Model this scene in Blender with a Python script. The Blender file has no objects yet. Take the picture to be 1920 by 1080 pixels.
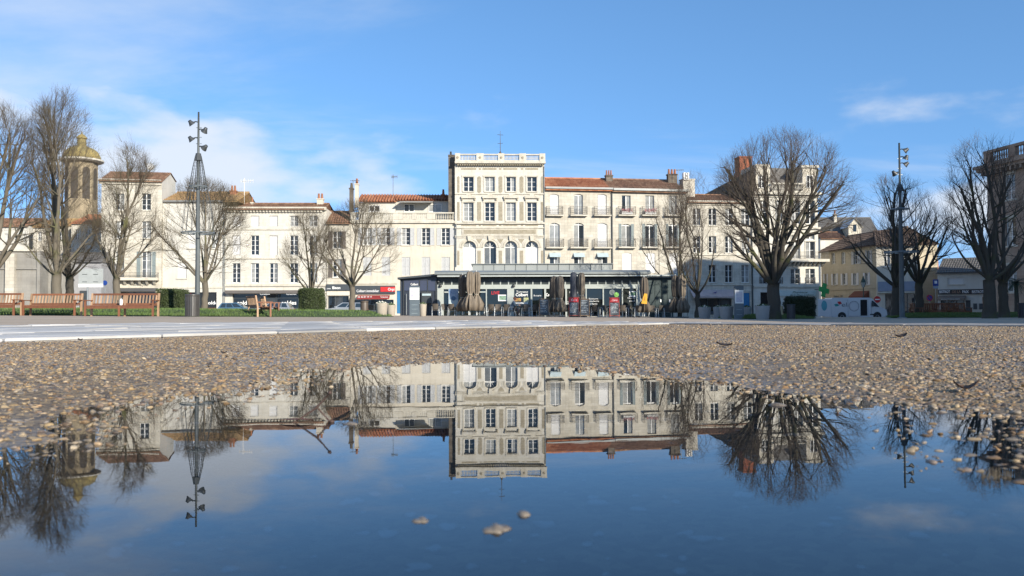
import bpy, bmesh, math, random
import numpy as np
from mathutils import Vector, Matrix, Euler
random.seed(7); RNG = np.random.default_rng(11)
R = math.radians
SC = bpy.context.scene
C = SC.collection
# ------------------------------------------------------------------ camera
FPX = 1600.0                       # focal length in pixels of the 1920 px wide photograph
CAM_Z = 0.18
cam_d = bpy.data.cameras.new('camera'); cam = bpy.data.objects.new('camera', cam_d); C.objects.link(cam)
cam_d.sensor_width = 36; cam_d.lens = 36 * FPX / 1920; cam_d.clip_start = 0.02; cam_d.clip_end = 6000
CAM_M = Matrix.Translation((0, 0, CAM_Z)) @ Matrix.Rotation(R(90) + math.atan(47 / FPX), 4, 'X') @ Matrix.Rotation(R(-0.25), 4, 'Z')
cam.matrix_world = CAM_M
cam_d.dof.use_dof = True; cam_d.dof.focus_distance = 13.0; cam_d.dof.aperture_fstop = 11.0
SC.camera = cam
# ------------------------------------------------------------------ sky and sun
SUN_EL, SUN_AZ = 21.0, 141.0       # degrees; azimuth clockwise from +Y (into the picture)
W = bpy.data.worlds.new('World'); SC.world = W; W.use_nodes = True
def build_world():
    nt = W.node_tree; N = nt.nodes; L = nt.links
    for n in list(N): N.remove(n)
    out = N.new('ShaderNodeOutputWorld'); bg = N.new('ShaderNodeBackground'); bg.inputs['Strength'].default_value = SKY_STRENGTH
    sky = N.new('ShaderNodeTexSky'); sky.sky_type = 'NISHITA'; sky.sun_disc = False
    sky.sun_elevation = R(SUN_EL); sky.sun_rotation = R(SUN_AZ)
    sky.air_density = 1.0; sky.dust_density = 0.0; sky.ozone_density = 2.0; sky.altitude = 300
    tc = N.new('ShaderNodeTexCoord'); sep = N.new('ShaderNodeSeparateXYZ'); L.new(tc.outputs['Generated'], sep.inputs[0])
    def math_(op, a, b=None, c=None):
        m = N.new('ShaderNodeMath'); m.operation = op
        for i, v in enumerate((a, b, c)):
            if v is None: continue
            if isinstance(v, (int, float)): m.inputs[i].default_value = v
            else: L.new(v, m.inputs[i])
        return m.outputs[0]
    # clear winter air: the white band low on the horizon is kept out
    cv = N.new('ShaderNodeCombineXYZ'); L.new(sep.outputs[0], cv.inputs[0]); L.new(sep.outputs[1], cv.inputs[1]); L.new(math_('ADD', math_('MULTIPLY', math_('MAXIMUM', sep.outputs[2], 0.0), 0.95), 0.20), cv.inputs[2])
    nv = N.new('ShaderNodeVectorMath'); nv.operation = 'NORMALIZE'; L.new(cv.outputs[0], nv.inputs[0]); L.new(nv.outputs[0], sky.inputs[0])
    # thin high cloud: direction projected on a flat layer
    zz = math_('ADD', math_('MAXIMUM', sep.outputs[2], 0.0), 0.12)
    cx = math_('DIVIDE', sep.outputs[0], zz); cy = math_('DIVIDE', sep.outputs[1], zz)
    comb = N.new('ShaderNodeCombineXYZ'); L.new(cx, comb.inputs[0]); L.new(cy, comb.inputs[1])
    mp = N.new('ShaderNodeMapping'); mp.inputs['Scale'].default_value = (0.55, 1.0, 1); mp.inputs['Location'].default_value = (3.1, 1.7, 0); mp.inputs['Rotation'].default_value = (0, 0, 0.35)
    L.new(comb.outputs[0], mp.inputs[0])
    no = N.new('ShaderNodeTexNoise'); no.inputs['Scale'].default_value = 0.9; no.inputs['Detail'].default_value = 9; no.inputs['Roughness'].default_value = 0.58; no.inputs['Distortion'].default_value = 0.5
    L.new(mp.outputs[0], no.inputs[0])
    mr = N.new('ShaderNodeMapRange'); mr.interpolation_type = 'SMOOTHSTEP'; mr.inputs[1].default_value = 0.47; mr.inputs[2].default_value = 0.80; mr.inputs[3].default_value = 0; mr.inputs[4].default_value = 0.62
    L.new(no.outputs[0], mr.inputs[0])
    # low bank of fair weather cloud, denser towards the left of the square
    mp2 = N.new('ShaderNodeMapping'); mp2.inputs['Scale'].default_value = (4.4, 4.4, 11); mp2.inputs['Location'].default_value = (1.92, 0.3, 0.40); L.new(tc.outputs['Generated'], mp2.inputs[0])
    no2 = N.new('ShaderNodeTexNoise'); no2.inputs['Scale'].default_value = 1.0; no2.inputs['Detail'].default_value = 8; no2.inputs['Roughness'].default_value = 0.5
    L.new(mp2.outputs[0], no2.inputs[0])
    az = math_('ARCTAN2', sep.outputs[0], sep.outputs[1])
    # top of the bank sinks from the left to the middle of the view and climbs again on the right
    top = math_('ADD', 0.06, math_('MULTIPLY', math_('MAXIMUM', math_('MULTIPLY', math_('ADD', az, 0.10), -1.0), 0.0), 0.40))
    top2 = math_('MAXIMUM', top, math_('ADD', 0.06, math_('MULTIPLY', math_('MAXIMUM', math_('SUBTRACT', az, 0.30), 0.0), 0.42)))
    lim = math_('MINIMUM', top2, 0.30)
    d = math_('SUBTRACT', lim, sep.outputs[2])
    g = math_('ADD', math_('MULTIPLY', math_('MINIMUM', d, 0.05), 4.5), math_('MULTIPLY', math_('SUBTRACT', no2.outputs[0], 0.50), 4.2))
    mr2 = N.new('ShaderNodeMapRange'); mr2.interpolation_type = 'SMOOTHSTEP'; mr2.inputs[1].default_value = -0.15; mr2.inputs[2].default_value = 0.75; mr2.inputs[3].default_value = 0; mr2.inputs[4].default_value = 0.85
    L.new(g, mr2.inputs[0])
    fac = math_('MAXIMUM', mr.outputs[0], mr2.outputs[0])
    hs = N.new('ShaderNodeHueSaturation'); hs.inputs['Saturation'].default_value = SKY_SAT; hs.inputs['Value'].default_value = 1.0; L.new(sky.outputs[0], hs.inputs['Color'])
    tint = N.new('ShaderNodeMix'); tint.data_type = 'RGBA'; tint.blend_type = 'MULTIPLY'; tint.inputs[0].default_value = 1; tint.inputs[7].default_value = SKY_TINT; L.new(hs.outputs[0], tint.inputs[6])
    mix = N.new('ShaderNodeMix'); mix.data_type = 'RGBA'; L.new(fac, mix.inputs[0]); L.new(tint.outputs[2], mix.inputs[6]); mix.inputs[7].default_value = CLOUD
    L.new(mix.outputs[2], bg.inputs['Color']); L.new(bg.outputs[0], out.inputs['Surface'])
SKY_STRENGTH = 0.118; SKY_SAT = 1.0; SKY_TINT = (0.85, 1.15, 1.34, 1); CLOUD = (4.6, 4.85, 5.2, 1)
build_world()
sl = bpy.data.lights.new('sun', 'SUN'); sl.energy = 4.6; sl.angle = R(0.5); sl.color = (1.0, 0.93, 0.80)
so = bpy.data.objects.new('sun', sl); C.objects.link(so)
sdir = Vector((math.sin(R(SUN_AZ)) * math.cos(R(SUN_EL)), math.cos(R(SUN_AZ)) * math.cos(R(SUN_EL)), math.sin(R(SUN_EL))))
so.rotation_euler = sdir.to_track_quat('Z', 'Y').to_euler(); so.location = sdir * 100
SC.view_settings.view_transform = 'Standard'; SC.view_settings.look = 'None'; SC.view_settings.gamma = 1.0; SC.view_settings.use_curve_mapping = False
SC.view_settings.exposure = 0.66
SC.render.engine = 'CYCLES'
# ------------------------------------------------------------------ measuring from the photograph
M3 = CAM_M.to_3x3()
def ray(px, py): return M3 @ Vector(((px - 960) / FPX, -(py - 540) / FPX, -1))
def at(px, py, Y):
    d = ray(px, py); t = Y / d.y
    return Vector((d.x * t, Y, CAM_Z + d.z * t))
def hor(px): return 587 - 0.00436 * (px - 960)
def X(px, Y): return at(px, hor(px), Y).x
def sstep(a, b, v):
    t = np.clip((np.asarray(v, float) - a) / (b - a), 0, 1); return t * t * (3 - 2 * t)
def gz(x, y):
    """height of the square; the water of the puddle is z = 0"""
    x = np.asarray(x, float); y = np.asarray(y, float)
    z = sstep(4, 25, y) * np.clip(-0.0115 * (x + 5), -0.22, 0.17)
    z = z - sstep(62, 86, y) * 0.28 - sstep(62, 86, y) * sstep(2, 26, x) * 0.18
    return z
def G(x, y): return float(gz(x, y))
# ------------------------------------------------------------------ materials
MATS = {}
def nodes(name):
    m = bpy.data.materials.new(name); m.use_nodes = True
    nt = m.node_tree; b = nt.nodes['Principled BSDF']
    return m, nt, nt.nodes, nt.links, b
def rgb(c): return (c[0], c[1], c[2], 1)
def mat(name, col, rough=0.7, col2=None, scale=2.0, detail=6, bump=0.0, bscale=25.0, metal=0.0, spec=0.5, stretch=(1, 1, 1), streak=0.0, streak_col=(0.12, 0.10, 0.08), course=None, objrand=0.0):
    """plain surface colour with an uneven second tone, fine relief, optional run-off streaks and stone courses"""
    if name in MATS: return MATS[name]
    m, nt, N, L, b = nodes(name)
    b.inputs['Roughness'].default_value = rough; b.inputs['Metallic'].default_value = metal; b.inputs['Specular IOR Level'].default_value = spec
    tc = N.new('ShaderNodeTexCoord'); co = tc.outputs['Object']
    mp = N.new('ShaderNodeMapping'); mp.inputs['Scale'].default_value = stretch; L.new(co, mp.inputs[0])
    no = N.new('ShaderNodeTexNoise'); no.inputs['Scale'].default_value = scale; no.inputs['Detail'].default_value = detail; no.inputs['Roughness'].default_value = 0.62; L.new(mp.outputs[0], no.inputs[0])
    if col2 is None: col2 = tuple(v * 0.82 for v in col)
    mr = N.new('ShaderNodeMapRange'); mr.inputs[1].default_value = 0.35; mr.inputs[2].default_value = 0.68; L.new(no.outputs[0], mr.inputs[0])
    mx = N.new('ShaderNodeMix'); mx.data_type = 'RGBA'; mx.inputs[6].default_value = rgb(col); mx.inputs[7].default_value = rgb(col2); L.new(mr.outputs[0], mx.inputs[0])
    last = mx.outputs[2]
    if streak > 0:
        mp2 = N.new('ShaderNodeMapping'); mp2.inputs['Scale'].default_value = (2.2, 2.2, 0.22); L.new(co, mp2.inputs[0])
        n2 = N.new('ShaderNodeTexNoise'); n2.inputs['Scale'].default_value = 1.3; n2.inputs['Detail'].default_value = 7; n2.inputs['Roughness'].default_value = 0.7; L.new(mp2.outputs[0], n2.inputs[0])
        m2 = N.new('ShaderNodeMapRange'); m2.inputs[1].default_value = 0.5; m2.inputs[2].default_value = 0.75; m2.inputs[4].default_value = streak; L.new(n2.outputs[0], m2.inputs[0])
        x2 = N.new('ShaderNodeMix'); x2.data_type = 'RGBA'; L.new(m2.outputs[0], x2.inputs[0]); L.new(last, x2.inputs[6]); x2.inputs[7].default_value = rgb(streak_col); last = x2.outputs[2]
    height = None
    if course:
        sp = N.new('ShaderNodeSeparateXYZ'); L.new(co, sp.inputs[0]); cb = N.new('ShaderNodeCombineXYZ')
        ad = N.new('ShaderNodeMath'); ad.operation = 'ADD'; L.new(sp.outputs[0], ad.inputs[0]); L.new(sp.outputs[1], ad.inputs[1])
        L.new(ad.outputs[0], cb.inputs[0]); L.new(sp.outputs[2], cb.inputs[1])
        br = N.new('ShaderNodeTexBrick'); br.inputs['Scale'].default_value = 1.0; br.inputs['Brick Width'].default_value = course[0]; br.inputs['Row Height'].default_value = course[1]
        br.inputs['Mortar Size'].default_value = 0.012; br.inputs['Color1'].default_value = (1, 1, 1, 1); br.inputs['Color2'].default_value = (course[2],) * 3 + (1,); br.inputs['Mortar'].default_value = (course[3],) * 3 + (1,)
        L.new(cb.outputs[0], br.inputs[0])
        x3 = N.new('ShaderNodeMix'); x3.data_type = 'RGBA'; x3.blend_type = 'MULTIPLY'; x3.inputs[0].default_value = 1; L.new(last, x3.inputs[6]); L.new(br.outputs[0], x3.inputs[7]); last = x3.outputs[2]
    if objrand > 0:
        oi = N.new('ShaderNodeObjectInfo'); r2 = N.new('ShaderNodeMapRange'); r2.inputs[3].default_value = 1 - objrand; r2.inputs[4].default_value = 1 + objrand; L.new(oi.outputs['Random'], r2.inputs[0])
        x4 = N.new('ShaderNodeVectorMath'); x4.operation = 'SCALE'; L.new(last, x4.inputs[0]); L.new(r2.outputs[0], x4.inputs[3]); last = x4.outputs[0]
    L.new(last, b.inputs['Base Color'])
    if bump > 0:
        n3 = N.new('ShaderNodeTexNoise'); n3.inputs['Scale'].default_value = bscale; n3.inputs['Detail'].default_value = 5; L.new(mp.outputs[0], n3.inputs[0])
        bp = N.new('ShaderNodeBump'); bp.inputs['Strength'].default_value = bump; bp.inputs['Distance'].default_value = 0.03; L.new(n3.outputs[0], bp.inputs['Height']); L.new(bp.outputs[0], b.inputs['Normal'])
    MATS[name] = m; return m
def glassmat(name, dark, light, mixlim=0.75, rough=0.06):
    """window pane: reflecting surface over a dark room, with a pale curtain behind some of the panes"""
    m, nt, N, L, b = nodes(name)
    oi = N.new('ShaderNodeObjectInfo'); tc = N.new('ShaderNodeTexCoord')
    no = N.new('ShaderNodeTexNoise'); no.inputs['Scale'].default_value = 1.1; no.inputs['Detail'].default_value = 3; L.new(tc.outputs['Object'], no.inputs[0])
    mr = N.new('ShaderNodeMapRange'); mr.inputs[1].default_value = mixlim; mr.inputs[2].default_value = min(mixlim + 0.12, 1.0); L.new(oi.outputs['Random'], mr.inputs[0])
    mu = N.new('ShaderNodeMath'); mu.operation = 'MULTIPLY'; L.new(mr.outputs[0], mu.inputs[0]); L.new(no.outputs[0], mu.inputs[1])
    mx = N.new('ShaderNodeMix'); mx.data_type = 'RGBA'; mx.inputs[6].default_value = rgb(dark); mx.inputs[7].default_value = rgb(light); L.new(mu.outputs[0], mx.inputs[0])
    L.new(mx.outputs[2], b.inputs['Base Color']); b.inputs['Roughness'].default_value = rough; b.inputs['Specular IOR Level'].default_value = 0.6
    # old panes are never quite flat
    n3 = N.new('ShaderNodeTexNoise'); n3.inputs['Scale'].default_value = 1.6; L.new(tc.outputs['Object'], n3.inputs[0])
    bp = N.new('ShaderNodeBump'); bp.inputs['Strength'].default_value = 0.12; bp.inputs['Distance'].default_value = 0.05; L.new(n3.outputs[0], bp.inputs['Height']); L.new(bp.outputs[0], b.inputs['Normal'])
    MATS[name] = m; return m
# ------------------------------------------------------------------ mesh building
class MB:
    def __init__(s): s.v = []; s.f = []
    def add(s, vs, fs):
        o = len(s.v); s.v += [tuple(p) for p in vs]; s.f += [tuple(i + o for i in f) for f in fs]; return s
    def quad(s, a, b, c, d): return s.add((a, b, c, d), ((0, 1, 2, 3),))
    def box(s, x0, y0, z0, x1, y1, z1):
        return s.add([(x0, y0, z0), (x1, y0, z0), (x1, y1, z0), (x0, y1, z0), (x0, y0, z1), (x1, y0, z1), (x1, y1, z1), (x0, y1, z1)],
                     [(0, 3, 2, 1), (4, 5, 6, 7), (0, 1, 5, 4), (1, 2, 6, 5), (2, 3, 7, 6), (3, 0, 4, 7)])
    def prism(s, poly, axis, a, b):
        """closed polygon of 2-D points pushed along an axis ('x','y','z') from a to b"""
        def mk(p, t): return {'x': (t, p[0], p[1]), 'y': (p[0], t, p[1]), 'z': (p[0], p[1], t)}[axis]
        n = len(poly); vs = [mk(p, a) for p in poly] + [mk(p, b) for p in poly]
        fs = [tuple(range(n)), tuple(range(2 * n - 1, n - 1, -1))] + [(i, i + n, (i + 1) % n + n, (i + 1) % n) for i in range(n)]
        return s.add(vs, fs)
    def tube(s, pts, rad, n=8, caps=True):
        pts = [Vector(p) for p in pts]; k = len(pts)
        if not hasattr(rad, '__len__'): rad = [rad] * k
        vs = []
        for i, p in enumerate(pts):
            d = (pts[min(i + 1, k - 1)] - pts[max(i - 1, 0)]).normalized()
            a = Vector((0, 0, 1)) if abs(d.z) < 0.9 else Vector((1, 0, 0))
            u = d.cross(a).normalized(); w = d.cross(u)
            for j in range(n):
                t = 2 * math.pi * j / n; vs.append(p + (u * math.cos(t) + w * math.sin(t)) * rad[i])
        fs = [(i * n + j, i * n + (j + 1) % n, (i + 1) * n + (j + 1) % n, (i + 1) * n + j) for i in range(k - 1) for j in range(n)]
        if caps: fs += [tuple(range(n)), tuple(range(k * n - 1, (k - 1) * n - 1, -1))]
        return s.add(vs, fs)
    def lathe(s, prof, n=20, c=(0, 0, 0), fold=None):
        vs = []; k = len(prof)
        for i, (r, z) in enumerate(prof):
            for j in range(n):
                t = 2 * math.pi * j / n; rr = r * (fold(i, j) if fold else 1)
                vs.append((c[0] + rr * math.cos(t), c[1] + rr * math.sin(t), c[2] + z))
        fs = [(i * n + j, i * n + (j + 1) % n, (i + 1) * n + (j + 1) % n, (i + 1) * n + j) for i in range(k - 1) for j in range(n)]
        fs += [tuple(range(n - 1, -1, -1)), tuple(range((k - 1) * n, k * n))]
        return s.add(vs, fs)
    def ring(s, c, r, t, n=24, axis='z'):
        pts = []
        for j in range(n + 1):
            a = 2 * math.pi * j / n; p = (math.cos(a) * r, math.sin(a) * r)
            pts.append(Vector(c) + Vector({'z': (p[0], p[1], 0), 'y': (p[0], 0, p[1]), 'x': (0, p[0], p[1])}[axis]))
        return s.tube(pts, t, 5, False)
    def mesh(s, name, m, smooth=False):
        me = bpy.data.meshes.new(name); me.from_pydata(s.v, [], s.f)
        if smooth: me.polygons.foreach_set('use_smooth', [True] * len(me.polygons))
        me.materials.append(m); me.update(); return me
    def build(s, name, m, parent=None, loc=(0, 0, 0), rot=(0, 0, 0), smooth=False, bevel=0):
        return link(name, s.mesh(name, m, smooth), parent, loc, rot, bevel)
def link(name, me, parent=None, loc=(0, 0, 0), rot=(0, 0, 0), bevel=0):
    o = bpy.data.objects.new(name, me); C.objects.link(o); o.location = loc; o.rotation_euler = rot
    if parent is not None: o.parent = parent
    if bevel:
        b = o.modifiers.new('bevel', 'BEVEL'); b.width = bevel; b.segments = 2; b.limit_method = 'ANGLE'
    return o
def tag(o, label=None, cat=None, group=None, kind=None):
    if label: o['label'] = label
    if cat: o['category'] = cat
    if group: o['group'] = group
    if kind: o['kind'] = kind
    return o
def thing(name, label, cat, loc=(0, 0, 0), rotz=0.0, group=None):
    o = bpy.data.objects.new(name, None); C.objects.link(o); o.location = loc; o.rotation_euler = (0, 0, rotz); o.empty_display_size = 0.2
    return tag(o, label, cat, group)
def copy_tree(o, parent=None):
    c = o.copy(); C.objects.link(c); c.parent = parent
    for ch in o.children: copy_tree(ch, c)
    return c
TEXTS = {}
def text(name, s, height, m, parent, loc, rot=(R(90), 0, 0), depth=0.01, width=None, align='CENTER', shear=0.0, bold=0.0):
    """flat cut-out lettering as a mesh; height is the height of a capital, width the wanted width"""
    key = (s, shear, bold)
    if key not in TEXTS:
        cu = bpy.data.curves.new(name, 'FONT'); cu.body = s; cu.size = 1.0; cu.extrude = 0.02; cu.shear = shear; cu.offset = bold; cu.align_x = 'LEFT'; cu.resolution_u = 3
        t = bpy.data.objects.new(name, cu); C.objects.link(t); bpy.context.view_layer.update()
        me = bpy.data.meshes.new_from_object(t.evaluated_get(bpy.context.evaluated_depsgraph_get()))
        bpy.data.objects.remove(t); TEXTS[key] = np.array([v.co[:] for v in me.vertices]), [tuple(p.vertices) for p in me.polygons]
    v, f = TEXTS[key]; v = v.copy()
    x0, x1 = v[:, 0].min(), v[:, 0].max(); sc = height / 0.69
    sx = sc if width is None else width / (x1 - x0)
    v[:, 0] = (v[:, 0] - (x0 + x1) / 2 if align == 'CENTER' else v[:, 0] - x0) * sx; v[:, 1] *= sc; v[:, 2] *= depth / 0.04
    me = bpy.data.meshes.new(name); me.from_pydata(v.tolist(), [], f); me.materials.append(m)
    return link(name, me, parent, loc, rot)
# ------------------------------------------------------------------ shared materials
white_paint = mat('white_paint', (0.72, 0.71, 0.68), 0.5, (0.64, 0.63, 0.60))
grey_paint = mat('grey_paint', (0.33, 0.345, 0.33), 0.45, (0.28, 0.295, 0.285), spec=0.4)
dark_metal = mat('dark_metal', (0.035, 0.042, 0.045), 0.45, (0.05, 0.055, 0.06))
iron = mat('wrought_iron', (0.06, 0.055, 0.05), 0.6, (0.10, 0.08, 0.06))
galv = mat('galvanised_steel', (0.30, 0.33, 0.34), 0.42, (0.22, 0.24, 0.25), metal=0.6)
pane = glassmat('window_glass', (0.020, 0.026, 0.032), (0.55, 0.55, 0.52), 0.45)
shop_glass = glassmat('shop_glass', (0.012, 0.014, 0.016), (0.08, 0.08, 0.075), 0.7, 0.04)
terracotta = mat('terracotta', (0.36, 0.15, 0.075), 0.85, (0.24, 0.11, 0.06), scale=3)
red_sign = mat('red_sign', (0.55, 0.03, 0.03), 0.4, (0.5, 0.025, 0.025))
letter_white = mat('white_lettering', (0.80, 0.80, 0.78), 0.5, (0.76, 0.76, 0.74))
anthracite = mat('anthracite_panel', (0.055, 0.065, 0.072), 0.4, (0.045, 0.052, 0.06))
asphalt = mat('asphalt', (0.055, 0.054, 0.052), 0.85, (0.04, 0.04, 0.04), scale=4, bump=0.3)
# ------------------------------------------------------------------ ground, gravel, puddle
def gpoint(px, py):
    """where the sight line through a pixel meets the level ground near the camera"""
    d = ray(px, py); t = -CAM_Z / d.z
    return (d.x * t, d.y * t)
PUDDLE_PX = [(-260, 900), (-40, 862), (90, 858), (190, 838), (225, 800), (300, 772), (400, 756), (520, 738), (610, 715), (640, 693), (740, 686), (850, 681), (960, 682), (1060, 688), (1150, 700), (1240, 712),
             (1320, 722), (1420, 744), (1530, 752), (1610, 762), (1690, 778), (1725, 806), (1735, 845), (1790, 872), (1880, 892), (1990, 905), (2300, 930)]
PUD = [gpoint(*p) for p in PUDDLE_PX]
PUD = [(-1.15, 0.35), (-1.1, 0.75)] + PUD + [(1.25, 0.7), (1.1, 0.3), (0.6, -0.25), (-0.6, -0.3)]
def pud_sd(x, y):
    """signed distance to the puddle's shore, negative in the water (vectorised)"""
    x = np.asarray(x, float); y = np.asarray(y, float); best = np.full(x.shape, 1e9); ins = np.zeros(x.shape, bool)
    n = len(PUD)
    for i in range(n):
        ax, ay = PUD[i]; bx, by = PUD[(i + 1) % n]; dx, dy = bx - ax, by - ay
        t = np.clip(((x - ax) * dx + (y - ay) * dy) / (dx * dx + dy * dy), 0, 1)
        best = np.minimum(best, (x - ax - t * dx) ** 2 + (y - ay - t * dy) ** 2)
        c = ((ay > y) != (by > y)) & (x < dx * (y - ay) / (dy if dy else 1e-9) + ax); ins ^= c
    s = np.sqrt(best); return np.where(ins, -s, s)
def wob(x, y):
    return (np.sin(3.1 * x + 1.3 * np.sin(2.3 * y)) * np.cos(2.7 * y + 0.7 * x) + 0.6 * np.sin(7.3 * x + 2.1) * np.sin(6.1 * y + 1.9 * np.sin(3 * x)) + 0.4 * np.sin(15 * x + 4 * y) * np.sin(13 * y - 5 * x)) / 2
def bedz(x, y):
    """surface between the pebbles: hollow under the puddle, a wide wet margin hardly above it"""
    sd = pud_sd(x, y); w = wob(x, y); dist = np.hypot(x, y)
    z = np.where(sd < 0, -0.004 - np.minimum(0.032, -sd * 0.11), np.minimum(0.010, -0.0018 + sd * (0.012 + 0.004 * np.minimum(dist, 3))))
    left = np.exp(-((x + 1.0) / 0.95) ** 2 - ((y - 1.9) / 1.0) ** 2) + 0.5 * np.exp(-((x - 0.65) / 0.4) ** 2 - ((y - 1.45) / 0.55) ** 2)       # shallow flooded gravel on the left shore
    z = np.where(sd >= 0, z - 0.0023 * left, z)
    return gz(x, y) + z + w * np.where(sd < -0.15, 0.002, 0.0028)
# diagonal stone paths that meet in front of the cafe
P1 = (np.array((-3.2, 5.3)), np.array((0.511, 0.859)))       # near edge line and direction
P2 = (np.array((3.2, 15.0)), np.array((0.60, -0.80)))
N1 = np.array((-P1[1][1], P1[1][0])); N2 = np.array((-P2[1][1], P2[1][0]))
def pd1(x, y): return (x - P1[0][0]) * N1[0] + (y - P1[0][1]) * N1[1]     # >0 on and beyond the path
def pd2(x, y): return (x - P2[0][0]) * N2[0] + (y - P2[0][1]) * N2[1]
def axis(fine, step, lo, hi, grow=1.16):
    a = list(np.arange(fine[0], fine[1], step)); s = step; v = a[-1]
    while v < hi: s *= grow; v += s; a.append(v)
    s = step; v = a[0]; b = []
    while v > lo: s *= grow; v -= s; b.append(v)
    return np.array(b[::-1] + a)
def grid(name, xs, ys, zf, m, keep=None):
    gx, gy = np.meshgrid(xs, ys); zz = zf(gx, gy); nx, ny = len(xs), len(ys)
    v = np.stack([gx.ravel(), gy.ravel(), zz.ravel()], 1)
    i = np.arange(nx * ny).reshape(ny, nx); q = np.stack([i[:-1, :-1].ravel(), i[:-1, 1:].ravel(), i[1:, 1:].ravel(), i[1:, :-1].ravel()], 1)
    if keep is not None:
        c = v[q].mean(1); q = q[keep(c[:, 0], c[:, 1])]
    me = bpy.data.meshes.new(name); me.from_pydata(v.tolist(), [], q.tolist()); me.polygons.foreach_set('use_smooth', [True] * len(me.polygons)); me.materials.append(m); me.update()
    return link(name, me)
def ground_material():
    m, nt, N, L, b = nodes('sandy_surface'); tc = N.new('ShaderNodeTexCoord')
    n1 = N.new('ShaderNodeTexNoise'); n1.inputs['Scale'].default_value = 0.35; n1.inputs['Detail'].default_value = 8; L.new(tc.outputs['Object'], n1.inputs[0])
    n2 = N.new('ShaderNodeTexNoise'); n2.inputs['Scale'].default_value = 14; n2.inputs['Detail'].default_value = 6; L.new(tc.outputs['Object'], n2.inputs[0])
    r = N.new('ShaderNodeValToRGB'); r.color_ramp.elements[0].position = 0.3; r.color_ramp.elements[0].color = (0.36, 0.285, 0.215, 1); r.color_ramp.elements[1].position = 0.7; r.color_ramp.elements[1].color = (0.50, 0.41, 0.315, 1)
    mx = N.new('ShaderNodeMix'); mx.inputs[0].default_value = 0.4; L.new(n1.outputs[0], mx.inputs[2]); L.new(n2.outputs[0], mx.inputs[3]); L.new(mx.outputs[0], r.inputs[0]); L.new(r.outputs[0], b.inputs['Base Color'])
    b.inputs['Roughness'].default_value = 0.9; b.inputs['Specular IOR Level'].default_value = 0.08
    bp = N.new('ShaderNodeBump'); bp.inputs['Strength'].default_value = 0.4; bp.inputs['Distance'].default_value = 0.01; L.new(n2.outputs[0], bp.inputs['Height']); L.new(bp.outputs[0], b.inputs['Normal'])
    return m
def bed_material():
    m, nt, N, L, b = nodes('wet_aggregate'); tc = N.new('ShaderNodeTexCoord')
    vo = N.new('ShaderNodeTexVoronoi'); vo.inputs['Scale'].default_value = 75; L.new(tc.outputs['Object'], vo.inputs[0])
    n1 = N.new('ShaderNodeTexNoise'); n1.inputs['Scale'].default_value = 1.4; n1.inputs['Detail'].default_value = 6; L.new(tc.outputs['Object'], n1.inputs[0])
    sp = N.new('ShaderNodeSeparateColor'); L.new(vo.outputs['Color'], sp.inputs[0])
    r = N.new('ShaderNodeValToRGB'); e = r.color_ramp.elements; e[0].position = 0; e[0].color = (0.065, 0.05, 0.038, 1); e[1].position = 1; e[1].color = (0.32, 0.225, 0.12, 1)
    for p, c in ((0.4, (0.15, 0.11, 0.07, 1)), (0.7, (0.25, 0.18, 0.105, 1))):
        k = e.new(p); k.color = c
    L.new(sp.outputs[0], r.inputs[0]); L.new(r.outputs[0], b.inputs['Base Color'])
    mr = N.new('ShaderNodeMapRange'); mr.inputs[1].default_value = 0.38; mr.inputs[2].default_value = 0.6; b.inputs['Specular IOR Level'].default_value = 0.3; mr.inputs[3].default_value = 0.2; mr.inputs[4].default_value = 0.75; L.new(n1.outputs[0], mr.inputs[0]); L.new(mr.outputs[0], b.inputs['Roughness'])
    bp = N.new('ShaderNodeBump'); bp.inputs['Strength'].default_value = 0.7; bp.inputs['Distance'].default_value = 0.004; bp.invert = True; L.new(vo.outputs['Distance'], bp.inputs['Height']); L.new(bp.outputs[0], b.inputs['Normal'])
    return m
def in_bed(x, y): return (pd1(x, y) < 2.5) & (pd2(x, y) < 2.5)
def ground_z(x, y):
    ins = sstep(2.2, 0.2, np.maximum(pd1(x, y), pd2(x, y))) * (np.hypot(x, y) < 60)
    return gz(x, y) - 0.075 * ins
tag(grid('ground', axis((-14, 14), 0.6, -2500, 2500), axis((-2, 60), 0.6, -600, 4000), ground_z, ground_material()), 'sandy brown surface of the town square', kind='structure')
tag(grid('gravel_bed', axis((-2.4, 2.4), 0.045, -13, 16, 1.08), axis((0.1, 4.2), 0.045, -6, 17, 1.06), bedz, bed_material(), in_bed), 'wet pebbly aggregate around the puddle', kind='structure')
# puddle water: clear, still, reflecting more and more towards grazing angles
def water_material():
    m, nt, N, L, b = nodes('puddle_water'); N.remove(b); out = N['Material Output']
    tr = N.new('ShaderNodeBsdfTransparent'); tr.inputs[0].default_value = (0.55, 0.66, 0.74, 1)
    gl = N.new('ShaderNodeBsdfGlossy'); gl.inputs['Roughness'].default_value = 0.0; gl.inputs[0].default_value = (1, 1, 1, 1)
    fr = N.new('ShaderNodeFresnel'); fr.inputs[0].default_value = 1.333; mx = N.new('ShaderNodeMixShader')
    tc = N.new('ShaderNodeTexCoord'); no = N.new('ShaderNodeTexNoise'); no.inputs['Scale'].default_value = 9; no.inputs['Detail'].default_value = 2; L.new(tc.outputs['Object'], no.inputs[0])
    bp = N.new('ShaderNodeBump'); bp.inputs['Strength'].default_value = 0.004; bp.inputs['Distance'].default_value = 0.02; L.new(no.outputs[0], bp.inputs['Height'])
    L.new(bp.outputs[0], gl.inputs['Normal'])
    L.new(fr.outputs[0], mx.inputs[0]); L.new(tr.outputs[0], mx.inputs[1]); L.new(gl.outputs[0], mx.inputs[2]); L.new(mx.outputs[0], out.inputs['Surface'])
    return m
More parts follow.
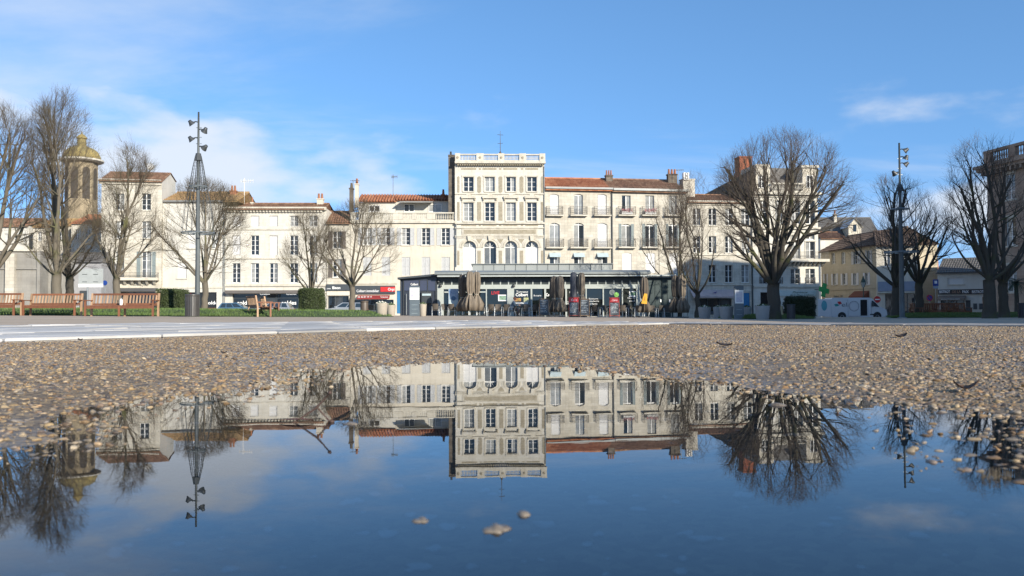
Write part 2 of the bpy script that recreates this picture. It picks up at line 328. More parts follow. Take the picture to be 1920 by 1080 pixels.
wm = MB(); wm.quad((-3.2, -0.6, 0), (3.2, -0.6, 0), (3.2, 4.6, 0), (-3.2, 4.6, 0)); tag(wm.build('puddle_water', water_material()), 'still puddle mirroring the sky and the houses', kind='structure')
# pebbles: real stones instanced on points; nobody could count them
def pebble_material():
    m, nt, N, L, b = nodes('pebble_stone'); oi = N.new('ShaderNodeObjectInfo'); tc = N.new('ShaderNodeTexCoord')
    r = N.new('ShaderNodeValToRGB'); e = r.color_ramp.elements; e[0].position = 0; e[0].color = (0.075, 0.06, 0.05, 1); e[1].position = 1; e[1].color = (0.46, 0.37, 0.25, 1)
    for p, c in ((0.15, (0.20, 0.125, 0.06, 1)), (0.32, (0.34, 0.24, 0.125, 1)), (0.5, (0.13, 0.115, 0.10, 1)), (0.64, (0.38, 0.28, 0.16, 1)), (0.78, (0.20, 0.18, 0.165, 1)), (0.9, (0.29, 0.17, 0.08, 1))):
        k = e.new(p); k.color = c
    L.new(oi.outputs['Random'], r.inputs[0])
    no = N.new('ShaderNodeTexNoise'); no.inputs['Scale'].default_value = 2.5; no.inputs['Detail'].default_value = 5; L.new(tc.outputs['Object'], no.inputs[0])
    mr = N.new('ShaderNodeMapRange'); mr.inputs[3].default_value = 0.7; mr.inputs[4].default_value = 1.25; L.new(no.outputs[0], mr.inputs[0])
    sc = N.new('ShaderNodeVectorMath'); sc.operation = 'SCALE'; L.new(r.outputs[0], sc.inputs[0]); L.new(mr.outputs[0], sc.inputs[3]); L.new(sc.outputs[0], b.inputs['Base Color'])
    b.inputs['Roughness'].default_value = 0.48; b.inputs['Specular IOR Level'].default_value = 0.4
    return m
PEB = pebble_material()
def scatter_tree(name, m, subdiv=2, nvar=5):
    ng = bpy.data.node_groups.new(name, 'GeometryNodeTree'); ng.interface.new_socket('Geometry', in_out='INPUT', socket_type='NodeSocketGeometry'); ng.interface.new_socket('Geometry', in_out='OUTPUT', socket_type='NodeSocketGeometry')
    N = ng.nodes; L = ng.links; gi = N.new('NodeGroupInput'); go = N.new('NodeGroupOutput'); jo = N.new('GeometryNodeJoinGeometry')
    for k in range(nvar):
        ic = N.new('GeometryNodeMeshIcoSphere'); ic.inputs['Radius'].default_value = 1; ic.inputs['Subdivisions'].default_value = subdiv
        po = N.new('GeometryNodeInputPosition'); no = N.new('ShaderNodeTexNoise'); no.noise_dimensions = '4D'; no.inputs['W'].default_value = k * 3.7; no.inputs['Scale'].default_value = 0.9; no.inputs['Detail'].default_value = 1.5
        L.new(po.outputs[0], no.inputs['Vector'])
        mr = N.new('ShaderNodeMapRange'); mr.inputs[1].default_value = 0.3; mr.inputs[2].default_value = 0.7; mr.inputs[3].default_value = 0.5; mr.inputs[4].default_value = 1.35; L.new(no.outputs[0], mr.inputs[0])
        vm = N.new('ShaderNodeVectorMath'); vm.operation = 'SCALE'; L.new(po.outputs[0], vm.inputs[0]); L.new(mr.outputs[0], vm.inputs[3])
        sp = N.new('GeometryNodeSetPosition'); L.new(ic.outputs[0], sp.inputs[0]); L.new(vm.outputs[0], sp.inputs['Position'])
        sm = N.new('GeometryNodeSetMaterial'); sm.inputs['Material'].default_value = m; L.new(sp.outputs[0], sm.inputs[0])
        ss = N.new('GeometryNodeSetShadeSmooth'); L.new(sm.outputs[0], ss.inputs[0])
        g2 = N.new('GeometryNodeGeometryToInstance'); L.new(ss.outputs[0], g2.inputs[0]); L.new(g2.outputs[0], jo.inputs[0])
    ip = N.new('GeometryNodeInstanceOnPoints'); L.new(gi.outputs[0], ip.inputs['Points']); L.new(jo.outputs[0], ip.inputs['Instance']); ip.inputs['Pick Instance'].default_value = True
    for nm, ty, sock in (('rot', 'FLOAT_VECTOR', 'Rotation'), ('scl', 'FLOAT_VECTOR', 'Scale'), ('var', 'INT', 'Instance Index')):
        na = N.new('GeometryNodeInputNamedAttribute'); na.data_type = ty; na.inputs[0].default_value = nm; L.new(na.outputs[0], ip.inputs[sock])
    L.new(ip.outputs[0], go.inputs[0]); return ng
def scatter(name, pts, rot, scl, ng, label):
    me = bpy.data.meshes.new(name); me.from_pydata(pts.tolist(), [], [])
    a = me.attributes.new('rot', 'FLOAT_VECTOR', 'POINT'); a.data.foreach_set('vector', rot.astype(np.float32).ravel())
    a = me.attributes.new('scl', 'FLOAT_VECTOR', 'POINT'); a.data.foreach_set('vector', scl.astype(np.float32).ravel())
    a = me.attributes.new('var', 'INT', 'POINT'); a.data.foreach_set('value', RNG.integers(0, 5, len(pts)).astype(np.int32))
    o = link(name, me); mo = o.modifiers.new('scatter', 'NODES'); mo.node_group = ng; tag(o, label, kind='stuff'); return o
def pebbles():
    P = []; S = []
    for y0, y1, dens, r0, r1 in ((0.75, 2.2, 9500, 0.002, 0.0088), (2.2, 4.2, 7500, 0.0023, 0.0095), (4.2, 7.0, 3800, 0.0035, 0.0098), (7.0, 10.5, 1500, 0.006, 0.013), (10.5, 17.0, 480, 0.010, 0.018)):
        half = 0.66 * y1 + 0.35; n = int(dens * 2 * half * (y1 - y0))
        x = RNG.uniform(-half, half, n); y = RNG.uniform(y0, y1, n)
        k = (np.abs(x) < 0.66 * y + 0.35) & (pd1(x, y) < -0.05) & (pd2(x, y) < -0.05); x = x[k]; y = y[k]
        sd = pud_sd(x, y); keep = (sd > -0.015) | (RNG.random(len(x)) < np.clip(0.28 + sd * 1.5, 0.004, 1))
        keep &= RNG.random(len(x)) < 1 - 0.25 * np.exp(-((x + 1.0) / 0.8) ** 2 - ((y - 1.7) / 0.7) ** 2)      # flooded left shore
        keep &= RNG.random(len(x)) < np.clip(0.9 + 0.8 * wob(x * .8 + 3, y * .55), 0.25, 1)      # worn, muddier patches
        x = x[keep]; y = y[keep]; sd = sd[keep]
        r = r0 + (r1 - r0) * RNG.random(len(x)) ** (2.4 if y1 < 3 else 3.0)
        z = bedz(x, y) + r * RNG.uniform(-0.46, 0.10, len(x)); z = np.where(sd < -0.07, np.minimum(z, -r * 0.7 - 0.0015), np.where(sd < 0, np.maximum(z, -r * RNG.uniform(0.1, 0.9, len(x))), z))
        P.append(np.stack([x, y, z], 1)); S.append(np.stack([r * RNG.uniform(0.8, 1.35, len(r)), r * RNG.uniform(0.8, 1.2, len(r)), r * RNG.uniform(0.32, 0.65, len(r))], 1))
    P = np.concatenate(P); S = np.concatenate(S); Rt = np.stack([RNG.normal(0, 0.3, len(P)), RNG.normal(0, 0.3, len(P)), RNG.uniform(0, 6.28, len(P))], 1)
    ng = scatter_tree('pebble_scatter', PEB)
    n = 1700; x = RNG.uniform(-1, 1, n); y = RNG.uniform(.35, 2.6, n); sd = pud_sd(x, y); k = (sd < -.08) & (RNG.random(n) < .75); x, y = x[k], y[k]; r = .0025 + .0085 * RNG.random(len(x)) ** 2
    scatter('sunken_gravel', np.stack([x, y, np.minimum(bedz(x, y) + r * .25, -r * .5 - .002)], 1), np.stack([0 * x, 0 * x, RNG.uniform(0, 6.28, len(x))], 1), np.stack([r * 1.3, r, r * .4], 1), scatter_tree('sunken_scatter', mat('pale_sunken_stone', (.55, .50, .42), .6, (.42, .38, .32), scale=2)), 'pale flat stones lying under the puddle water')
    scatter('gravel', P, Rt, S, ng, 'tan, ochre and grey pebbles round the puddle')
pebbles()
# stone paths: a bedding sheet with separate slabs proud of it
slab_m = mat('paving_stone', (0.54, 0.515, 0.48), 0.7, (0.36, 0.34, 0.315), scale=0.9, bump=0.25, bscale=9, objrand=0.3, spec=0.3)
joint_m = mat('joint_mortar', (0.10, 0.095, 0.09), 0.8)
def path(name, label, P, D, Nn, s0, s1, width, L_, Wd, singles, slab_m=slab_m):
    nb = int((s1 - s0) / 0.5); mb = MB()
    for i in range(nb):
        for j in range(7):
            q = [P + D * (s0 + (s1 - s0) * (i + a) / nb) + Nn * (width * (j + b) / 7) for a, b in ((0, 0), (1, 0), (1, 1), (0, 1))]
            mb.add([(p[0], p[1], G(p[0], p[1]) + 0.016) for p in q], [(0, 3, 2, 1) if np.cross(D, Nn) < 0 else (0, 1, 2, 3)])
    root = tag(mb.build(name, joint_m), label, kind='structure')
    ang = math.atan2(D[1], D[0]); meshes = []
    for k in range(3):
        b = MB(); e = 0.012; w, l = Wd / 2 - 0.011, L_ / 2 - 0.009
        b.prism([(-l, -w), (l, -w), (l, w), (-l, w)], 'z', -0.02, 0.010)
        b.add([(-l, -w, .010), (l, -w, .010), (l, w, .010), (-l, w, .010), (-l + e, -w + e, .016 + .002 * k), (l - e, -w + e, .016), (l - e, w - e, .016 + .0015 * k), (-l + e, w - e, .017)], [(0, 1, 5, 4), (1, 2, 6, 5), (2, 3, 7, 6), (3, 0, 4, 7), (4, 5, 6, 7)])
        meshes.append(b.mesh('paving_slab', slab_m))
    pts = []
    for j in range(int(width / Wd)):
        for i in range(int((s1 - s0) / L_)):
            s = s0 + (i + 0.5 + 0.5 * (j % 2)) * L_
            p = P + D * s + Nn * ((j + 0.5) * Wd); ang_v = abs(p[0]) / max(p[1], 0.1)
            pts.append((0 if ang_v < 0.66 and p[1] > 1 else 1, math.hypot(p[0], p[1]), p))
    pts.sort(key=lambda q: (q[0], q[1])); rest = MB(); rm = [np.array([v.co[:] for v in m_.vertices]) for m_ in meshes]; rf = [[tuple(p.vertices) for p in m_.polygons] for m_ in meshes]
    for n, (vis, d, p) in enumerate(pts):
        z = G(p[0], p[1]) + 0.02 + random.uniform(-0.002, 0.002); k = random.randrange(3)
        if n < singles and vis == 0: link('paving_slab', meshes[k], root, (p[0], p[1], z), (random.gauss(0, 0.007), random.gauss(0, 0.007), ang))
        elif vis == 0 or n % 2 == 0 or True:
            c, s = math.cos(ang), math.sin(ang); v = rm[k]
            rest.add(np.stack([v[:, 0] * c - v[:, 1] * s + p[0], v[:, 0] * s + v[:, 1] * c + p[1], v[:, 2] + z], 1).tolist(), rf[k])
    if rest.f: tag(rest.build('paving_slabs', slab_m, root), kind='stuff')
path('paved_path', 'wet grey stone path crossing the square from lower left to the cafe', P1[0], P1[1], N1, -8, 17, 6.86, 1.15, 0.57, 200)
path('paved_path', 'darker brown-grey stone path leading off towards the right', P2[0], P2[1], N2, -5.4, 14, 6.86, 1.15, 0.57, 95, mat('brown_grey_paving', (0.34, 0.31, 0.275), 0.6, (0.25, 0.225, 0.20), scale=1.6, bump=.25, bscale=9, objrand=.25))  # second path laid in a darker, browner paving tone
# ------------------------------------------------------------------ building kit
def stone(name, c, c2, streak=0.25, course=(0.75, 0.33, 0.94, 0.86), scale=0.5, sc=(0.16, 0.13, 0.10)):
    return mat(name, c, 0.85, c2, scale=scale, bump=0.25, bscale=14, streak=streak, streak_col=sc, course=course, spec=0.25)
def tile_material(name, a, b_, c):
    m, nt, N, L, b = nodes(name); tc = N.new('ShaderNodeTexCoord')
    mp = N.new('ShaderNodeMapping'); mp.inputs['Scale'].default_value = (4.2, 2.2, 2.2); L.new(tc.outputs['Object'], mp.inputs[0])
    vo = N.new('ShaderNodeTexVoronoi'); vo.inputs['Scale'].default_value = 1.0; L.new(mp.outputs[0], vo.inputs[0]); sp = N.new('ShaderNodeSeparateColor'); L.new(vo.outputs['Color'], sp.inputs[0])
    n1 = N.new('ShaderNodeTexNoise'); n1.inputs['Scale'].default_value = 0.6; n1.inputs['Detail'].default_value = 7; L.new(tc.outputs['Object'], n1.inputs[0])
    mx = N.new('ShaderNodeMix'); mx.inputs[0].default_value = 0.55; L.new(sp.outputs[0], mx.inputs[2]); L.new(n1.outputs[0], mx.inputs[3])
    r = N.new('ShaderNodeValToRGB'); e = r.color_ramp.elements; e[0].position = 0.25; e[0].color = rgb(a); e[1].position = 0.75; e[1].color = rgb(c); k = e.new(0.5); k.color = rgb(b_)
    L.new(mx.outputs[0], r.inputs[0]); L.new(r.outputs[0], b.inputs['Base Color']); b.inputs['Roughness'].default_value = 0.9; MATS[name] = m; return m
limestone = stone('pale_limestone', (0.61, 0.57, 0.485), (0.49, 0.445, 0.36), 0.45, (0.75, 0.33, 0.82, 0.68))
limestone_w = stone('white_limestone', (0.64, 0.61, 0.54), (0.55, 0.515, 0.44), 0.28, (0.75, 0.33, 0.92, 0.80))
render_cream = mat('cream_render', (0.61, 0.56, 0.465), 0.9, (0.53, 0.48, 0.39), scale=0.6, bump=0.15, streak=0.4, streak_col=(0.30, 0.25, 0.19), spec=0.2)
render_white = mat('white_render', (0.61, 0.585, 0.525), 0.9, (0.51, 0.485, 0.425), scale=0.6, bump=0.1, streak=0.35, streak_col=(0.35, 0.31, 0.26), spec=0.2)
trim_stone = mat('trim_stone', (0.60, 0.56, 0.475), 0.85, (0.47, 0.43, 0.35), scale=1.5, streak=0.5, streak_col=(0.22, 0.19, 0.15), spec=0.2)
panel_stone = mat('worn_panel_stone', (0.27, 0.235, 0.17), 0.9, (0.38, 0.335, 0.255), scale=3.0, spec=0.2)
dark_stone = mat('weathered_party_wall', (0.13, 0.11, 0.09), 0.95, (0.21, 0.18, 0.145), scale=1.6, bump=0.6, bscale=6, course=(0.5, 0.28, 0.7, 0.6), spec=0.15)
yellow_stone = stone('honey_limestone', (0.50, 0.435, 0.32), (0.42, 0.36, 0.26), 0.3)
brown_stone = stone('brown_weathered_stone', (0.32, 0.22, 0.165), (0.40, 0.32, 0.25), 0.5, (0.8, 0.36, 0.85, 0.75))
grey_wall = stone('grey_church_stone', (0.30, 0.285, 0.255), (0.22, 0.21, 0.19), 0.5)
tile_red = tile_material('orange_red_tiles', (0.30, 0.10, 0.045), (0.42, 0.155, 0.07), (0.50, 0.24, 0.13))
tile_brown = tile_material('brown_old_tiles', (0.16, 0.085, 0.05), (0.25, 0.13, 0.075), (0.34, 0.21, 0.13))
tile_ochre = tile_material('ochre_lichen_tiles', (0.30, 0.17, 0.07), (0.42, 0.27, 0.11), (0.36, 0.22, 0.13))
tile_dark = tile_material('dark_brown_tiles', (0.07, 0.05, 0.038), (0.12, 0.08, 0.058), (0.17, 0.12, 0.09))
slate = mat('grey_slate', (0.10, 0.095, 0.09), 0.7, (0.16, 0.145, 0.125), scale=2, stretch=(3, 3, 6), bump=0.3)
zinc = mat('zinc_sheet', (0.27, 0.285, 0.28), 0.5, (0.22, 0.23, 0.225), metal=0.3)
shutter_grey = mat('grey_shutter_paint', (0.50, 0.50, 0.49), 0.6, (0.43, 0.43, 0.42))
shutter_white = mat('white_shutter_paint', (0.62, 0.61, 0.59), 0.6, (0.63, 0.62, 0.60))
shutter_brown = mat('brown_shutter_paint', (0.12, 0.10, 0.085), 0.6)
shutter_teal = mat('slate_green_shutter_paint', (0.20, 0.24, 0.24), 0.6)
MESHES = {}
def cached(key, fn):
    if key not in MESHES: MESHES[key] = fn()
    return MESHES[key]
def frame_mesh(w, h, cols, rows, m, arch=0.0, fw=0.055):
    def fn():
        b = MB(); y0, y1 = -0.03, 0.03
        b.box(-w / 2, y0, 0, -w / 2 + fw, y1, h); b.box(w / 2 - fw, y0, 0, w / 2, y1, h)
        b.box(-w / 2 + fw, y0, 0, w / 2 - fw, y1, fw * 1.3); b.box(-w / 2 + fw, y0, h - fw, w / 2 - fw, y1, h)
        for c in range(1, cols):
            x = -w / 2 + w * c / cols; t = 0.05 if cols == 2 else 0.03
            b.box(x - t, y0 - 0.008, fw * 1.3, x + t, y1 + 0.002, h - fw)
        hh = h - arch
        for r in range(1, rows):
            z = hh * r / rows; b.box(-w / 2 + fw, y0 + 0.01, z - 0.017, w / 2 - fw, y1 - 0.004, z + 0.017)
        if arch:
            b.box(-w / 2 + fw, y0 - 0.012, hh - 0.05, w / 2 - fw, y1 + 0.006, hh + 0.05)
            if arch > 0.4:
                for a in (45, 135):
                    ca, sa = math.cos(R(a)), math.sin(R(a)); r_ = w / 2 - fw
                    b.tube([(0, 0, hh), (ca * r_, 0, hh + sa * r_ * min(1, arch / (w / 2)))], 0.022, 4)
        return b.mesh('window', m)
    return cached(('fr', round(w, 2), round(h, 2), cols, rows, m.name, round(arch, 2)), fn)
def pane_mesh(w, h, m): return cached(('pn', round(w, 2), round(h, 2), m.name), lambda: MB().quad((0, 0, 0), (w, 0, 0), (w, 0, h), (0, 0, h)).mesh('pane', m))
def shutter_mesh(w, h, m, louvre=True):
    def fn():
        b = MB(); f = 0.06
        b.box(0, 0, 0, f, 0.04, h); b.box(w - f, 0, 0, w, 0.04, h)
        for z in (0, h * 0.48, h - f): b.box(f, 0, z, w - f, 0.04, z + f)
        if louvre:
            n = max(4, int(h / 0.11))
            for i in range(n):
                z = f + (h - 2 * f) * (i + 0.5) / n; b.add([(f, 0.008, z - 0.045), (w - f, 0.008, z - 0.045), (w - f, 0.034, z + 0.04), (f, 0.034, z + 0.04)], [(0, 1, 2, 3)])
        b.box(f, 0.035, f, w - f, 0.038, h - f)
        return b.mesh('shutter', m)
    return cached(('sh', round(w, 2), round(h, 2), m.name, louvre), fn)
def railing_mesh(w, h, d, m, ornate=True):
    def fn():
        b = MB(); t = 0.012
        for z in (0.04, h * 0.5, h): b.box(0, -d, z - t, w, -d + 2 * t, z + t)
        n = max(3, int(w / 0.11))
        for i in range(n + 1):
            x = w * i / n; b.box(x - t * .7, -d + 0.003, 0.04, x + t * .7, -d + 0.018, h)
            if ornate and i < n: b.ring((x + w / n / 2, -d + 0.011, h * 0.28), w / n * 0.42, 0.007, 8, 'y')
        for x in (0, w):
            for z in (0.04, h): b.box(x - t, -d, z - t, x + t, 0, z + t)
            for k in range(1, 4): b.box(x - t * .7, -d + d * k / 4, 0.04, x + t * .7, -d + d * k / 4 + 0.015, h)
        return b.mesh('railing', m)
    return cached(('rl', round(w, 2), round(h, 2), round(d, 2), m.name, ornate), fn)
class Fac:
    """one building, built in its own frame: x along the street front, y into the house, z up; sizes are measured off the photograph"""
    def __init__(s, name, label, pl, dl, pr, dr, m, deep=9.0, rd=0.22, cat='building', group=None, z0=None):
        a = (X(pl, dl), dl); b = (X(pr, dr), dr); s.A = Vector(a); s.dir = (Vector(b) - s.A).normalized(); s.W = (Vector(b) - s.A).length
        s.z0 = (G(*a) if z0 is None else z0); s.m = m; s.deep = deep; s.rd = rd; s.open = []; s.top = 0
        s.ang = math.atan2(s.dir.y, s.dir.x)
        s.root = thing(name, label, cat, (a[0], a[1], s.z0), s.ang, group)
    def uv(s, px, py, back=0.0):
        d = ray(px, py); n = Vector((-s.dir.y, s.dir.x)); t = (s.A + n * back).dot(n) / (d.x * n.x + d.y * n.y)
        return (Vector((d.x * t, d.y * t)) - s.A).dot(s.dir), CAM_Z + d.z * t - s.z0
    def z(s, py, px=None, back=0.0): return s.uv(960 if px is None else px, py, back)[1] if px else s.uv(s.cpx, py, back)[1]
    def rect(s, x0, y0, x1, y1, back=0.0):
        ym = (y0 + y1) / 2; xm = (x0 + x1) / 2
        return s.uv(x0, ym, back)[0], s.uv(xm, y1, back)[1], s.uv(x1, ym, back)[0], s.uv(xm, y0, back)[1]
    def box(s, name, px, y0, y1, m, parent=None, bevel=0, label=None):
        u0, v0, u1, v1 = s.rect(*px, back=min(y0, 0) if y0 < -0.5 else 0); o = MB().box(u0, y0, v0, u1, y1, v1).build(name, m, parent or s.root, bevel=bevel)
        if label: o['label'] = label
        return o
    def band(s, name, px, y0, y1, m, parent=None):
        """horizontal moulding over the whole front between two picture rows"""
        u0, v0, u1, v1 = s.rect(*px); return MB().box(u0, y0, v0, u1, y1, v1).build(name, m, parent or s.root)
    def win(s, px, cols=2, rows=3, frame=None, glass=None, arch=0.0, sill=True, surround=0.0, shut=None, shut_m=None, rail=None, blind=False, surround_m=None, deep=None):
        frame = frame or white_paint; glass = glass or pane; rd = s.rd if deep is None else deep
        u0, v0, u1, v1 = s.rect(*px); w, h = u1 - u0, v1 - v0; uc = (u0 + u1) / 2
        s.open.append((u0, v0, u1, v1, rd))
        ar = arch * w
        wo = link('window', frame_mesh(w - 0.004, h - 0.004, cols, rows, frame, ar), s.root, (uc, rd - 0.04, v0 + 0.002))
        if blind:
            link('blind', shutter_mesh(w - 0.14, h - 0.12, shutter_white, blind == 'louvre'), wo, (-w / 2 + 0.07, -0.075, 0.06))
        for k in range(cols): link('pane', pane_mesh((w - 0.06) / cols - 0.002, h - 0.06, glass), wo, (-w / 2 + 0.03 + (w - 0.06) / cols * k, 0.012, 0.03))
        if ar > 0:
            n = 12; pts = []
            for i in range(n + 1):
                a = math.pi * (1 - i / n)
                if arch >= 0.45: pts.append((uc + math.cos(a) * w / 2, v1 - ar + math.sin(a) * ar))
                else: pts.append((uc - w / 2 + w * i / n, v1 - ar + ar * (1 - (2 * i / n - 1) ** 2)))
            b = MB()
            for i in range(n):
                (ax, az), (bx, bz) = pts[i], pts[i + 1]
                b.add([(ax, 0, az), (bx, 0, bz), (bx, 0, v1), (ax, 0, v1), (ax, rd, az), (bx, rd, bz)], [(0, 1, 2, 3), (0, 4, 5, 1)])
            b.build('arch_stone', s.m, s.root)
        if sill: MB().box(u0 - 0.08, -0.09, v0 - 0.10, u1 + 0.08, rd - 0.08, v0 - 0.001).build('sill', trim_stone, wo, (-uc, -(rd - 0.04), -v0 - 0.002))
        if surround:
            t = surround; b = MB(); y0, y1 = -0.045, -0.001; sm = surround_m or trim_stone
            b.box(u0 - t, y0, v0, u0 - 0.004, y1, v1); b.box(u1 + 0.004, y0, v0, u1 + t, y1, v1); b.box(u0 - t - 0.03, y0 - 0.02, v1 + 0.004, u1 + t + 0.03, y1, v1 + t)
            b.build('window_surround', sm, s.root)
        if shut in ('open', 'narrow'):
            sw = w * (0.5 if shut == 'open' else 0.27)
            for x in (u0 - sw - 0.02, u1 + 0.02): link('shutter', shutter_mesh(sw, h + 0.04, shut_m), s.root, (x, -0.05, v0 - 0.02))
        elif shut == 'closed':
            for k in range(2): link('shutter', shutter_mesh(w / 2 - 0.006, h - 0.01, shut_m), s.root, (u0 + 0.003 + k * w / 2, 0.05, v0 + 0.005))
        if rail:
            rw, rh, rdp = rail
            ba = MB().box(uc - rw / 2 - 0.05, -rdp - 0.06, v0 - 0.16, uc + rw / 2 + 0.05, -0.002, v0 - 0.02).build('balcony', trim_stone, s.root)
            link('railing', railing_mesh(rw, rh, rdp, iron), ba, (uc - rw / 2, -0.02, v0 - 0.02))
        return wo
    def hole(s, px, rd=0.3):
        u0, v0, u1, v1 = s.rect(*px); s.open.append((u0, v0, u1, v1, rd)); return u0, v0, u1, v1
    def wall(s, top, u0=0.0, u1=None, name='wall', m=None, sides=True, bottom=-0.6):
        """street front with true openings and reveals, plus the other three sides"""
        u1 = s.W if u1 is None else u1; m = m or s.m; b = MB(); D = s.deep
        op = [o for o in s.open if o[2] > u0 and o[0] < u1 and o[1] < top]
        us = sorted({u0, u1, *[min(max(o[0], u0), u1) for o in op], *[min(max(o[2], u0), u1) for o in op]}); vs = sorted({bottom, top, *[max(o[1], bottom) for o in op], *[min(o[3], top) for o in op]})
        for i in range(len(us) - 1):
            run = None
            for j in range(len(vs) - 1):
                cu, cv = (us[i] + us[i + 1]) / 2, (vs[j] + vs[j + 1]) / 2
                free = not any(o[0] < cu < o[2] and o[1] < cv < o[3] for o in op)
                if free and run is None: run = vs[j]
                if run is not None and (not free or j == len(vs) - 2):
                    e = vs[j + 1] if free else vs[j]; b.quad((us[i], 0, run), (us[i + 1], 0, run), (us[i + 1], 0, e), (us[i], 0, e)); run = None
        for (a, c, d, e, rd) in op:
            b.quad((a, 0, c), (a, 0, e), (a, rd, e), (a, rd, c)); b.quad((d, 0, e), (d, 0, c), (d, rd, c), (d, rd, e)); b.quad((a, 0, e), (d, 0, e), (d, rd, e), (a, rd, e)); b.quad((d, 0, c), (a, 0, c), (a, rd, c), (d, rd, c))
            b.quad((a, rd + 0.05, c), (d, rd + 0.05, c), (d, rd + 0.05, e), (a, rd + 0.05, e))
        if sides:
            b.quad((u0, D, bottom), (u0, 0, bottom), (u0, 0, top), (u0, D, top)); b.quad((u1, 0, bottom), (u1, D, bottom), (u1, D, top), (u1, 0, top)); b.quad((u1, D, bottom), (u0, D, bottom), (u0, D, top), (u1, D, top))
            b.quad((u0, 0, top), (u1, 0, top), (u1, D, top), (u0, D, top))
        s.top = top; return b.build(name, m, s.root)
    def roof(s, u0, u1, ze, zr, run, m, over=0.3, period=0.26, back=True, rows=7, name='roof'):
        """canal tile roof rising from the street eave to a ridge"""
        b = MB(); n = max(2, int((u1 - u0) / period)); prof = ((0, 0.0), (0.2, 0.055), (0.5, 0.085), (0.8, 0.055)); xs = [(u0 + (u1 - u0) * (i + f) / n, h) for i in range(n) for f, h in prof] + [(u1, 0.0)]
        sl = (zr - ze) / run; y0 = -over; K = len(xs)
        for r in range(rows):
            ya = y0 + (run - y0) * r / rows; yb = y0 + (run - y0) * (r + 1) / rows + 0.03; vs = []
            for (x, h) in xs: vs.append((x, ya, ze + sl * ya + h + 0.05)); 
            for (x, h) in xs: vs.append((x, yb, ze + sl * yb + h * 0.9 + 0.015))
            b.add(vs, [(i, i + 1, i + 1 + K, i + K) for i in range(K - 1)])
        b.box(u0, y0 + 0.02, ze + sl * y0 - 0.06, u1, y0 + 0.06, ze + sl * y0 + 0.04)
        b.quad((u0, y0, ze + sl * y0 - 0.04), (u0, run, zr - 0.04), (u1, run, zr - 0.04), (u1, y0, ze + sl * y0 - 0.04))
        if back:
            b.quad((u0, run, zr + 0.05), (u1, run, zr + 0.05), (u1, s.deep + 0.3, ze), (u0, s.deep + 0.3, ze)); b.tube([(u0, run, zr + 0.04), (u1, run, zr + 0.04)], 0.12, 8)
            for u in (u0 + 0.03, u1 - 0.03): b.add([(u, 0, ze - 0.1), (u, run, zr - 0.05), (u, s.deep, ze - 0.1)], [(0, 1, 2), (2, 1, 0)])
        return b.build(name, m, s.root)
    def chimney(s, px, back, m=None, pots=2, pot_m=None, dep=0.6, parent=None):
        u0, v0, u1, v1 = s.rect(*px, back=back); b = MB(); b.box(u0, back, v0 - 1.0, u1, back + dep, v1 - 0.14); b.box(u0 - 0.06, back - 0.06, v1 - 0.139, u1 + 0.06, back + dep + 0.06, v1)
        o = b.build('chimney', m or trim_stone, parent or s.root)
        for k in range(pots):
            x = u0 + (u1 - u0) * (k + 0.5) / pots
            r_ = min(0.16, (u1 - u0) / pots * 0.42); MB().lathe([(r_, 0), (r_ * 0.95, 0.1), (r_ * 0.72, 0.55), (r_ * 0.85, 0.6)], 10, (x, back + dep / 2, v1)).build('chimney_pot', pot_m or terracotta, o, smooth=True)
        return o
    def pipe(s, px, y0, y1, m=None, r=0.055):
        u, v0 = s.uv(px, y1); _, v1 = s.uv(px, y0); return MB().tube([(u, -0.09, v0), (u, -0.09, v1)], r, 7).build('downpipe', m or zinc, s.root)
    def text(s, t, px, py, hpx, m, wpx=None, y=-0.06, **k):
        u, v = s.uv(px, py + hpx / 2); h = s.uv(px, py - hpx / 2)[1] - v
        w = None if wpx is None else s.uv(px + wpx / 2, py)[0] - s.uv(px - wpx / 2, py)[0]
        return text('lettering', t, h, m, s.root, (u, y, v), width=w, **k)
    def dentils(s, px, n, y0, m, name='dentils'):
        u0, v0, u1, v1 = s.rect(*px); b = MB(); p = (u1 - u0) / n
        for i in range(n): b.box(u0 + p * (i + 0.22), y0, v0, u0 + p * (i + 0.78), -0.002, v1)
        o = b.build(name, m, s.root); o['kind'] = 'stuff'; return o
    def balustrade(s, px, nb, m, y=-0.05, t=0.26, panels=None):
        """pierced stone parapet: rail, plinth, turned balusters between piers"""
        u0, v0, u1, v1 = s.rect(*px); H = v1 - v0
        ba = MB().box(u0, y, v0, u1, y + t, v0 + H * 0.16).build('balustrade', m, s.root); MB().box(u0, y - 0.04, v1 - H * 0.15, u1, y + t + 0.04, v1).build('rail', m, ba)
        for (a, b_, n) in panels or [(u0, u1, nb)]:
            mb = MB()
            for i in range(n):
                x = a + (b_ - a) * (i + 0.5) / n; w = min(0.09, (b_ - a) / n * 0.36); h = H * 0.69
                mb.lathe([(w * .8, 0), (w * .8, h * .08), (w * .45, h * .14), (w, h * .38), (w * .75, h * .55), (w * .4, h * .82), (w * .8, h * .92), (w * .8, h)], 6, (x, y + t / 2, v0 + H * 0.16))
            mb.build('balusters', m, ba, smooth=True)['kind'] = 'stuff'
        return ba, u0, v0, u1, v1
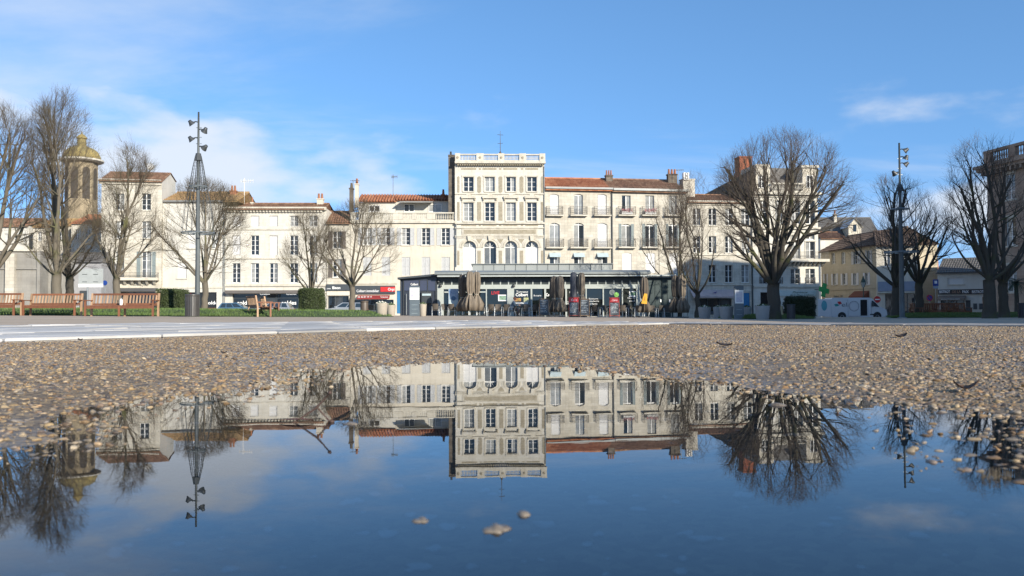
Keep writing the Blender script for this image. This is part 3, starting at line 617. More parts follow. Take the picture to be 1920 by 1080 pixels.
def shopfront(F, px, m_frame, cols, glass=None, rd=0.35, low=0.4, top=0.0):
    """glazed shop opening divided by posts, with a low stall riser"""
    u0, v0, u1, v1 = F.hole(px, rd); w = (u1 - u0) / cols
    fr = MB(); fr.box(u0 + .002, rd - 0.12, v0, u1 - .002, rd - 0.02, v0 + low)
    for k in range(cols + 1):
        x = min(max(u0 + w * k, u0 + 0.05), u1 - 0.05); fr.box(x - 0.045, rd - 0.11, v0 + low + .001, x + 0.045, rd - 0.025, v1 - 0.002)
    if top: fr.box(u0 + .01, rd - 0.105, v1 - top, u1 - .01, rd - 0.03, v1 - top + 0.07)
    o = fr.build('shopfront', m_frame, F.root)
    for k in range(cols): link('pane', pane_mesh(w - 0.09, v1 - v0 - low - .004, glass or shop_glass), o, (u0 + w * k + 0.045, rd - 0.05, v0 + low))
    return o, (u0, v0, u1, v1)
# ------------------------------------------------------------------ the row of houses behind the square, left to right
# --- white house at the far left of the row, gable end in the sun
F = Fac('town_house', 'beige bank building with white gable end and red tiled roof', 188, 93.5, 302, 94.6, limestone, deep=7.0)
for y0, y1 in ((363, 394), (415, 447), (472, 521)):
    F.win((265.5, y0, 283, y1), 2, 3, surround=0.12, shut='open' if y0 > 470 else None, shut_m=shutter_teal); F.win((216, y0, 233, y1), 2, 3, surround=0.12)
zt = F.uv(300, 339)[1]
so_, (a, b, c, d) = shopfront(F, (205, 548, 296, 583), anthracite, 4)
F.wall(zt); ze = zt + 0.06
u0, v0, u1, v1 = F.rect(200, 521, 299, 526); bal = MB().box(u0, -0.9, v0, u1, -.002, v1).build('balcony', trim_stone, F.root); link('railing', railing_mesh(u1 - u0 - .1, 0.55, 0.8, iron), bal, (u0 + .05, -0.02, v1))
for k in range(7): MB().prism([(-0.7, v0), (-.002, v0), (-.002, v0 - 0.5), (-0.2, v0 - 0.45)], 'x', u0 + 0.3 + k * (u1 - u0 - .9) / 6, u0 + 0.55 + k * (u1 - u0 - .9) / 6).build('bracket', trim_stone, bal)
for y0, y1, p in ((400, 403, 0.06), (454, 457, 0.08), (341, 346, 0.16), (336.5, 341, 0.32)): F.band('string_course', (186, y0, 303, y1), -p, -0.002, trim_stone)
F.text('BANQUE', 264, 534, 4.5, anthracite, 26, y=-0.03)
aw = F.rect(206, 540, 296, 546); MB().prism([(-0.01, aw[3]), (-1.0, aw[1]), (-0.98, aw[1] - .05), (-0.01, aw[3] - .08)], 'x', aw[0], aw[2]).build('awning', mat('dark_grey_canvas', (0.10, 0.10, 0.105), 0.8), F.root)
pk = 15.9 - F.z0 + 0.62                      # ridge
b = MB(); W_ = F.W; b.add([(W_ + .004, 0, zt - 4.0), (W_ + .004, 7.0, zt - 4.0), (W_ + .004, 7.0, zt + 0.9), (W_ + .004, 3.9, pk), (W_ + .004, 0, zt)], [(0, 1, 2, 3, 4)]); b.build('gable', render_white, F.root); MB().add([(0, 0, zt), (0, 3.9, pk - .05), (0, 7, zt + .9), (0, 7, zt)], [(0, 1, 2, 3)]).build('gable', render_white, F.root)
F.roof(-0.2, W_ + 0.12, zt + 0.02, pk + 0.03, 3.9, tile_brown, 0.45, back=False)
MB().add([(-.2, 3.9, pk + .1), (W_ + .12, 3.9, pk + .1), (W_ + .12, 7.2, zt + .95), (-.2, 7.2, zt + .95)], [(0, 1, 2, 3)]).build('roof_back', tile_brown, F.root)
dish = thing('satellite_dish', 'white satellite dish on the red roof of the bank building', 'satellite dish', at(281, 321, 98.0))
MB().lathe([(0.02, 0), (0.25, 0.03), (0.42, 0.12), (0.5, 0.2)], 18).build('reflector', white_paint, dish, (0, -0.1, 0.45), (R(70), 0, R(35)), smooth=True)
MB().tube([(0, 0, -1.2), (0, 0, 0.5)], 0.03, 6).build('mast', galv, dish); MB().tube([(0, -0.1, 0.35), (0.3, -0.7, 0.6)], 0.02, 5).build('arm', galv, dish)
# --- low white house with the dark shop, behind the lamp post
F = Fac('town_house', 'plain white house with ochre tiled roof next to the bank', 302.6, 95.2, 420, 95.4, render_white, deep=9)
F.win((332, 492, 350, 522), 2, 3, blind=True); F.win((352, 432, 368, 466), 2, 3, blind=True); F.win((395, 432, 411, 466), 2, 3)
so_, q = shopfront(F, (306, 548, 406, 584), mat('dark_red_frame', (0.16, 0.02, 0.03), 0.5), 4)
F.wall(F.uv(360, 377)[1]); F.roof(0.02, F.W + 1.5, F.top + 0.05, F.uv(360, 361.5, 4.5)[1], 4.5, tile_ochre, 0.35)
F.band('gutter', (303, 376, 420, 379), -0.34, -0.002, zinc); F.band('string_course', (303, 538, 420, 541), -0.06, -0.002, trim_stone)
F.text('soldes', 398, 567.5, 6, letter_white, 26, y=0.2, bold=0.02); F.text('CAFE COTON', 352, 543, 3.2, anthracite, 22, y=-0.03) if False else None
F.chimney((431, 357, 442, 372), 3.0, m=terracotta, pots=2)
F.pipe(419, 378, 584)
# --- five bay white house
F = Fac('town_house', 'white five-bay house with toothed cornice above a black shop', 421, 95.5, 612, 96.0, limestone_w, deep=9)
for i, cx in enumerate((443, 478, 513, 551, 587)):
    F.win((cx - 8, 404.5, cx + 8, 424.5), 2, 2, blind=i < 3, sill=False); F.win((cx - 7.7, 441.5, cx + 7.7, 478.5), 2, 4, blind=i in (0, 2), sill=False); F.win((cx - 7.7, 493.5, cx + 7.7, 530.5), 2, 4, sill=False)
so_, q = shopfront(F, (436, 551, 600, 584), anthracite, 4, top=0.5)
F.wall(F.uv(516, 391)[1]); F.roof(0.0, F.W - 0.2, F.top + 0.02, F.uv(516, 382.5, 3.2)[1], 3.2, tile_brown, 0.5)
F.band('cornice', (420, 388.5, 612.5, 394.5), -0.4, -0.002, trim_stone); F.dentils((426, 395, 606, 398), 30, -0.28, trim_stone)
for y in (429, 483.5): F.band('string_course', (422, y, 611, y + 2.2), -0.10, -0.002, trim_stone)
F.band('string_course', (422, 533, 611, 537), -0.14, -0.002, trim_stone)
aw = F.rect(425, 544.5, 606, 551); MB().box(aw[0], -0.75, aw[1] + .05, aw[2], -.002, aw[3]).build('shop_canopy', mat('grey_brown_canopy', (0.13, 0.115, 0.105), 0.6), F.root)
F.text('soldes', 541, 567.5, 7, letter_white, 28, y=0.2, bold=0.02); F.text('soldes', 458, 567.5, 7, letter_white, 28, y=0.2, bold=0.02)
for cx in (500, 549): F.text('lunettes', cx, 551.8, 2.4, letter_white, 18, y=-0.76)
F.chimney((594, 372, 606, 386), 2.6, pots=2); F.chimney((470, 379, 474, 386), 2.6, pots=1)
F.pipe(421.5, 396, 584)
# --- narrow tiled house with the grey shop sign
F = Fac('town_house', 'narrow house with red tiled roof and grey shop sign behind the bare tree', 613, 96.0, 657, 96.3, limestone, deep=8)
F.win((624, 434, 640, 466), 2, 3, shut='open', shut_m=shutter_brown); F.win((624, 486, 640, 520), 2, 3, shut='open', shut_m=shutter_brown)
so_, q = shopfront(F, (615, 555, 654, 585), anthracite, 3)
F.wall(F.uv(635, 417)[1]); F.roof(-0.1, F.W, F.top + 0.03, F.uv(635, 397.5, 4.0)[1], 4.0, tile_brown, 0.4)
F.box('sign_board', (612, 533, 657, 545), -0.2, -.002, anthracite); F.box('fascia', (613, 546, 657, 554), -0.1, -.002, render_cream)
F.text('Bison', 631, 539.5, 5, letter_white, 15, y=-0.215, bold=0.02); F.text('opticien', 616.5, 541, 2.6, letter_white, 8, y=-0.215)
# --- terrace house with balustrade and set-back top floor
F = Fac('terrace_house', 'cream house with grey shutters, balustraded terrace and set-back top floor', 657.5, 96.3, 856, 96.8, render_cream, deep=11)
for i, cx in enumerate((688.5, 723.5, 761, 798.5, 835.5)):
    F.win((cx - 8, 427.5, cx + 8, 459.5), 2, 4, shut='open', shut_m=shutter_grey if i != 1 else shutter_grey, sill=True)
    F.win((cx - 8, 482, cx + 8, 517), 2, 4, shut='closed', shut_m=shutter_grey, sill=False)
so_, q = shopfront(F, (664, 562, 738, 588), anthracite, 4); F.hole((744, 545, 754, 588), 0.2)
F.wall(F.uv(757, 417)[1])
F.band('cornice', (657, 414.5, 856.5, 418.5), -0.22, -0.002, trim_stone)
u0, v0, u1, v1 = F.rect(657.5, 398, 856, 414.3)
pan = []; L_ = u1 - u0
edges = (0.0, 0.19, 0.36, 0.44, 0.60, 0.70, 0.78, 0.97)
ba, a0, b0, a1, b1 = F.balustrade((657.5, 398, 856, 414.3), 0, trim_stone, y=-0.02, panels=[(u0 + L_ * .05, u0 + L_ * .20, 9), (u0 + L_ * .22, u0 + L_ * .40, 10), (u0 + L_ * .49, u0 + L_ * .58, 6), (u0 + L_ * .62, u0 + L_ * .72, 6), (u0 + L_ * .80, u0 + L_ * .97, 10)])
for f0, f1 in ((0, .05), (.20, .22), (.40, .49), (.58, .62), (.72, .80), (.97, 1.0)): MB().box(u0 + L_ * f0 + .01, -0.03, b0 + .2, u0 + L_ * f1 - .01, 0.25, b1 - 0.16).build('pier', trim_stone, ba)
# set-back storey
def setback(px, eave, ridge, back, wins, tile, step=0.0):
    a = F.rect(px[0], eave, px[1], 398, back)
    MB().box(a[0], back + step, F.top + .01, a[2], back + 5, a[3]).build('attic_wall', render_white, F.root)
    for w in wins:
        q = F.rect(w[0], w[1], w[2], w[3], back); wo = link('window', frame_mesh(q[2] - q[0], q[3] - q[1], 2, 1, white_paint, 0, 0.09), F.root, ((q[0] + q[2]) / 2, back + step - 0.05, q[1]))
        for k in range(2): link('pane', pane_mesh((q[2] - q[0]) / 2 - 0.1, q[3] - q[1] - 0.1, pane), wo, (-(q[2] - q[0]) / 2 + 0.05 + k * (q[2] - q[0]) / 2, 0.005, 0.05))
    zr = F.uv((px[0] + px[1]) / 2, ridge, back + 3.2)[1]
    s2 = F.deep; b = MB(); period = 0.34; n = int((a[2] - a[0] + 0.3) / period); run = 3.2
    for i in range(n):
        x = a[0] - 0.15 + period * i; rows = 6
        for r in range(rows):
            t0, t1 = r / rows, (r + 1) / rows; y0, y1 = back + step - 0.35 + (run + .35) * t0, back + step - 0.35 + (run + .35) * t1 + 0.04; z0, z1 = a[3] + 0.0 + (zr - a[3]) * t0 + 0.05, a[3] + (zr - a[3]) * t1 + 0.02
            vs = [(x + period * (0.5 - 0.34 * math.cos(math.pi * k / 4)), y, z + 0.12 * math.sin(math.pi * k / 4)) for y, z in ((y0, z0), (y1, z1)) for k in range(5)]
            b.add(vs, [(k, k + 1, k + 6, k + 5) for k in range(4)])
    b.quad((a[0] - .15, back + step - .33, a[3]), (a[2] + .15, back + step - .33, a[3]), (a[2] + .15, back + run, zr), (a[0] - .15, back + run, zr)); b.quad((a[0] - .15, back + run, zr), (a[2] + .15, back + run, zr), (a[2] + .15, F.deep, a[3]), (a[0] - .15, F.deep, a[3]))
    return b.build('roof', tile, F.root)
setback((672, 741.5), 379.5, 365.5, 2.6, [(692, 385, 713, 397.5)], tile_red); setback((742, 842), 376, 365.5, 2.6, [(757, 382, 777, 397.5), (803, 382, 828, 397.5)], tile_red, 0.3)
q = F.rect(750, 377.5, 812, 381, 2.2); MB().prism([(1.3, q[1]), (2.86, q[3]), (2.86, q[3] + .04), (1.3, q[1] + .06)], 'x', q[0], q[2]).build('awning', mat('pale_awning', (0.55, 0.55, 0.52), 0.8), F.root)
F.chimney((655, 352, 661.5, 398), 0.4, m=dark_stone, pots=1, pot_m=dark_stone, dep=0.7); F.chimney((665.5, 344, 672, 372), 1.4, m=render_cream, pots=1, dep=0.5); F.chimney((828, 364, 834, 372), 4.5, m=terracotta, pots=1)
F.box('sign_board', (663, 535.5, 741, 551), -0.22, -.002, anthracite); F.text('Colbert immobilier', 690, 545.5, 4.6, letter_white, 42, y=-0.235, bold=0.01)
F.box('red_sign', (714, 538, 741.5, 547), -0.28, -0.222, red_sign); F.text('Orpi', 734, 542.5, 5, letter_white, 12, y=-0.295, bold=0.01)
q = F.rect(671, 553.5, 731, 561); MB().prism([(-0.01, q[3]), (-0.9, q[1] + .1), (-0.9, q[1]), (-0.87, q[1]), (-0.01, q[3] - .08)], 'x', q[0], q[2]).build('awning', mat('dark_red_canvas', (0.28, 0.03, 0.03), 0.8), F.root)
F.text('05 46 87 19 19', 686, 557, 3, letter_white, 26, y=-0.93); F.text('Transactions', 722, 557, 2.6, letter_white, 14, y=-0.93)
q = F.rect(744.3, 546, 753.7, 588); MB().box(q[0], 0.08, q[1], q[2], 0.14, q[3]).build('door', mat('bright_blue_door', (0.03, 0.16, 0.33), 0.5), F.root)
F.band('string_course', (658, 529.5, 745, 532.5), -0.1, -0.002, trim_stone); F.pipe(855, 419, 520)
# --- ornate tower-like house in the middle
F = Fac('ornate_house', 'tall ornate cream house with balustraded flat roof and four arched windows', 853.5, 96.6, 1022, 97.0, limestone_w, deep=10, rd=0.28)
COLS = ((869, 888), (909, 927.7), (949, 967.3), (988.2, 1006.4))
for a, b in COLS:
    F.win((a, 331.5, b, 359), 2, 3, surround=0.17); F.win((a, 379.6, b, 414.5), 2, 4, surround=0.17)
ARC = ((868, 892.5), (907.3, 930.5), (946.5, 969.5), (985.8, 1009))
for k, (a, b) in enumerate(ARC):
    F.win((a, 452.2, b, 507), 2, 1, arch=0.5, sill=False, blind=False, deep=0.35)
    cx = (a + b) / 2; q = F.rect(a, 452.2, b, 507); uc = (q[0] + q[2]) / 2; r0 = (q[2] - q[0]) / 2; zc = q[3] - r0
    m_ = MB()
    for ri, ro, dp in ((r0 + .02, r0 + .20, -0.10), (r0 + .24, r0 + .42, -0.06)):
        for i in range(16):
            t0, t1 = math.pi * i / 16, math.pi * (i + 1) / 16; P4 = [(uc + math.cos(t) * rr, zc + math.sin(t) * rr) for rr, t in ((ri, t0), (ro, t0), (ro, t1), (ri, t1))]
            m_.prism(P4, 'y', dp, -0.001)
    m_.build('arch_moulding', trim_stone, F.root)
    MB().prism([(uc - .16, q[3] + .02), (uc + .16, q[3] + .02), (uc + .24, q[3] + .62), (uc - .24, q[3] + .62)], 'y', -0.26, -0.102).build('keystone', trim_stone, F.root)
    if k in (0, 3):
        for j in range(2): link('shutter', shutter_mesh(r0 - .01, zc - q[1] - .05, shutter_white), F.root, (q[0] + .01 + j * r0, 0.12, q[1] + .02))
F.wall(F.uv(938, 305)[1])
for y0, y1, p in ((303.6, 307.5, 0.5), (362.5, 364.8, 0.10), (417.2, 420.2, 0.20), (444, 446, 0.08), (441.5, 443.5, .12), (426.3, 428.3, .12)): F.band('cornice' if p > .3 else 'string_course', (853, y0, 1022.5, y1), -p, -0.002, trim_stone)
F.dentils((857, 307.7, 1019, 311.2), 38, -0.34, panel_stone)
for a, b in ((865, 893), (905, 931), (944, 970), (985, 1009), (898, 902), (936, 940), (977, 981)): F.box('frieze_panel', (a, 315, b, 318.2), -0.025, -.002, panel_stone); F.box('frieze_panel', (a, 421.5, b, 423.8), -0.025, -.002, panel_stone)
F.box('sign_panel', (866, 428.8, 1009, 441), -0.06, -.002, trim_stone); F.box('sign_panel_field', (870, 430.8, 1005, 438.5), -0.075, -.061, panel_stone)
for cx in (898.5, 938.5, 978, 859.5, 1016.5):
    w = 3.6 if 870 < cx < 1010 else 2.2
    u0, v0, u1, v1 = F.rect(cx - w, 330.5, cx + w, 361.5); h = (u1 - u0) / 2; pts = [((u0 + u1) / 2 + h * math.cos(t), (v1 - h if math.sin(t) >= 0 else v0 + h) + h * math.sin(t)) for t in [2 * math.pi * i / 16 for i in range(16)]]
    MB().prism(pts, 'y', -0.03, -.002).build('oval_panel', panel_stone, F.root); F.box('panel', (cx - w, 378.5, cx + w, 413.5), -0.03, -.002, panel_stone)
    F.box('panel', (cx - w * .85, 470, cx + w * .85, 497), -0.03, -.002, panel_stone)
for a, b in COLS:
    cx = (a + b) / 2; F.box('window_hood', (cx - 14, 368, cx + 14, 372), -0.22, -.002, trim_stone); q = F.rect(cx - 7, 364.9, cx + 7, 367.9); MB().prism([(q[0], q[1]), (q[2], q[1]), ((q[0] + q[2]) / 2 + .2, q[3]), ((q[0] + q[2]) / 2 - .2, q[3])], 'y', -0.2, -.003).build('hood_ornament', trim_stone, F.root)
    for x in (cx - 13, cx + 11): F.box('bracket', (x, 372.2, x + 2, 376), -0.18, -.002, panel_stone)
for cx in (898.9, 938.5, 977.5): 
    q = F.rect(cx - 6, 448, cx + 6, 457); MB().prism([(q[0], q[3]), (q[2], q[3]), ((q[0] + q[2]) / 2, q[1])], 'y', -0.03, -.002).build('spandrel_panel', panel_stone, F.root)
q = F.rect(853.5, 289, 1022, 303.4); L_ = q[2] - q[0]; P_ = ((0, .055), (.235, .315), (.475, .545), (.71, .785), (.935, 1.0))
pan = [(q[0] + L_ * P_[i][1], q[0] + L_ * P_[i + 1][0], 11) for i in range(4)]
ba, a0, b0, a1, b1 = F.balustrade((853.5, 289.5, 1022, 303.4), 0, trim_stone, y=-0.3, t=0.22, panels=pan)
for f0, f1 in P_:
    pr = MB().box(q[0] + L_ * f0, -0.36, b0 + .001, q[0] + L_ * f1, 0.0, b1 + 0.06).build('pier', trim_stone, ba); x = q[0] + L_ * (f0 + f1) / 2; MB().lathe([(0.14, 0), (0.14, .04), (.05, .06)], 12).build('rosette', panel_stone, pr, (x, -0.361, (b0 + b1) / 2), (R(90), 0, 0))
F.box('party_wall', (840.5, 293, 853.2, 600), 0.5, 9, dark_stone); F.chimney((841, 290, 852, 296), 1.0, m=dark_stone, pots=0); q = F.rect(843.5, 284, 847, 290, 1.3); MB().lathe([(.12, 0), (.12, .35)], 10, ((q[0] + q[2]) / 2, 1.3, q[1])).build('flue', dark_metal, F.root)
q = F.uv(938, 287.5); vane = thing('weather_vane', 'thin iron weather vane on the flat roof of the tall ornate house', 'weather vane', (F.root.matrix_basis @ Vector((q[0], -0.2, F.top + 1.02))))
MB().tube([(0, 0, -.1), (0, 0, 2.6)], [.05, .02], 6).build('mast', iron, vane); MB().tube([(-.32, 0, 2.15), (.35, 0, 2.1)], .025, 5).build('arrow', iron, vane); MB().tube([(-.3, .1, 1.15), (.3, -.1, 1.15)], .025, 5).build('cross_bar', iron, vane); MB().lathe([(0.16, 0), (.12, .12), (.04, .25)], 10).build('base', iron, vane)
F.pipe(1021, 312, 500); F.pipe(855.5, 420, 500)
# --- stained stone houses with red roof, right of the tower
F = Fac('balcony_house', 'stained stone house with iron balconies under the orange tiled roof', 1022.6, 97.1, 1148, 98.2, limestone, deep=9)
for k, (a, b) in enumerate(((1030.5, 1048), (1076, 1093), (1120, 1137.5))):
    w_ = 1.9
    F.win((a, 364, b, 403), 2, 1, arch=0.12, sill=False, blind=k != 1, rail=(w_, 0.95, 0.4)); F.win((a - .3, 418, b + 1.5, 463.5), 2, 1, arch=0.18, sill=False, blind='louvre' if k == 2 else False, rail=(2.0, 0.95, 0.45))
    F.win((a, 473.5, b + 1.5, 512), 2, 1, arch=0.12, sill=False); q = F.rect(a - 1, 474, b + 2.5, 482); MB().prism([(-0.01, q[3]), (-0.45, q[1]), (-0.44, q[1] - .03), (-.01, q[3] - .06)], 'x', q[0], q[2]).build('window_awning', mat('pale_blue_canvas', (0.42, 0.50, 0.52), 0.8), F.root)
F.wall(F.uv(1085, 355)[1]); F.roof(0.02, F.W + .02, F.top + 0.03, F.uv(1085, 335.5, 4.5)[1], 4.5, tile_red, 0.4)
F.band('gutter', (1022, 351.5, 1148, 355), -0.4, -0.002, zinc); F.chimney((1136.5, 328, 1149, 345), 3.4, m=dark_stone, pots=3)
F.pipe(1148, 356, 505, dark_metal, .08)
F = Fac('balcony_house', 'stone house with pink flowers on its top balconies, half behind the tree', 1148.6, 98.2, 1289, 99.7, limestone, deep=9)
for k, (a, b) in enumerate(((1166, 1182.5), (1210, 1226.5), (1254, 1269))):
    o1 = F.win((a, 366.5, b, 403), 2, 1, sill=False, rail=(2.0, .95, .45)); F.win((a - .5, 420, b + .7, 463), 2, 1, arch=.16, sill=False, shut='narrow', shut_m=shutter_teal, rail=(2.0, .95, .45)); F.win((a + 1, 474, b + 2, 512), 2, 1, arch=.1, sill=False, shut='closed', shut_m=shutter_white)
    if k < 2:
        q = F.rect(a, 395, b, 403.5); o = MB().box(q[0] - .1, -0.42, q[1] + .1, q[2] + .1, -.22, q[1] + .38).build('flower_box', white_paint, F.root); fl = MB()
        for i in range(70):
            x, y, z = random.uniform(q[0] - .15, q[2] + .15), random.uniform(-.5, -.18), q[1] + .38 + random.random() ** 2 * .35; t = .06; a_ = random.random() * 6
            fl.add([(x - t * math.cos(a_), y - t, z), (x + t * math.cos(a_), y, z - t), (x + t * .3, y + t, z + t), (x - t, y, z + t * .8)], [(0, 1, 2, 3)])
        fl.build('flowers', mat('pink_petals', (0.55, 0.13, 0.16), 0.7, (0.62, 0.30, 0.30)), o)
F.wall(F.uv(1218, 358.5)[1]); F.roof(-0.0, F.W + .1, F.top + 0.03, F.uv(1218, 338, 4.5)[1], 4.5, tile_brown, 0.4)
F.band('gutter', (1149, 354.5, 1289, 358.5), -0.4, -0.002, zinc); F.chimney((1253, 326, 1270, 348), 3.2, m=dark_stone, pots=3); F.chimney((1281, 335, 1303, 365), 2.6, m=limestone, pots=0, dep=1.2)
q = F.rect(1282, 323.5, 1292.5, 337, 2.4); ac = MB().box(q[0], 2.4, q[1], q[2], 2.9, q[3]).build('air_conditioner', white_paint, F.root)
for z in (.3, .75): MB().ring(((q[0] + q[2]) / 2, 2.39, q[1] + (q[3] - q[1]) * z), .17, .045, 14, 'y').build('fan_ring', dark_metal, ac)
# --- house with brown shutters and pink awning
F = Fac('town_house', 'three-storey pale house with brown roof above a pinkish shop awning', 1289.8, 99.8, 1412, 100.9, limestone, deep=9)
for a, b in ((1299.5, 1313), (1328.7, 1342.8), (1359.5, 1373.7), (1390, 1405)):
    F.win((a, 391, b, 422.5), 2, 3, sill=True, shut=None); F.win((a, 443, b, 474.5), 2, 3, sill=True, surround=.1); F.win((a, 496.5, b, 530), 2, 3, sill=True, surround=.12, shut=None)
so_, q = shopfront(F, (1306, 560, 1372, 590), anthracite, 3); F.hole((1394, 549, 1406, 590), .2)
F.wall(F.uv(1350, 379)[1]); F.roof(0, F.W, F.top + .03, F.uv(1350, 366.5, 4.0)[1], 4.0, tile_brown, .4)
F.band('cornice', (1290, 377, 1412, 380.5), -.35, -.002, trim_stone); F.band('string_course', (1290, 383, 1412, 385), -.12, -.002, trim_stone)
for y in (476.5, 532.5): F.band('string_course', (1290, y, 1412, y + 2.4), -.12, -.002, trim_stone)
q = F.rect(1293, 543, 1376, 558.5); aw = MB().prism([(-.01, q[3]), (-1.2, q[1] + .2), (-1.2, q[1]), (-1.16, q[1]), (-1.16, q[1] + .17), (-.01, q[3] - .06)], 'x', q[0], q[2]).build('awning', mat('pinkish_canvas', (0.50, 0.40, 0.38), 0.85), F.root)
MB().prism([((q[0] + q[2]) / 2 - .35, q[1] + .55), ((q[0] + q[2]) / 2 + .1, q[1] + .5), ((q[0] + q[2]) / 2 + .3, q[1] + .75)], 'y', -1.0, -.98).build('emblem', mat('violet_print', (0.12, 0.09, 0.22), .7), aw)
q = F.rect(1394.3, 549.3, 1405.7, 590); MB().box(q[0], .08, q[1], q[2], .14, q[3]).build('door', mat('azure_door', (0.02, 0.17, 0.36), .5), F.root)
F.pipe(1411, 381, 590, dark_metal, .09)
# --- corner house with pharmacy
F = Fac('corner_house', 'tall pale corner house with long balcony and pharmacy below', 1412.6, 101.0, 1536, 102.0, limestone_w, deep=19)
for a, b in ((1424, 1438), (1453, 1467), (1482.7, 1500), (1510.5, 1528)):
    F.win((a, 504, b, 532.5), 2, 3, sill=False); q = F.rect(a, 525, b, 532); link('railing', railing_mesh(q[2] - q[0], .75, .12, iron), F.root, (q[0], -.01, q[1]))
    F.win((a, 453, b, 485), 2, 2, sill=False, surround=.12); F.win((a, 376, b, 420), 2, 2, surround=.14); F.win((a + 1, 441, b - 1, 449), 2, 1, sill=False, surround=.1)
so_, q = shopfront(F, (1475, 560, 1530, 592), anthracite, 3); so_, q = shopfront(F, (1426, 548, 1444, 590), mat('violet_poster_frame', (0.04, .03, .11), .5), 1)
F.wall(F.uv(1474, 366)[1])
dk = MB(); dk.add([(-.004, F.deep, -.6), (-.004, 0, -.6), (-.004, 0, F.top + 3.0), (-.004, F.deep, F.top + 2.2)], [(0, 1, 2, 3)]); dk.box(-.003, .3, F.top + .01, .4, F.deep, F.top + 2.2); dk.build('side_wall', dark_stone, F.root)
for y0, y1, p in ((361, 366, .5), (368, 370, .15), (425.5, 429.5, .28), (434, 436, .1), (536, 539, .15)): F.band('cornice' if p > .2 else 'string_course', (1412, y0, 1537, y1), -p, -.002, trim_stone)
q = F.rect(1413, 307, 1446, 361); MB().box(q[0] + .41, .3, F.top + .01, q[2], 5, q[3]).build('attic_wall', render_cream, F.root); q = F.rect(1507, 314, 1534, 361); at_ = MB().box(q[0], .3, F.top + .01, q[2], 5, q[3]).build('attic_wall', render_cream, F.root)
MB().box(q[0] - .2, .1, q[3] + .001, q[2] + .2, 5.2, q[3] + .3).build('attic_cornice', trim_stone, F.root)
for a, b in ((1514, 1526), (1424, 1435)):
    w = F.rect(a, 328, b, 352); wo = link('window', frame_mesh(w[2] - w[0], w[3] - w[1], 2, 2, white_paint), F.root, ((w[0] + w[2]) / 2, .26, w[1])); link('pane', pane_mesh(w[2] - w[0] - .06, w[3] - w[1] - .06, pane), wo, (-(w[2] - w[0]) / 2 + .03, .005, .03))
q = F.rect(1446, 306, 1507, 361); b = MB(); b.add([(q[0], 1.2, F.top), (q[2], 1.2, F.top), (q[2], 3.4, q[3]), (q[0], 3.4, q[3]), (q[2], 8, q[3]), (q[0], 8, q[3]), (q[2], 9, F.top), (q[0], 9, F.top)], [(0, 1, 2, 3), (3, 2, 4, 5), (5, 4, 6, 7), (0, 3, 5, 7), (1, 6, 4, 2)]); b.build('mansard_roof', slate, F.root)
F.balustrade((1446.5, 343, 1506.5, 360.8), 22, trim_stone, y=-.1, t=.25)
F.chimney((1387, 293, 1410, 345), 5.5, m=mat('red_chimney_brick', (0.36, .12, .06), .9, (.28, .09, .05), scale=4, course=(.22, .075, .8, 1.3)), pots=0, dep=1.6)
q = F.rect(1366, 318, 1369, 335, 9); MB().tube([((q[0] + q[2]) / 2, 9, q[1] - 1.5), ((q[0] + q[2]) / 2, 9, q[3])], .12, 8).build('flue', dark_metal, F.root)
q = F.rect(1466, 486.5, 1543, 490); bal = MB().box(q[0], -1.1, q[1] - .1, q[2] + .3, -.002, q[3]).build('balcony', trim_stone, F.root); link('railing', railing_mesh(q[2] - q[0] + .2, .85, 1.0, iron), bal, (q[0] + .05, -.02, q[3]))
for k in range(10): MB().prism([(-.95, q[1] - .1), (-.002, q[1] - .1), (-.002, q[1] - .65), (-.3, q[1] - .5)], 'x', q[0] + .2 + k * (q[2] - q[0] - .5) / 9, q[0] + .42 + k * (q[2] - q[0] - .5) / 9).build('bracket', trim_stone, bal)
F.box('pharmacy_sign', (1459, 545, 1529, 555), -.15, -.002, mat('pale_green_sign', (0.52, .58, .54), .5)); dg = mat('dark_green_print', (.03, .09, .05), .6)
F.text('Pharmacie', 1499, 548, 4, dg, 28, y=-.165, shear=.3); F.text('de la Place Colbert', 1502, 552.8, 3, dg, 44, y=-.165, shear=.3)
gc = thing('pharmacy_cross', 'glowing green pharmacy cross on the corner house', 'sign', at(1545, 544, 100.4))
gm = mat('green_cross_enamel', (.02, .32, .08), .4, (.015, .25, .06)); b = MB(); b.prism([(-.28, -.8), (.28, -.8), (.28, -.28), (.8, -.28), (.8, .28), (.28, .28), (.28, .8), (-.28, .8), (-.28, .28), (-.8, .28), (-.8, -.28), (-.28, -.28)], 'y', -.08, .08); b.build('cross', gm, gc, rot=(0, R(12), R(30))); MB().tube([(0, 0, 0), (-.9, .6, .1)], .04, 6).build('bracket', dark_metal, gc)
gc['label'] = 'green pharmacy cross on the corner house above the van'
# --- honey coloured house down the side street
F = Fac('side_street_house', 'honey-coloured stone house with brown roof behind the white van', 1541, 112, 1645, 100, yellow_stone, deep=8)
for a, b in ((1559, 1566), (1577.5, 1585), (1601, 1609.5), (1626, 1632)): F.win((a, 474 - (a - 1559) * .07, b, 495), 2, 3, sill=False, shut='open' if a > 1590 else None, shut_m=shutter_grey)
for a, b in ((1546.5, 1550.5), (1562, 1568), (1580, 1586), (1600, 1606.5), (1622, 1628)): F.win((a, 514 - (a - 1546) * .03, b, 534), 2, 3, sill=True, shut='open', shut_m=shutter_white)
so_, q = shopfront(F, (1602, 562, 1628, 592), dark_metal, 2)
F.wall(F.uv(1592, 464)[1]); F.roof(-.3, F.W + .2, F.top + .03, F.top + 2.0, 4, tile_dark, .5)
F.band('string_course', (1542, 540, 1644, 543), -.08, -.002, yellow_stone); F.text('Saveurs Thé', 1572, 555, 4, dark_metal, 17, y=-.05, shear=.2)
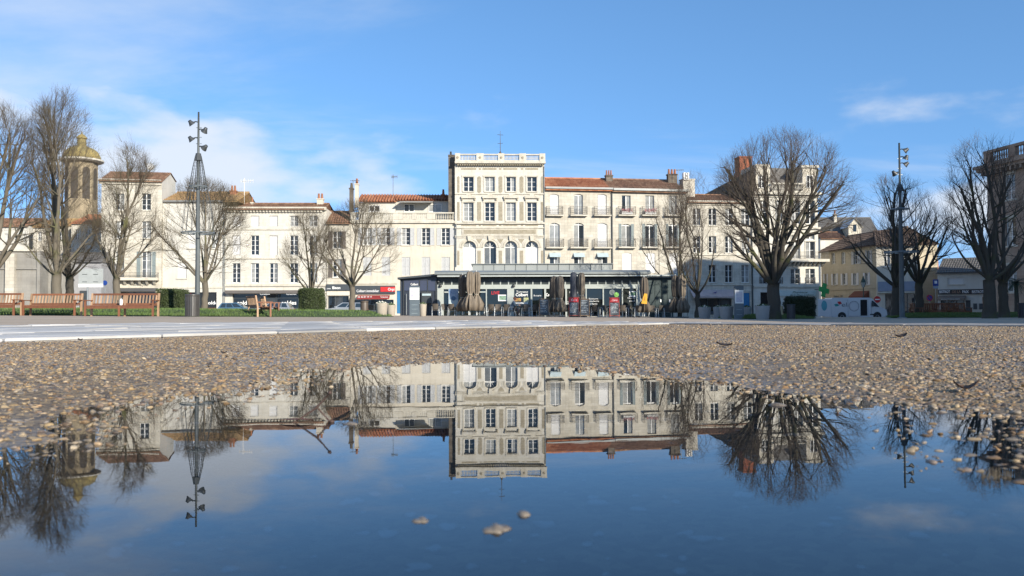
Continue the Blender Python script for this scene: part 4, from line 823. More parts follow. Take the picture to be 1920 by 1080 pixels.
q = F.rect(1602, 545.5, 1630, 557); MB().prism([(-.01, q[3]), (-.8, q[1] + .1), (-.8, q[1] - .1), (-.01, q[1] - .1)], 'x', q[0], q[2]).build('awning', mat('rust_canvas', (.17, .055, .03), .8), F.root)
# --- roofs and gabled house beyond
F = Fac('distant_house', 'grey slate roofed house with a cream gabled dormer behind the honey house', 1535, 135, 1660, 135, render_cream, deep=9)
F.wall(F.uv(1600, 452)[1]); F.roof(0, F.W, F.top + .02, F.uv(1600, 409, 5)[1], 5, slate, .3)
q = F.rect(1591, 424, 1615, 452, -.4); b = MB(); b.add([(q[0], -.4, q[1]), (q[2], -.4, q[1]), (q[2], -.4, q[3]), ((q[0] + q[2]) / 2, -.4, q[3] + 1.2), (q[0], -.4, q[3]), (q[0], 4, q[1]), (q[2], 4, q[1]), (q[2], 4, q[3]), ((q[0] + q[2]) / 2, 4, q[3] + 1.2), (q[0], 4, q[3])], [(0, 1, 2, 3, 4), (0, 4, 9, 5), (1, 6, 7, 2)]); g_ = b.build('dormer', render_cream, F.root)
MB().add([(q[0] - .3, -.7, q[3] - .25), ((q[0] + q[2]) / 2, -.7, q[3] + 1.3), ((q[0] + q[2]) / 2, 4, q[3] + 1.3), (q[0] - .3, 4, q[3] - .25), (q[2] + .3, -.7, q[3] - .25), (q[2] + .3, 4, q[3] - .25)], [(0, 1, 2, 3), (1, 4, 5, 2)]).build('dormer_roof', white_paint, g_)
w = F.rect(1600, 421, 1606, 434, -.45); MB().box(w[0], -.45, w[1], w[2], -.405, w[3]).build('dormer_window', pane, g_)
F.chimney((1564, 401, 1569, 416), 4, pots=1)
F = Fac('distant_house', 'low pale house with brown roof wedged beside the corner house', 1540, 122, 1592, 122, render_white, deep=8)
F.wall(F.uv(1565, 447)[1]); F.roof(0, F.W, F.top + .02, F.uv(1565, 436, 4)[1], 4, tile_brown, .3)
# --- shop with bluish awning, then pale house and bistro on the right
F = Fac('corner_shop', 'pale house with a blue-grey fascia behind the right lamp post', 1645, 99, 1722, 97.5, render_cream, deep=9)
so_, q = shopfront(F, (1660, 551, 1716, 592), dark_metal, 4); F.win((1690, 470, 1702, 500), 2, 3); F.win((1657, 470, 1669, 500), 2, 3)
F.wall(F.uv(1684, 458)[1]); F.roof(-.1, F.W + .2, F.top + .03, F.top + 1.9, 4, tile_dark, .4)
F.box('fascia', (1646, 528, 1720, 546), -.5, -.002, mat('blue_grey_fascia', (.22, .26, .33), .5)); F.box('fascia_trim', (1645, 546.5, 1721, 549), -.55, -.002, trim_stone)
F = Fac('side_house', 'narrow white house with small shutters between the trees at right', 1722, 103, 1762, 102, render_white, deep=8)
for a in (1735, 1750): F.win((a, 530, a + 7, 544), 2, 2, blind=True, sill=False); F.win((a, 558, a + 7, 572), 2, 2, blind=True, sill=False)
F.wall(F.uv(1742, 515)[1]); F.roof(0, F.W, F.top + .02, F.top + 1.8, 4, tile_red, .4)
F = Fac('bistro_house', 'white bistro with dark sign band under the big tree at right', 1759, 96, 1960, 90, render_white, deep=10)
F.win((1777, 521, 1808, 533), 3, 1, blind=True, sill=True)
so_, q = shopfront(F, (1764, 562, 1808, 592), dark_metal, 3); so_, q = shopfront(F, (1842, 556, 1920, 592), mat('brown_shop_frame', (.14, .07, .05), .6), 5); u0, v0, u1, v1 = F.hole((1811, 563, 1820, 592), .3); MB().box(u0 + .01, .1, v0, u1 - .01, .15, v1 - .01).build('door', dark_metal, F.root)
F.wall(F.uv(1850, 508)[1]); F.roof(-.1, F.W, F.top + .02, F.top + 1.6, 4, slate, .4)
F.box('sign_band', (1759.5, 542.5, 1846, 551.5), -.2, -.002, mat('black_brown_sign', (.03, .02, .018), .5)); F.text('BISTROT', 1772, 547, 5, letter_white, 20, y=-.215, bold=.015); F.text('DE LA', 1794, 547, 5, mat('tan_letter', (.35, .22, .14), .6), 16, y=-.215, bold=.01); F.text('PAIX', 1811, 547, 5, letter_white, 12, y=-.215, bold=.015); F.text('BISTROT', 1834, 547, 5, letter_white, 22, y=-.215, bold=.015)
q = F.rect(1760, 554.5, 1812, 561.5); MB().prism([(-.01, q[3]), (-1.0, q[1] + .1), (-1.0, q[1] - .12), (-.97, q[1] - .12), (-.01, q[3] - .06)], 'x', q[0], q[2]).build('awning', mat('brown_stripe_canvas', (.20, .16, .13), .8), F.root); F.text('BISTROT DE LA PAIX', 1785, 561.2, 2, letter_white, 34, y=-1.03)
for a in (1825, 1836): F.box('menu_case', (a, 569, a + 7, 580), -.08, -.002, dark_metal)
# --- brown stone mansion on the right edge and its neighbour that shades the right of the square
F = Fac('mansion', 'brown weathered stone mansion with balustrade at the right edge', 1855.7, 80, 1918.7, 75.9, brown_stone, deep=16, z0=-.3); F.W = 13.0
for k in range(3):
    for y0, y1 in ((2.2, 4.6), (6.4, 8.9), (10.6, 12.9)):
        u = 1.6 + k * 4.0 + 0.6; F.open.append((u, y0, u + 1.3, y1, .25)); wo = link('window', frame_mesh(1.296, y1 - y0 - .004, 2, 3, white_paint), F.root, (u + .65, .2, y0 + .002))
        for j in range(2): link('pane', pane_mesh(.6, y1 - y0 - .1, pane), wo, (-.62 + j * .62, .01, .05))
        b = MB(); b.box(u - .2, -.06, y0 - .15, u + 1.5, -.002, y0 - .003); b.box(u - .15, -.05, y1 + .003, u + 1.45, -.002, y1 + .25); b.build('window_surround', trim_stone, F.root)
F.wall(14.1)
MB().box(-.55, -.7, 13.5, F.W + .4, -.002, 13.8).build('cornice', brown_stone, F.root); MB().box(-.75, -.9, 13.801, F.W + .4, .4, 14.1).build('cornice', brown_stone, F.root)
for k in range(22): MB().box(.0 + k * .6, -.65, 13.15, .22 + k * .6, -.002, 13.499).build('bracket', brown_stone, F.root)
par = MB().box(-.1, -.2, 14.101, F.W, .1, 14.4).build('balustrade', brown_stone, F.root); MB().box(-.15, -.25, 15.25, F.W + .05, .15, 15.5).build('rail', brown_stone, par)
for k in range(5): MB().box(-.1 + k * 3.1, -.24, 14.401, .75 + k * 3.1, .14, 15.249).build('pier', brown_stone, par)
b = MB()
for k in range(44):
    x = .3 + k * .29
    if (x + .1) % 3.1 > .9: b.lathe([(.07, 0), (.04, .1), (.085, .35), (.04, .7), (.07, .849)], 6, (x, -.05, 14.4))
b.build('balusters', brown_stone, par)
for lab, y1, w, h in (('pale stone house adjoining the brown mansion outside the right edge', 66.5, 42, 23.0), ('taller stone house farther along the right side of the square', 24.3, 44, 24.0)):
    r_ = thing('town_house', lab, 'building', (48.5 + (66.5 - y1) * .03, y1, -.3), R(-90))
    b = MB().box(0, 0, -.5, w, 14, h).build('wall', limestone, r_); MB().box(-.0, -.4, h + .001, w, 14.3, h + .35).build('cornice', trim_stone, r_)
    for j in range(int(w / 3.2)):
        for z in (1.0, 5.2, 9.2, 13.0, 17.2):
            wo = link('window', frame_mesh(1.2, 2.2, 2, 3, white_paint), r_, (1.8 + j * 3.2, -.032, z)); link('pane', pane_mesh(1.14, 2.1, pane), wo, (-.57, .01, .05))
# --- church wall, church tower and the houses behind the trees on the left
F = Fac('church_wall', 'grey stone church wall with buttress behind the left benches', -60, 83, 73, 84, grey_wall, deep=8, cat='church')
F.wall(F.uv(30, 470)[1]); F.band('string_course', (-60, 502, 73.5, 505), -.15, -.002, grey_wall); F.band('coping', (-60, 468, 74, 471), -.25, .4, trim_stone)
F.box('buttress', (13, 476, 30, 600), -.5, -.002, limestone); F.box('corner_pier', (70, 472, 76, 600), -.2, 2, grey_wall)
q = F.rect(76, 478, 112, 600); MB().box(q[0], 2.0, -.6, q[2], 8, q[3]).build('apse_wall', grey_wall, F.root); q = F.rect(76, 506, 150, 509, 2); MB().box(q[0], 1.9, q[1], q[2], 1.998, q[3]).build('string_course', grey_wall, F.root)
q = F.rect(112, 492, 190, 600, 4); pw = MB().box(q[0], 4, -.6, q[2], 9, q[3]).build('side_chapel', mat('blue_grey_render', (.30, .30, .31), .9), F.root); q = F.rect(150, 545, 163, 590, 4); MB().box(q[0], 3.9, q[1], q[2], 3.998, q[3]).build('door', dark_metal, F.root); q = F.rect(110, 486, 192, 492, 4); MB().prism([(3.7, q[1]), (6, q[3] + .9), (9, q[1])], 'x', q[0], q[2]).build('roof', slate, F.root)
p = at(150, 590, 120); tw = thing('church_tower', 'stone church bell tower with lichen-yellow dome and lantern', 'church', (p.x, 120, G(p.x, 120)))
zt = lambda y: at(150, y, 120).z - tw.location.z
moss = mat('lichen_dome', (.33, .25, .09), .9, (.20, .17, .08), scale=1.2, bump=.4, bscale=5); w = 2.1
b = MB(); b.prism([(math.cos(R(22.5 + 45 * k)) * w, math.sin(R(22.5 + 45 * k)) * w) for k in range(8)], 'z', 0, zt(303)); b.build('shaft', stone('tower_stone', (.36, .29, .19), (.26, .21, .14), .5), tw)
b = MB()
for k in range(8):
    a = R(45 * k); c_, s_ = math.cos(a), math.sin(a); hw = .5; z0, z1 = zt(375), zt(322); pts = [(-hw, z0), (hw, z0), (hw, z1)] + [(hw * math.cos(t), z1 + hw * math.sin(t)) for t in (.6, 1.2, 1.8, 2.5)] + [(-hw, z1)]
    vs = [(c_ * (w * .93) - s_ * p_[0], s_ * (w * .93) + c_ * p_[0], p_[1]) for p_ in pts]; MB().add(vs, [tuple(range(len(vs)))]).build('louvre_opening', mat('dark_louvre', (.07, .06, .05), .9), tw)
MB().lathe([(2.6, zt(305)), (2.9, zt(303)), (2.9, zt(300)), (2.5, zt(299))], 24).build('cornice', trim_stone, tw); MB().lathe([(2.5, zt(299)), (2.45, zt(293)), (2.15, zt(285)), (1.6, zt(279)), (.85, zt(275)), (.7, zt(274))], 24).build('dome', moss, tw, smooth=True)
MB().lathe([(.75, zt(275)), (.6, zt(272)), (.55, zt(261)), (.75, zt(260)), (.7, zt(258)), (.45, zt(254)), (.1, zt(251)), (.05, zt(246))], 12).build('lantern', moss, tw)
F = Fac('distant_house', 'pale house with orange roof behind the trees at far left', 60, 108, 128, 108, render_cream, deep=9)
for a in (70, 90, 110): F.win((a, 435, a + 8, 452), 2, 2)
F.wall(F.uv(95, 425)[1]); F.roof(0, F.W, F.top + .02, F.uv(95, 412, 4)[1], 4, tile_ochre, .3)
F = Fac('distant_house', 'cream house with red roof between church tower and bank', 132, 106, 190, 106, render_cream, deep=9)
for a in (140, 160, 176): F.win((a, 430, a + 8, 450), 2, 2)
F.wall(F.uv(160, 418)[1]); F.roof(0, F.W, F.top + .02, F.uv(160, 404, 4)[1], 4, tile_red, .3)
F = Fac('distant_house', 'pale house cut by the left edge above the church wall', -60, 110, 52, 110, render_white, deep=9)
for a in (8, 26, 42): F.win((a, 438, a + 7, 456), 2, 2)
F.wall(F.uv(10, 424)[1]); F.roof(0, F.W, F.top + .02, F.uv(10, 411, 4)[1], 4, tile_brown, .3)
# --- television aerials
def aerial(lab, px, y0, y1, Y, n, m, dx):
    a = at(px, y1, Y); h = at(px, y0, Y).z - a.z; r_ = thing('tv_aerial', lab, 'aerial', a, 0)
    MB().tube([(0, 0, -1.2), (0, 0, h)], .035, 5).build('mast', m, r_); bo = MB().tube([(-dx * .4, 0, h * .86), (dx, 0, h * .9)], .03, 5).build('boom', m, r_); e = MB()
    for i in range(n): x = -dx * .4 + dx * 1.4 * i / (n - 1); e.tube([(x, -.28, h * .88), (x, .28, h * .88)], .02, 4); e.tube([(x, 0, h * .8), (x, 0, h * .96)], .018, 4)
    e.build('elements', m, r_)
aerial('white television aerial on the roof left of the five-bay house', 458, 334, 380, 98, 6, white_paint, 1.0)
aerial('thin grey television aerial on the red roof of the terrace house', 737, 327, 364, 101, 6, galv, .5)
aerial('small aerial on the chimney at the left end of the terrace house', 662, 337, 352, 97.5, 5, galv, .7)
aerial('small aerial beside the right chimney of the stone houses', 1272, 317, 332, 102, 5, galv, .6)
# ------------------------------------------------------------------ road and pavement in front of the houses
def strip(name, label, x0, x1, y0, y1, dz, m, nx=40, ny=4):
    xs = np.linspace(x0, x1, nx); ys = np.linspace(y0, y1, ny); return tag(grid(name, xs, ys, lambda x, y: gz(x, y) + dz, m), label, kind='structure')
strip('road', 'asphalt street between the square and the houses', -120, 130, 78.5, 91.5, 0.004, asphalt, 60, 10)
pv = MB(); xs = np.linspace(-120, 43, 60)
for i in range(59):
    a, b = xs[i], xs[i + 1]; q = [(a, 91.5), (b, 91.5), (b, 103), (a, 103)]
    t = [(x, y, G(x, y) + .13) for x, y in q]; pv.add(t, [(0, 1, 2, 3)]); pv.add([(a, 91.5, G(a, 91.5) - .05), (b, 91.5, G(b, 91.5) - .05), t[1], t[0]], [(0, 1, 2, 3)])
tag(pv.build('pavement', mat('pavement_concrete', (.30, .29, .27), .85, scale=1.5, bump=.2)), 'grey pavement with kerb along the houses', kind='structure')
# ------------------------------------------------------------------ lawns
lawn_m = mat('lawn_soil_grass', (0.055, 0.085, 0.022), 0.9, (0.035, 0.055, 0.018), scale=6, bump=.5, bscale=30)
grass_m = mat('grass_blades', (0.075, 0.14, 0.025), 0.7, (0.11, 0.15, 0.045), scale=3)
def lawn(label, glabel, pf, n, mound=0.27):
    """raised grass bed; pf: outline as a list of (x, y)"""
    P = np.array(pf); ctr = P.mean(0)
    def sd(x, y):
        x = np.asarray(x, float); best = np.full(x.shape, 1e9); ins = np.zeros(x.shape, bool)
        for i in range(len(P)):
            (ax, ay), (bx, by) = P[i], P[(i + 1) % len(P)]; dx, dy = bx - ax, by - ay; t = np.clip(((x - ax) * dx + (y - ay) * dy) / (dx * dx + dy * dy), 0, 1)
            best = np.minimum(best, np.hypot(x - ax - t * dx, y - ay - t * dy)); ins ^= ((ay > y) != (by > y)) & (x < dx * (y - ay) / (dy if dy else 1e-9) + ax)
        return np.where(ins, best, -best)
    def hz(x, y): d = sd(x, y); return gz(x, y) + np.where(d > 0, 0.05 + (mound - .05) * sstep(0, 1.6, d) + 0.02 * wob(x * .6, y * .6), -0.05)
    x0, y0 = P.min(0); x1, y1 = P.max(0)
    o = grid('lawn', np.arange(x0 - .3, x1 + .6, .3), np.arange(y0 - .3, y1 + .6, .3), hz, lawn_m, lambda x, y: sd(x, y) > -0.2); tag(o, label, kind='structure')
    x = RNG.uniform(x0, x1, n * 3); y = y0 + (y1 - y0) * RNG.random(n * 3) ** 2.2; d = sd(x, y); k = d > 0; x = x[k][:n]; y = y[k][:n]; z = hz(x, y)
    h = RNG.uniform(.05, .12, len(x)); a = RNG.uniform(0, 6.28, len(x)); w = .012; lx = RNG.normal(0, .03, len(x)); ly = RNG.normal(0, .03, len(x))
    v = np.stack([np.stack([x - w * np.cos(a), y - w * np.sin(a), z - .01], 1), np.stack([x + w * np.cos(a), y + w * np.sin(a), z - .01], 1), np.stack([x + lx, y + ly, z + h], 1)], 1).reshape(-1, 3)
    me = bpy.data.meshes.new('grass'); me.from_pydata(v.tolist(), [], np.arange(len(v)).reshape(-1, 3).tolist()); me.materials.append(grass_m); tag(link('grass', me), glabel, kind='stuff')
lawn('green lawn behind the left benches', 'short grass on the left lawn', [(-34, 35), (-12, 35), (-7.5, 38), (-6.2, 44), (-8, 56), (-20, 66), (-46, 66)], 60000)
lawn('green strip under the big bare tree right of the cafe', 'short grass under the big bare tree', [(12.6, 46.5), (16.9, 47.5), (18.0, 54), (13, 55)], 12000, .22)
lawn('green lawn around the right benches', 'short grass on the right lawn', [(22.2, 50), (34, 52), (38, 62), (28, 64)], 26000, .24)
# ------------------------------------------------------------------ bare trees
def bark(name, a, b_, moss, mlim):
    m, nt, N, L, b = nodes(name); tc = N.new('ShaderNodeTexCoord'); mp = N.new('ShaderNodeMapping'); mp.inputs['Scale'].default_value = (6, 6, 1.2); L.new(tc.outputs['Object'], mp.inputs[0])
    n1 = N.new('ShaderNodeTexNoise'); n1.inputs['Scale'].default_value = 1.5; n1.inputs['Detail'].default_value = 8; L.new(mp.outputs[0], n1.inputs[0]); r = N.new('ShaderNodeMix'); r.data_type = 'RGBA'; r.inputs[6].default_value = rgb(a); r.inputs[7].default_value = rgb(b_); L.new(n1.outputs[0], r.inputs[0])
    n2 = N.new('ShaderNodeTexNoise'); n2.inputs['Scale'].default_value = 1.1; n2.inputs['Detail'].default_value = 6; L.new(tc.outputs['Object'], n2.inputs[0]); mr = N.new('ShaderNodeMapRange'); mr.inputs[1].default_value = mlim; mr.inputs[2].default_value = mlim + .15; L.new(n2.outputs[0], mr.inputs[0])
    x = N.new('ShaderNodeMix'); x.data_type = 'RGBA'; L.new(mr.outputs[0], x.inputs[0]); L.new(r.outputs[2], x.inputs[6]); x.inputs[7].default_value = rgb(moss); L.new(x.outputs[2], b.inputs['Base Color']); b.inputs['Roughness'].default_value = .9
    bp = N.new('ShaderNodeBump'); bp.inputs['Strength'].default_value = .6; bp.inputs['Distance'].default_value = .03; L.new(n1.outputs[0], bp.inputs['Height']); L.new(bp.outputs[0], b.inputs['Normal']); return m
bark_l = bark('mossy_bark', (.10, .085, .065), (.165, .14, .105), (.125, .125, .05), .54); bark_d = bark('shade_dark_bark', (.042, .036, .029), (.075, .064, .048), (.06, .065, .024), .54)  # bark_d: darker copy with the shade on the right-hand trees in its colour
twig_l = mat('twig_bark', (.095, .07, .05), .85, (.12, .10, .055), scale=1.0); twig_d = mat('shade_dark_twig_bark', (.08, .058, .046), .85, (.085, .066, .044), scale=1.0)  # twig_d: twig copy darkened for the same shade
def frusta(segs, n):
    """vectorised open tapered tubes for (p0, p1, r0, r1) rows"""
    A = np.array(segs); p0, p1, r0, r1 = A[:, :3], A[:, 3:6], A[:, 6], A[:, 7]; d = p1 - p0; d /= np.linalg.norm(d, axis=1, keepdims=True) + 1e-9
    ref = np.where(np.abs(d[:, 2:3]) < .9, [[0, 0, 1.]], [[1., 0, 0]]); u = np.cross(d, ref); u /= np.linalg.norm(u, axis=1, keepdims=True) + 1e-9; w = np.cross(d, u); vs = []
    for p, r in ((p0, r0), (p1, r1)):
        for k in range(n): t = 2 * math.pi * k / n; vs.append(p + (u * math.cos(t) + w * math.sin(t)) * r[:, None])
    V = np.stack(vs, 1).reshape(-1, 3); base = np.arange(len(A))[:, None] * 2 * n; F_ = np.concatenate([base + np.array([[k, (k + 1) % n, n + (k + 1) % n, n + k]]) for k in range(n)], 0)
    return V, F_
def mesh_np(name, parts, m):
    off = 0; VV = []; FF = []
    for V, F_ in parts: VV.append(V); FF.append(F_ + off); off += len(V)
    V = np.concatenate(VV); F_ = np.concatenate(FF); me = bpy.data.meshes.new(name); me.vertices.add(len(V)); me.vertices.foreach_set('co', V.astype(np.float32).ravel())
    me.loops.add(F_.size); me.loops.foreach_set('vertex_index', F_.astype(np.int32).ravel()); me.polygons.add(len(F_)); me.polygons.foreach_set('loop_start', np.arange(0, F_.size, 4, dtype=np.int32))
    me.polygons.foreach_set('use_smooth', np.ones(len(F_), bool)); me.update(calc_edges=True); me.validate(); me.materials.append(m); return me
def tree(label, px, D, left, right, top, low, fork, tr, seed, dark=False, dense=1.0, limbs=9, base=None):
    rg = random.Random(seed); x0 = X(px, D); zb = G(x0, D) + .1; o = thing('bare_tree', label, 'tree', (x0, D, zb), 0, 'bare lime trees round the square')
    H = at(px, top, D).z - zb; zl = at(px, low, D).z - zb; zf = at(px, fork, D).z - zb; xl, xr = X(left, D) - x0, X(right, D) - x0
    cx = (xl + xr) / 2; rx = (xr - xl) / 2; zc = zl + (H - zl) * .42; ctr = Vector((cx, 0, zc)); ru, rdn = H - zc, zc - zl
    def es(p): q = p - ctr; return math.sqrt((q.x / rx) ** 2 + (q.y / (rx * .9)) ** 2 + (q.z / (ru if q.z > 0 else rdn)) ** 2)
    def reach(p, d, lim):
        """distance along d at which the crown's outline is met"""
        s = 0.0; st = .2; best = 0.0; was = False
        while s < lim:
            if es(p + d * s) < 1.0: best = s; was = True
            elif was: break
            elif s > 3.5: break
            s += st
        return max(best, .3)
    thick = []; thin = []
    # trunk
    pts = [Vector((0, 0, -.3))]; n = 7
    for i in range(1, n + 1): pts.append(Vector((rg.gauss(0, .03), rg.gauss(0, .03), zf * i / n)))
    rad = [.82 * tr * (1.3 if i == 0 else 1.08 if i == 1 else 1.0 - .14 * i / n) for i in range(n + 1)]
    tb = MB().tube(pts, rad, 12)
    def rnd(): return Vector((rg.gauss(0, 1), rg.gauss(0, 1), rg.gauss(0, 1)))
    def branch(p, d, L, r, lv, segn, up):
        out = []; step = L / segn; q = p.copy(); dd = d.normalized(); rr = r
        for i in range(segn):
            dd = (dd + Vector((0, 0, up / segn)) + rnd() * (.085 if lv < 3 else .06)).normalized(); q2 = q + dd * step; r2 = r * (1 - (i + 1) / segn * (.62 if lv < 3 else .6))
            (thick if lv <= 2 else thin).append((q.x, q.y, q.z, q2.x, q2.y, q2.z, rr, r2, lv)); out.append((q2.copy(), dd.copy(), r2)); q = q2; rr = r2
        return out
    NL = limbs; L1 = []
    for i in range(NL):
        a = 2 * math.pi * (i + rg.uniform(-.3, .3)) / NL; tilt = R(rg.choice((12, 24, 36, 46, 56)) + rg.uniform(-6, 6)) if i else R(5)
        d = Vector((math.cos(a) * math.sin(tilt), math.sin(a) * math.sin(tilt), math.cos(tilt)))
        p = Vector((0, 0, zf - rg.uniform(0, .12) * zf)); L = min(reach(p + Vector((0, 0, .3)), (d + Vector((0, 0, .3))).normalized(), 20) * rg.uniform(.78, .94), 14); r = tr * rg.uniform(.30, .46)
        L1.append(branch(p, d, L, r * .82 * min(1.15, .55 + L / 9), 1, 8, .25 + .35 * (tilt > R(34))))
    L2 = []
    for nodes_ in L1:
        for j in range(int(dense * 1.9 * (nodes_[7][0] - nodes_[0][0]).length) + 2):
            k = min(7, int(2 + 6 * rg.random() ** .75)); p, d, r = nodes_[k]; e = (d + rnd() * .55 + (p - ctr).normalized() * .45).normalized()
            if e.z < -.1: e.z = abs(e.z) * .3
            L2.append(branch(p, e, min(reach(p, e, 6) * rg.uniform(.7, .95), 3.6), min(r * .5, tr * .15), 2, 5, .25))
    L3 = []
    for nodes_ in [n_[1:] for n_ in L2] + [n_[5:] for n_ in L1]:
        for j in range(int(dense * (1.5 + 3.6 * (nodes_[-1][0] - nodes_[0][0]).length))):
            p, d, r = nodes_[rg.randrange(0, len(nodes_))]; e = (d + rnd() * .5).normalized(); L3.append(branch(p, e, min(reach(p, e, 3) * rg.uniform(.75, 1.0), 2.0), max(min(r * .55, .018), .008), 3, 4, .3))
    L4 = []
    for nodes_ in L3:
        for j in range(int(4.6 * dense) + 1):
            p, d, r = nodes_[rg.randrange(1, len(nodes_))]; e = (d + rnd() * .42).normalized(); L4.append(branch(p, e, min(reach(p, e, 1.6) * 1.02, rg.uniform(.5, 1.25)), .0052, 4, 2, .25))
    for nodes_ in L4:
        for j in range(2):
            p, d, r = nodes_[j % 2]; e = (d + rnd() * .4).normalized(); branch(p, e, rg.uniform(.25, .6) * min(1, reach(p, e, .6) / .5 + .2), .0036, 5, 1, .15)
    big = [s[:8] for s in thick if s[8] == 1]; mid = [s[:8] for s in thick if s[8] == 2]
    tm = MB(); tm.v, tm.f = tb.v, tb.f
    V, F_ = frusta(big, 8); tm.add(V.tolist(), F_.tolist()); tm.build('trunk', bark_d if dark else bark_l, o, smooth=True)
    link('crown', mesh_np('crown', [frusta(mid, 5)], bark_d if dark else bark_l), o)['label'] = 'secondary branches'
    tw = link('twigs', mesh_np('twigs', [frusta([s[:8] for s in thin], 3)], twig_d if dark else twig_l), o)
    tw['kind'] = 'stuff'
    return len(thin)
tree('bare tree leaning in from the left edge of the picture', -14, 44, -130, 82, 188, 505, 505, .34, 1)
tree('tall bare tree with a sunlit green trunk behind the second bench', 106, 45, 36, 186, 172, 508, 512, .33, 2, False, 1.15)
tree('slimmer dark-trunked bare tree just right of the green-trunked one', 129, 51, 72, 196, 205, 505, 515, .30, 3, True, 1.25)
tree('bare tree in front of the bank building', 218, 50, 165, 303, 266, 522, 520, .27, 4, False, 1.15)
tree('bare tree beside the left lamp post', 384, 53, 300, 464, 336, 548, 527, .25, 5, False, 1.1)
tree('small bare tree rising behind the round clipped hedge', 583, 61, 530, 630, 396, 548, 552, .22, 6, False, 1.05)
tree('bare tree in front of the grey-signed shop left of the cafe', 660, 58, 590, 754, 380, 548, 534, .26, 7, False, 1.1)
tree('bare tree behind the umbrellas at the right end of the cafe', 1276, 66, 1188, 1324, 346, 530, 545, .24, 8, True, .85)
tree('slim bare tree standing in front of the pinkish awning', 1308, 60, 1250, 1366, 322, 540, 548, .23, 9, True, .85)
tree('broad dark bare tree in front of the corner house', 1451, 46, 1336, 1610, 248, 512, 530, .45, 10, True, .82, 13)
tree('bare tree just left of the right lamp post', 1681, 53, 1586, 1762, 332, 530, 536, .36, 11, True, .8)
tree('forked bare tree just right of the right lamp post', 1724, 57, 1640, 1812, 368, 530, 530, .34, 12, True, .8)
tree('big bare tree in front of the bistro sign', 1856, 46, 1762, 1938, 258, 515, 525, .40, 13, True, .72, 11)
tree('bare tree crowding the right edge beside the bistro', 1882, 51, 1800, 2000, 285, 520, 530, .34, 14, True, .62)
# ------------------------------------------------------------------ cafe pavilion
DC = 64.0
F = Fac('cafe_pavilion', 'low glass and grey metal cafe pavilion in front of the ornate house', 820, DC, 1213, DC + .4, grey_paint, deep=11, cat='cafe')
cafe_green = mat('cafe_grey_green', (.42, .45, .42), .45, (.37, .40, .37)); cafe_dark = mat('cafe_dark_frame', (.035, .045, .045), .4); cafe_glass = glassmat('cafe_glass', (.010, .014, .014), (.05, .055, .05), .75, .03); roof_grey = mat('roof_sheet', (.25, .27, .26), .45, (.21, .225, .22), metal=.2)
q0 = F.rect(820, 541.5, 1213, 600); zb = -.1; zt1 = F.uv(1016, 541.5)[1]; zt2 = F.uv(1016, 533.5)[1]; zt3 = F.uv(1016, 521)[1]; zt4 = F.uv(1016, 515)[1]; zt5 = F.uv(1016, 507.5)[1]; U = lambda px, y=565: F.uv(px, y)[0]
MB().box(0, -.06, zt1, F.W, .2, zt2).build('beam', cafe_green, F.root)
MB().box(.0, .0, zt2 + .001, F.W, .12, zt3).build('transom_panel', cafe_dark, F.root)
MB().box(.0, .3, zt3 + .001, F.W, F.deep, zt4).build('upper_wall', cafe_dark, F.root)
b = MB(); b.box(.2, 3.0, zb, F.W - .2, F.deep, zt3); b.build('interior_block', mat('dark_interior', (.03, .027, .025), .8), F.root)
MB().box(.0, .0, zb, F.W, 3.0, zb + .12).build('floor', anthracite, F.root)
r = F.rect(816, 507.5, 1216, 515.5); MB().prism([(-.9, zt4), (-.9, zt4 + .16), (-.5, zt5), (F.deep, zt5), (F.deep, zt4)], 'x', r[0], r[2]).build('roof', roof_grey, F.root)
r = F.rect(821, 516.6, 1262, 519.3); MB().box(r[0], -.85, r[1], r[2], -.62, r[3]).build('awning_cassette', mat('pale_cassette', (.42, .45, .43), .5), F.root); MB().box(r[0] + .3, -.62, r[1] + .03, r[2] - 1.6, .299, r[3] - .03).build('awning_cloth', cafe_dark, F.root)
for px in [832 + 15.2 * k for k in range(25)]:
    if U(px) < F.W - .1: MB().box(U(px) - .045, -.05, zt2 + .001, U(px) + .045, -.002, zt2 + .28).build('bracket', cafe_green, F.root)
posts = [(820, 832), (841, 843), (878, 880), (911, 913), (951, 964), (995, 998), (1020.5, 1024), (1060, 1063), (1098, 1100), (1130, 1132.2), (1166, 1168), (1193, 1213)]
for a, c in posts: MB().box(U(a), -.05, zb, U(c), .16, zt1 - .001).build('post', cafe_green, F.root)
for (a, c), (d, e) in zip(posts[:-1], posts[1:]):
    w = U(d) - U(c); link('pane', pane_mesh(w - .01, zt1 - zb - .01, cafe_glass), F.root, (U(c) + .005, .1, zb))
MB().box(U(833), -.03, F.uv(835, 549)[1], U(912), .03, F.uv(835, 546.5)[1]).build('transom_bar', cafe_green, F.root)
# lettering and pictures on the glass
def T(t, px, py, h, m, w, y=.08, **k): return F.text(t, px, py, h, m, w, y=y, **k)
red_neon = mat('red_window_letters', (.6, .02, .03), .5); T('LIVE', 929, 549, 6, red_neon, 15, bold=.01)
T('Terrasse', 979, 547, 4, letter_white, 22); T('Colbert', 978.5, 552.5, 5.5, letter_white, 23, bold=.03); T('Brasserie', 1008, 554, 3, letter_white, 14); T('Co', 1027, 552.5, 5.5, letter_white, 6, bold=.03)
T('Restaurant', 1078, 548, 3, letter_white, 20); T('Boissons', 1113, 560, 2.6, letter_white, 17); T('Sandwichs', 1114, 564.5, 2.8, letter_white, 18); T('crêpes', 1112.5, 569.5, 2.6, letter_white, 15); T('Snack', 1065, 565.5, 2.6, letter_white, 12); T('Glaces', 1065, 569, 2.6, letter_white, 12)
T('Menu du', 1184, 559, 2.8, letter_white, 14); T('jour', 1186, 564, 2.8, letter_white, 12)
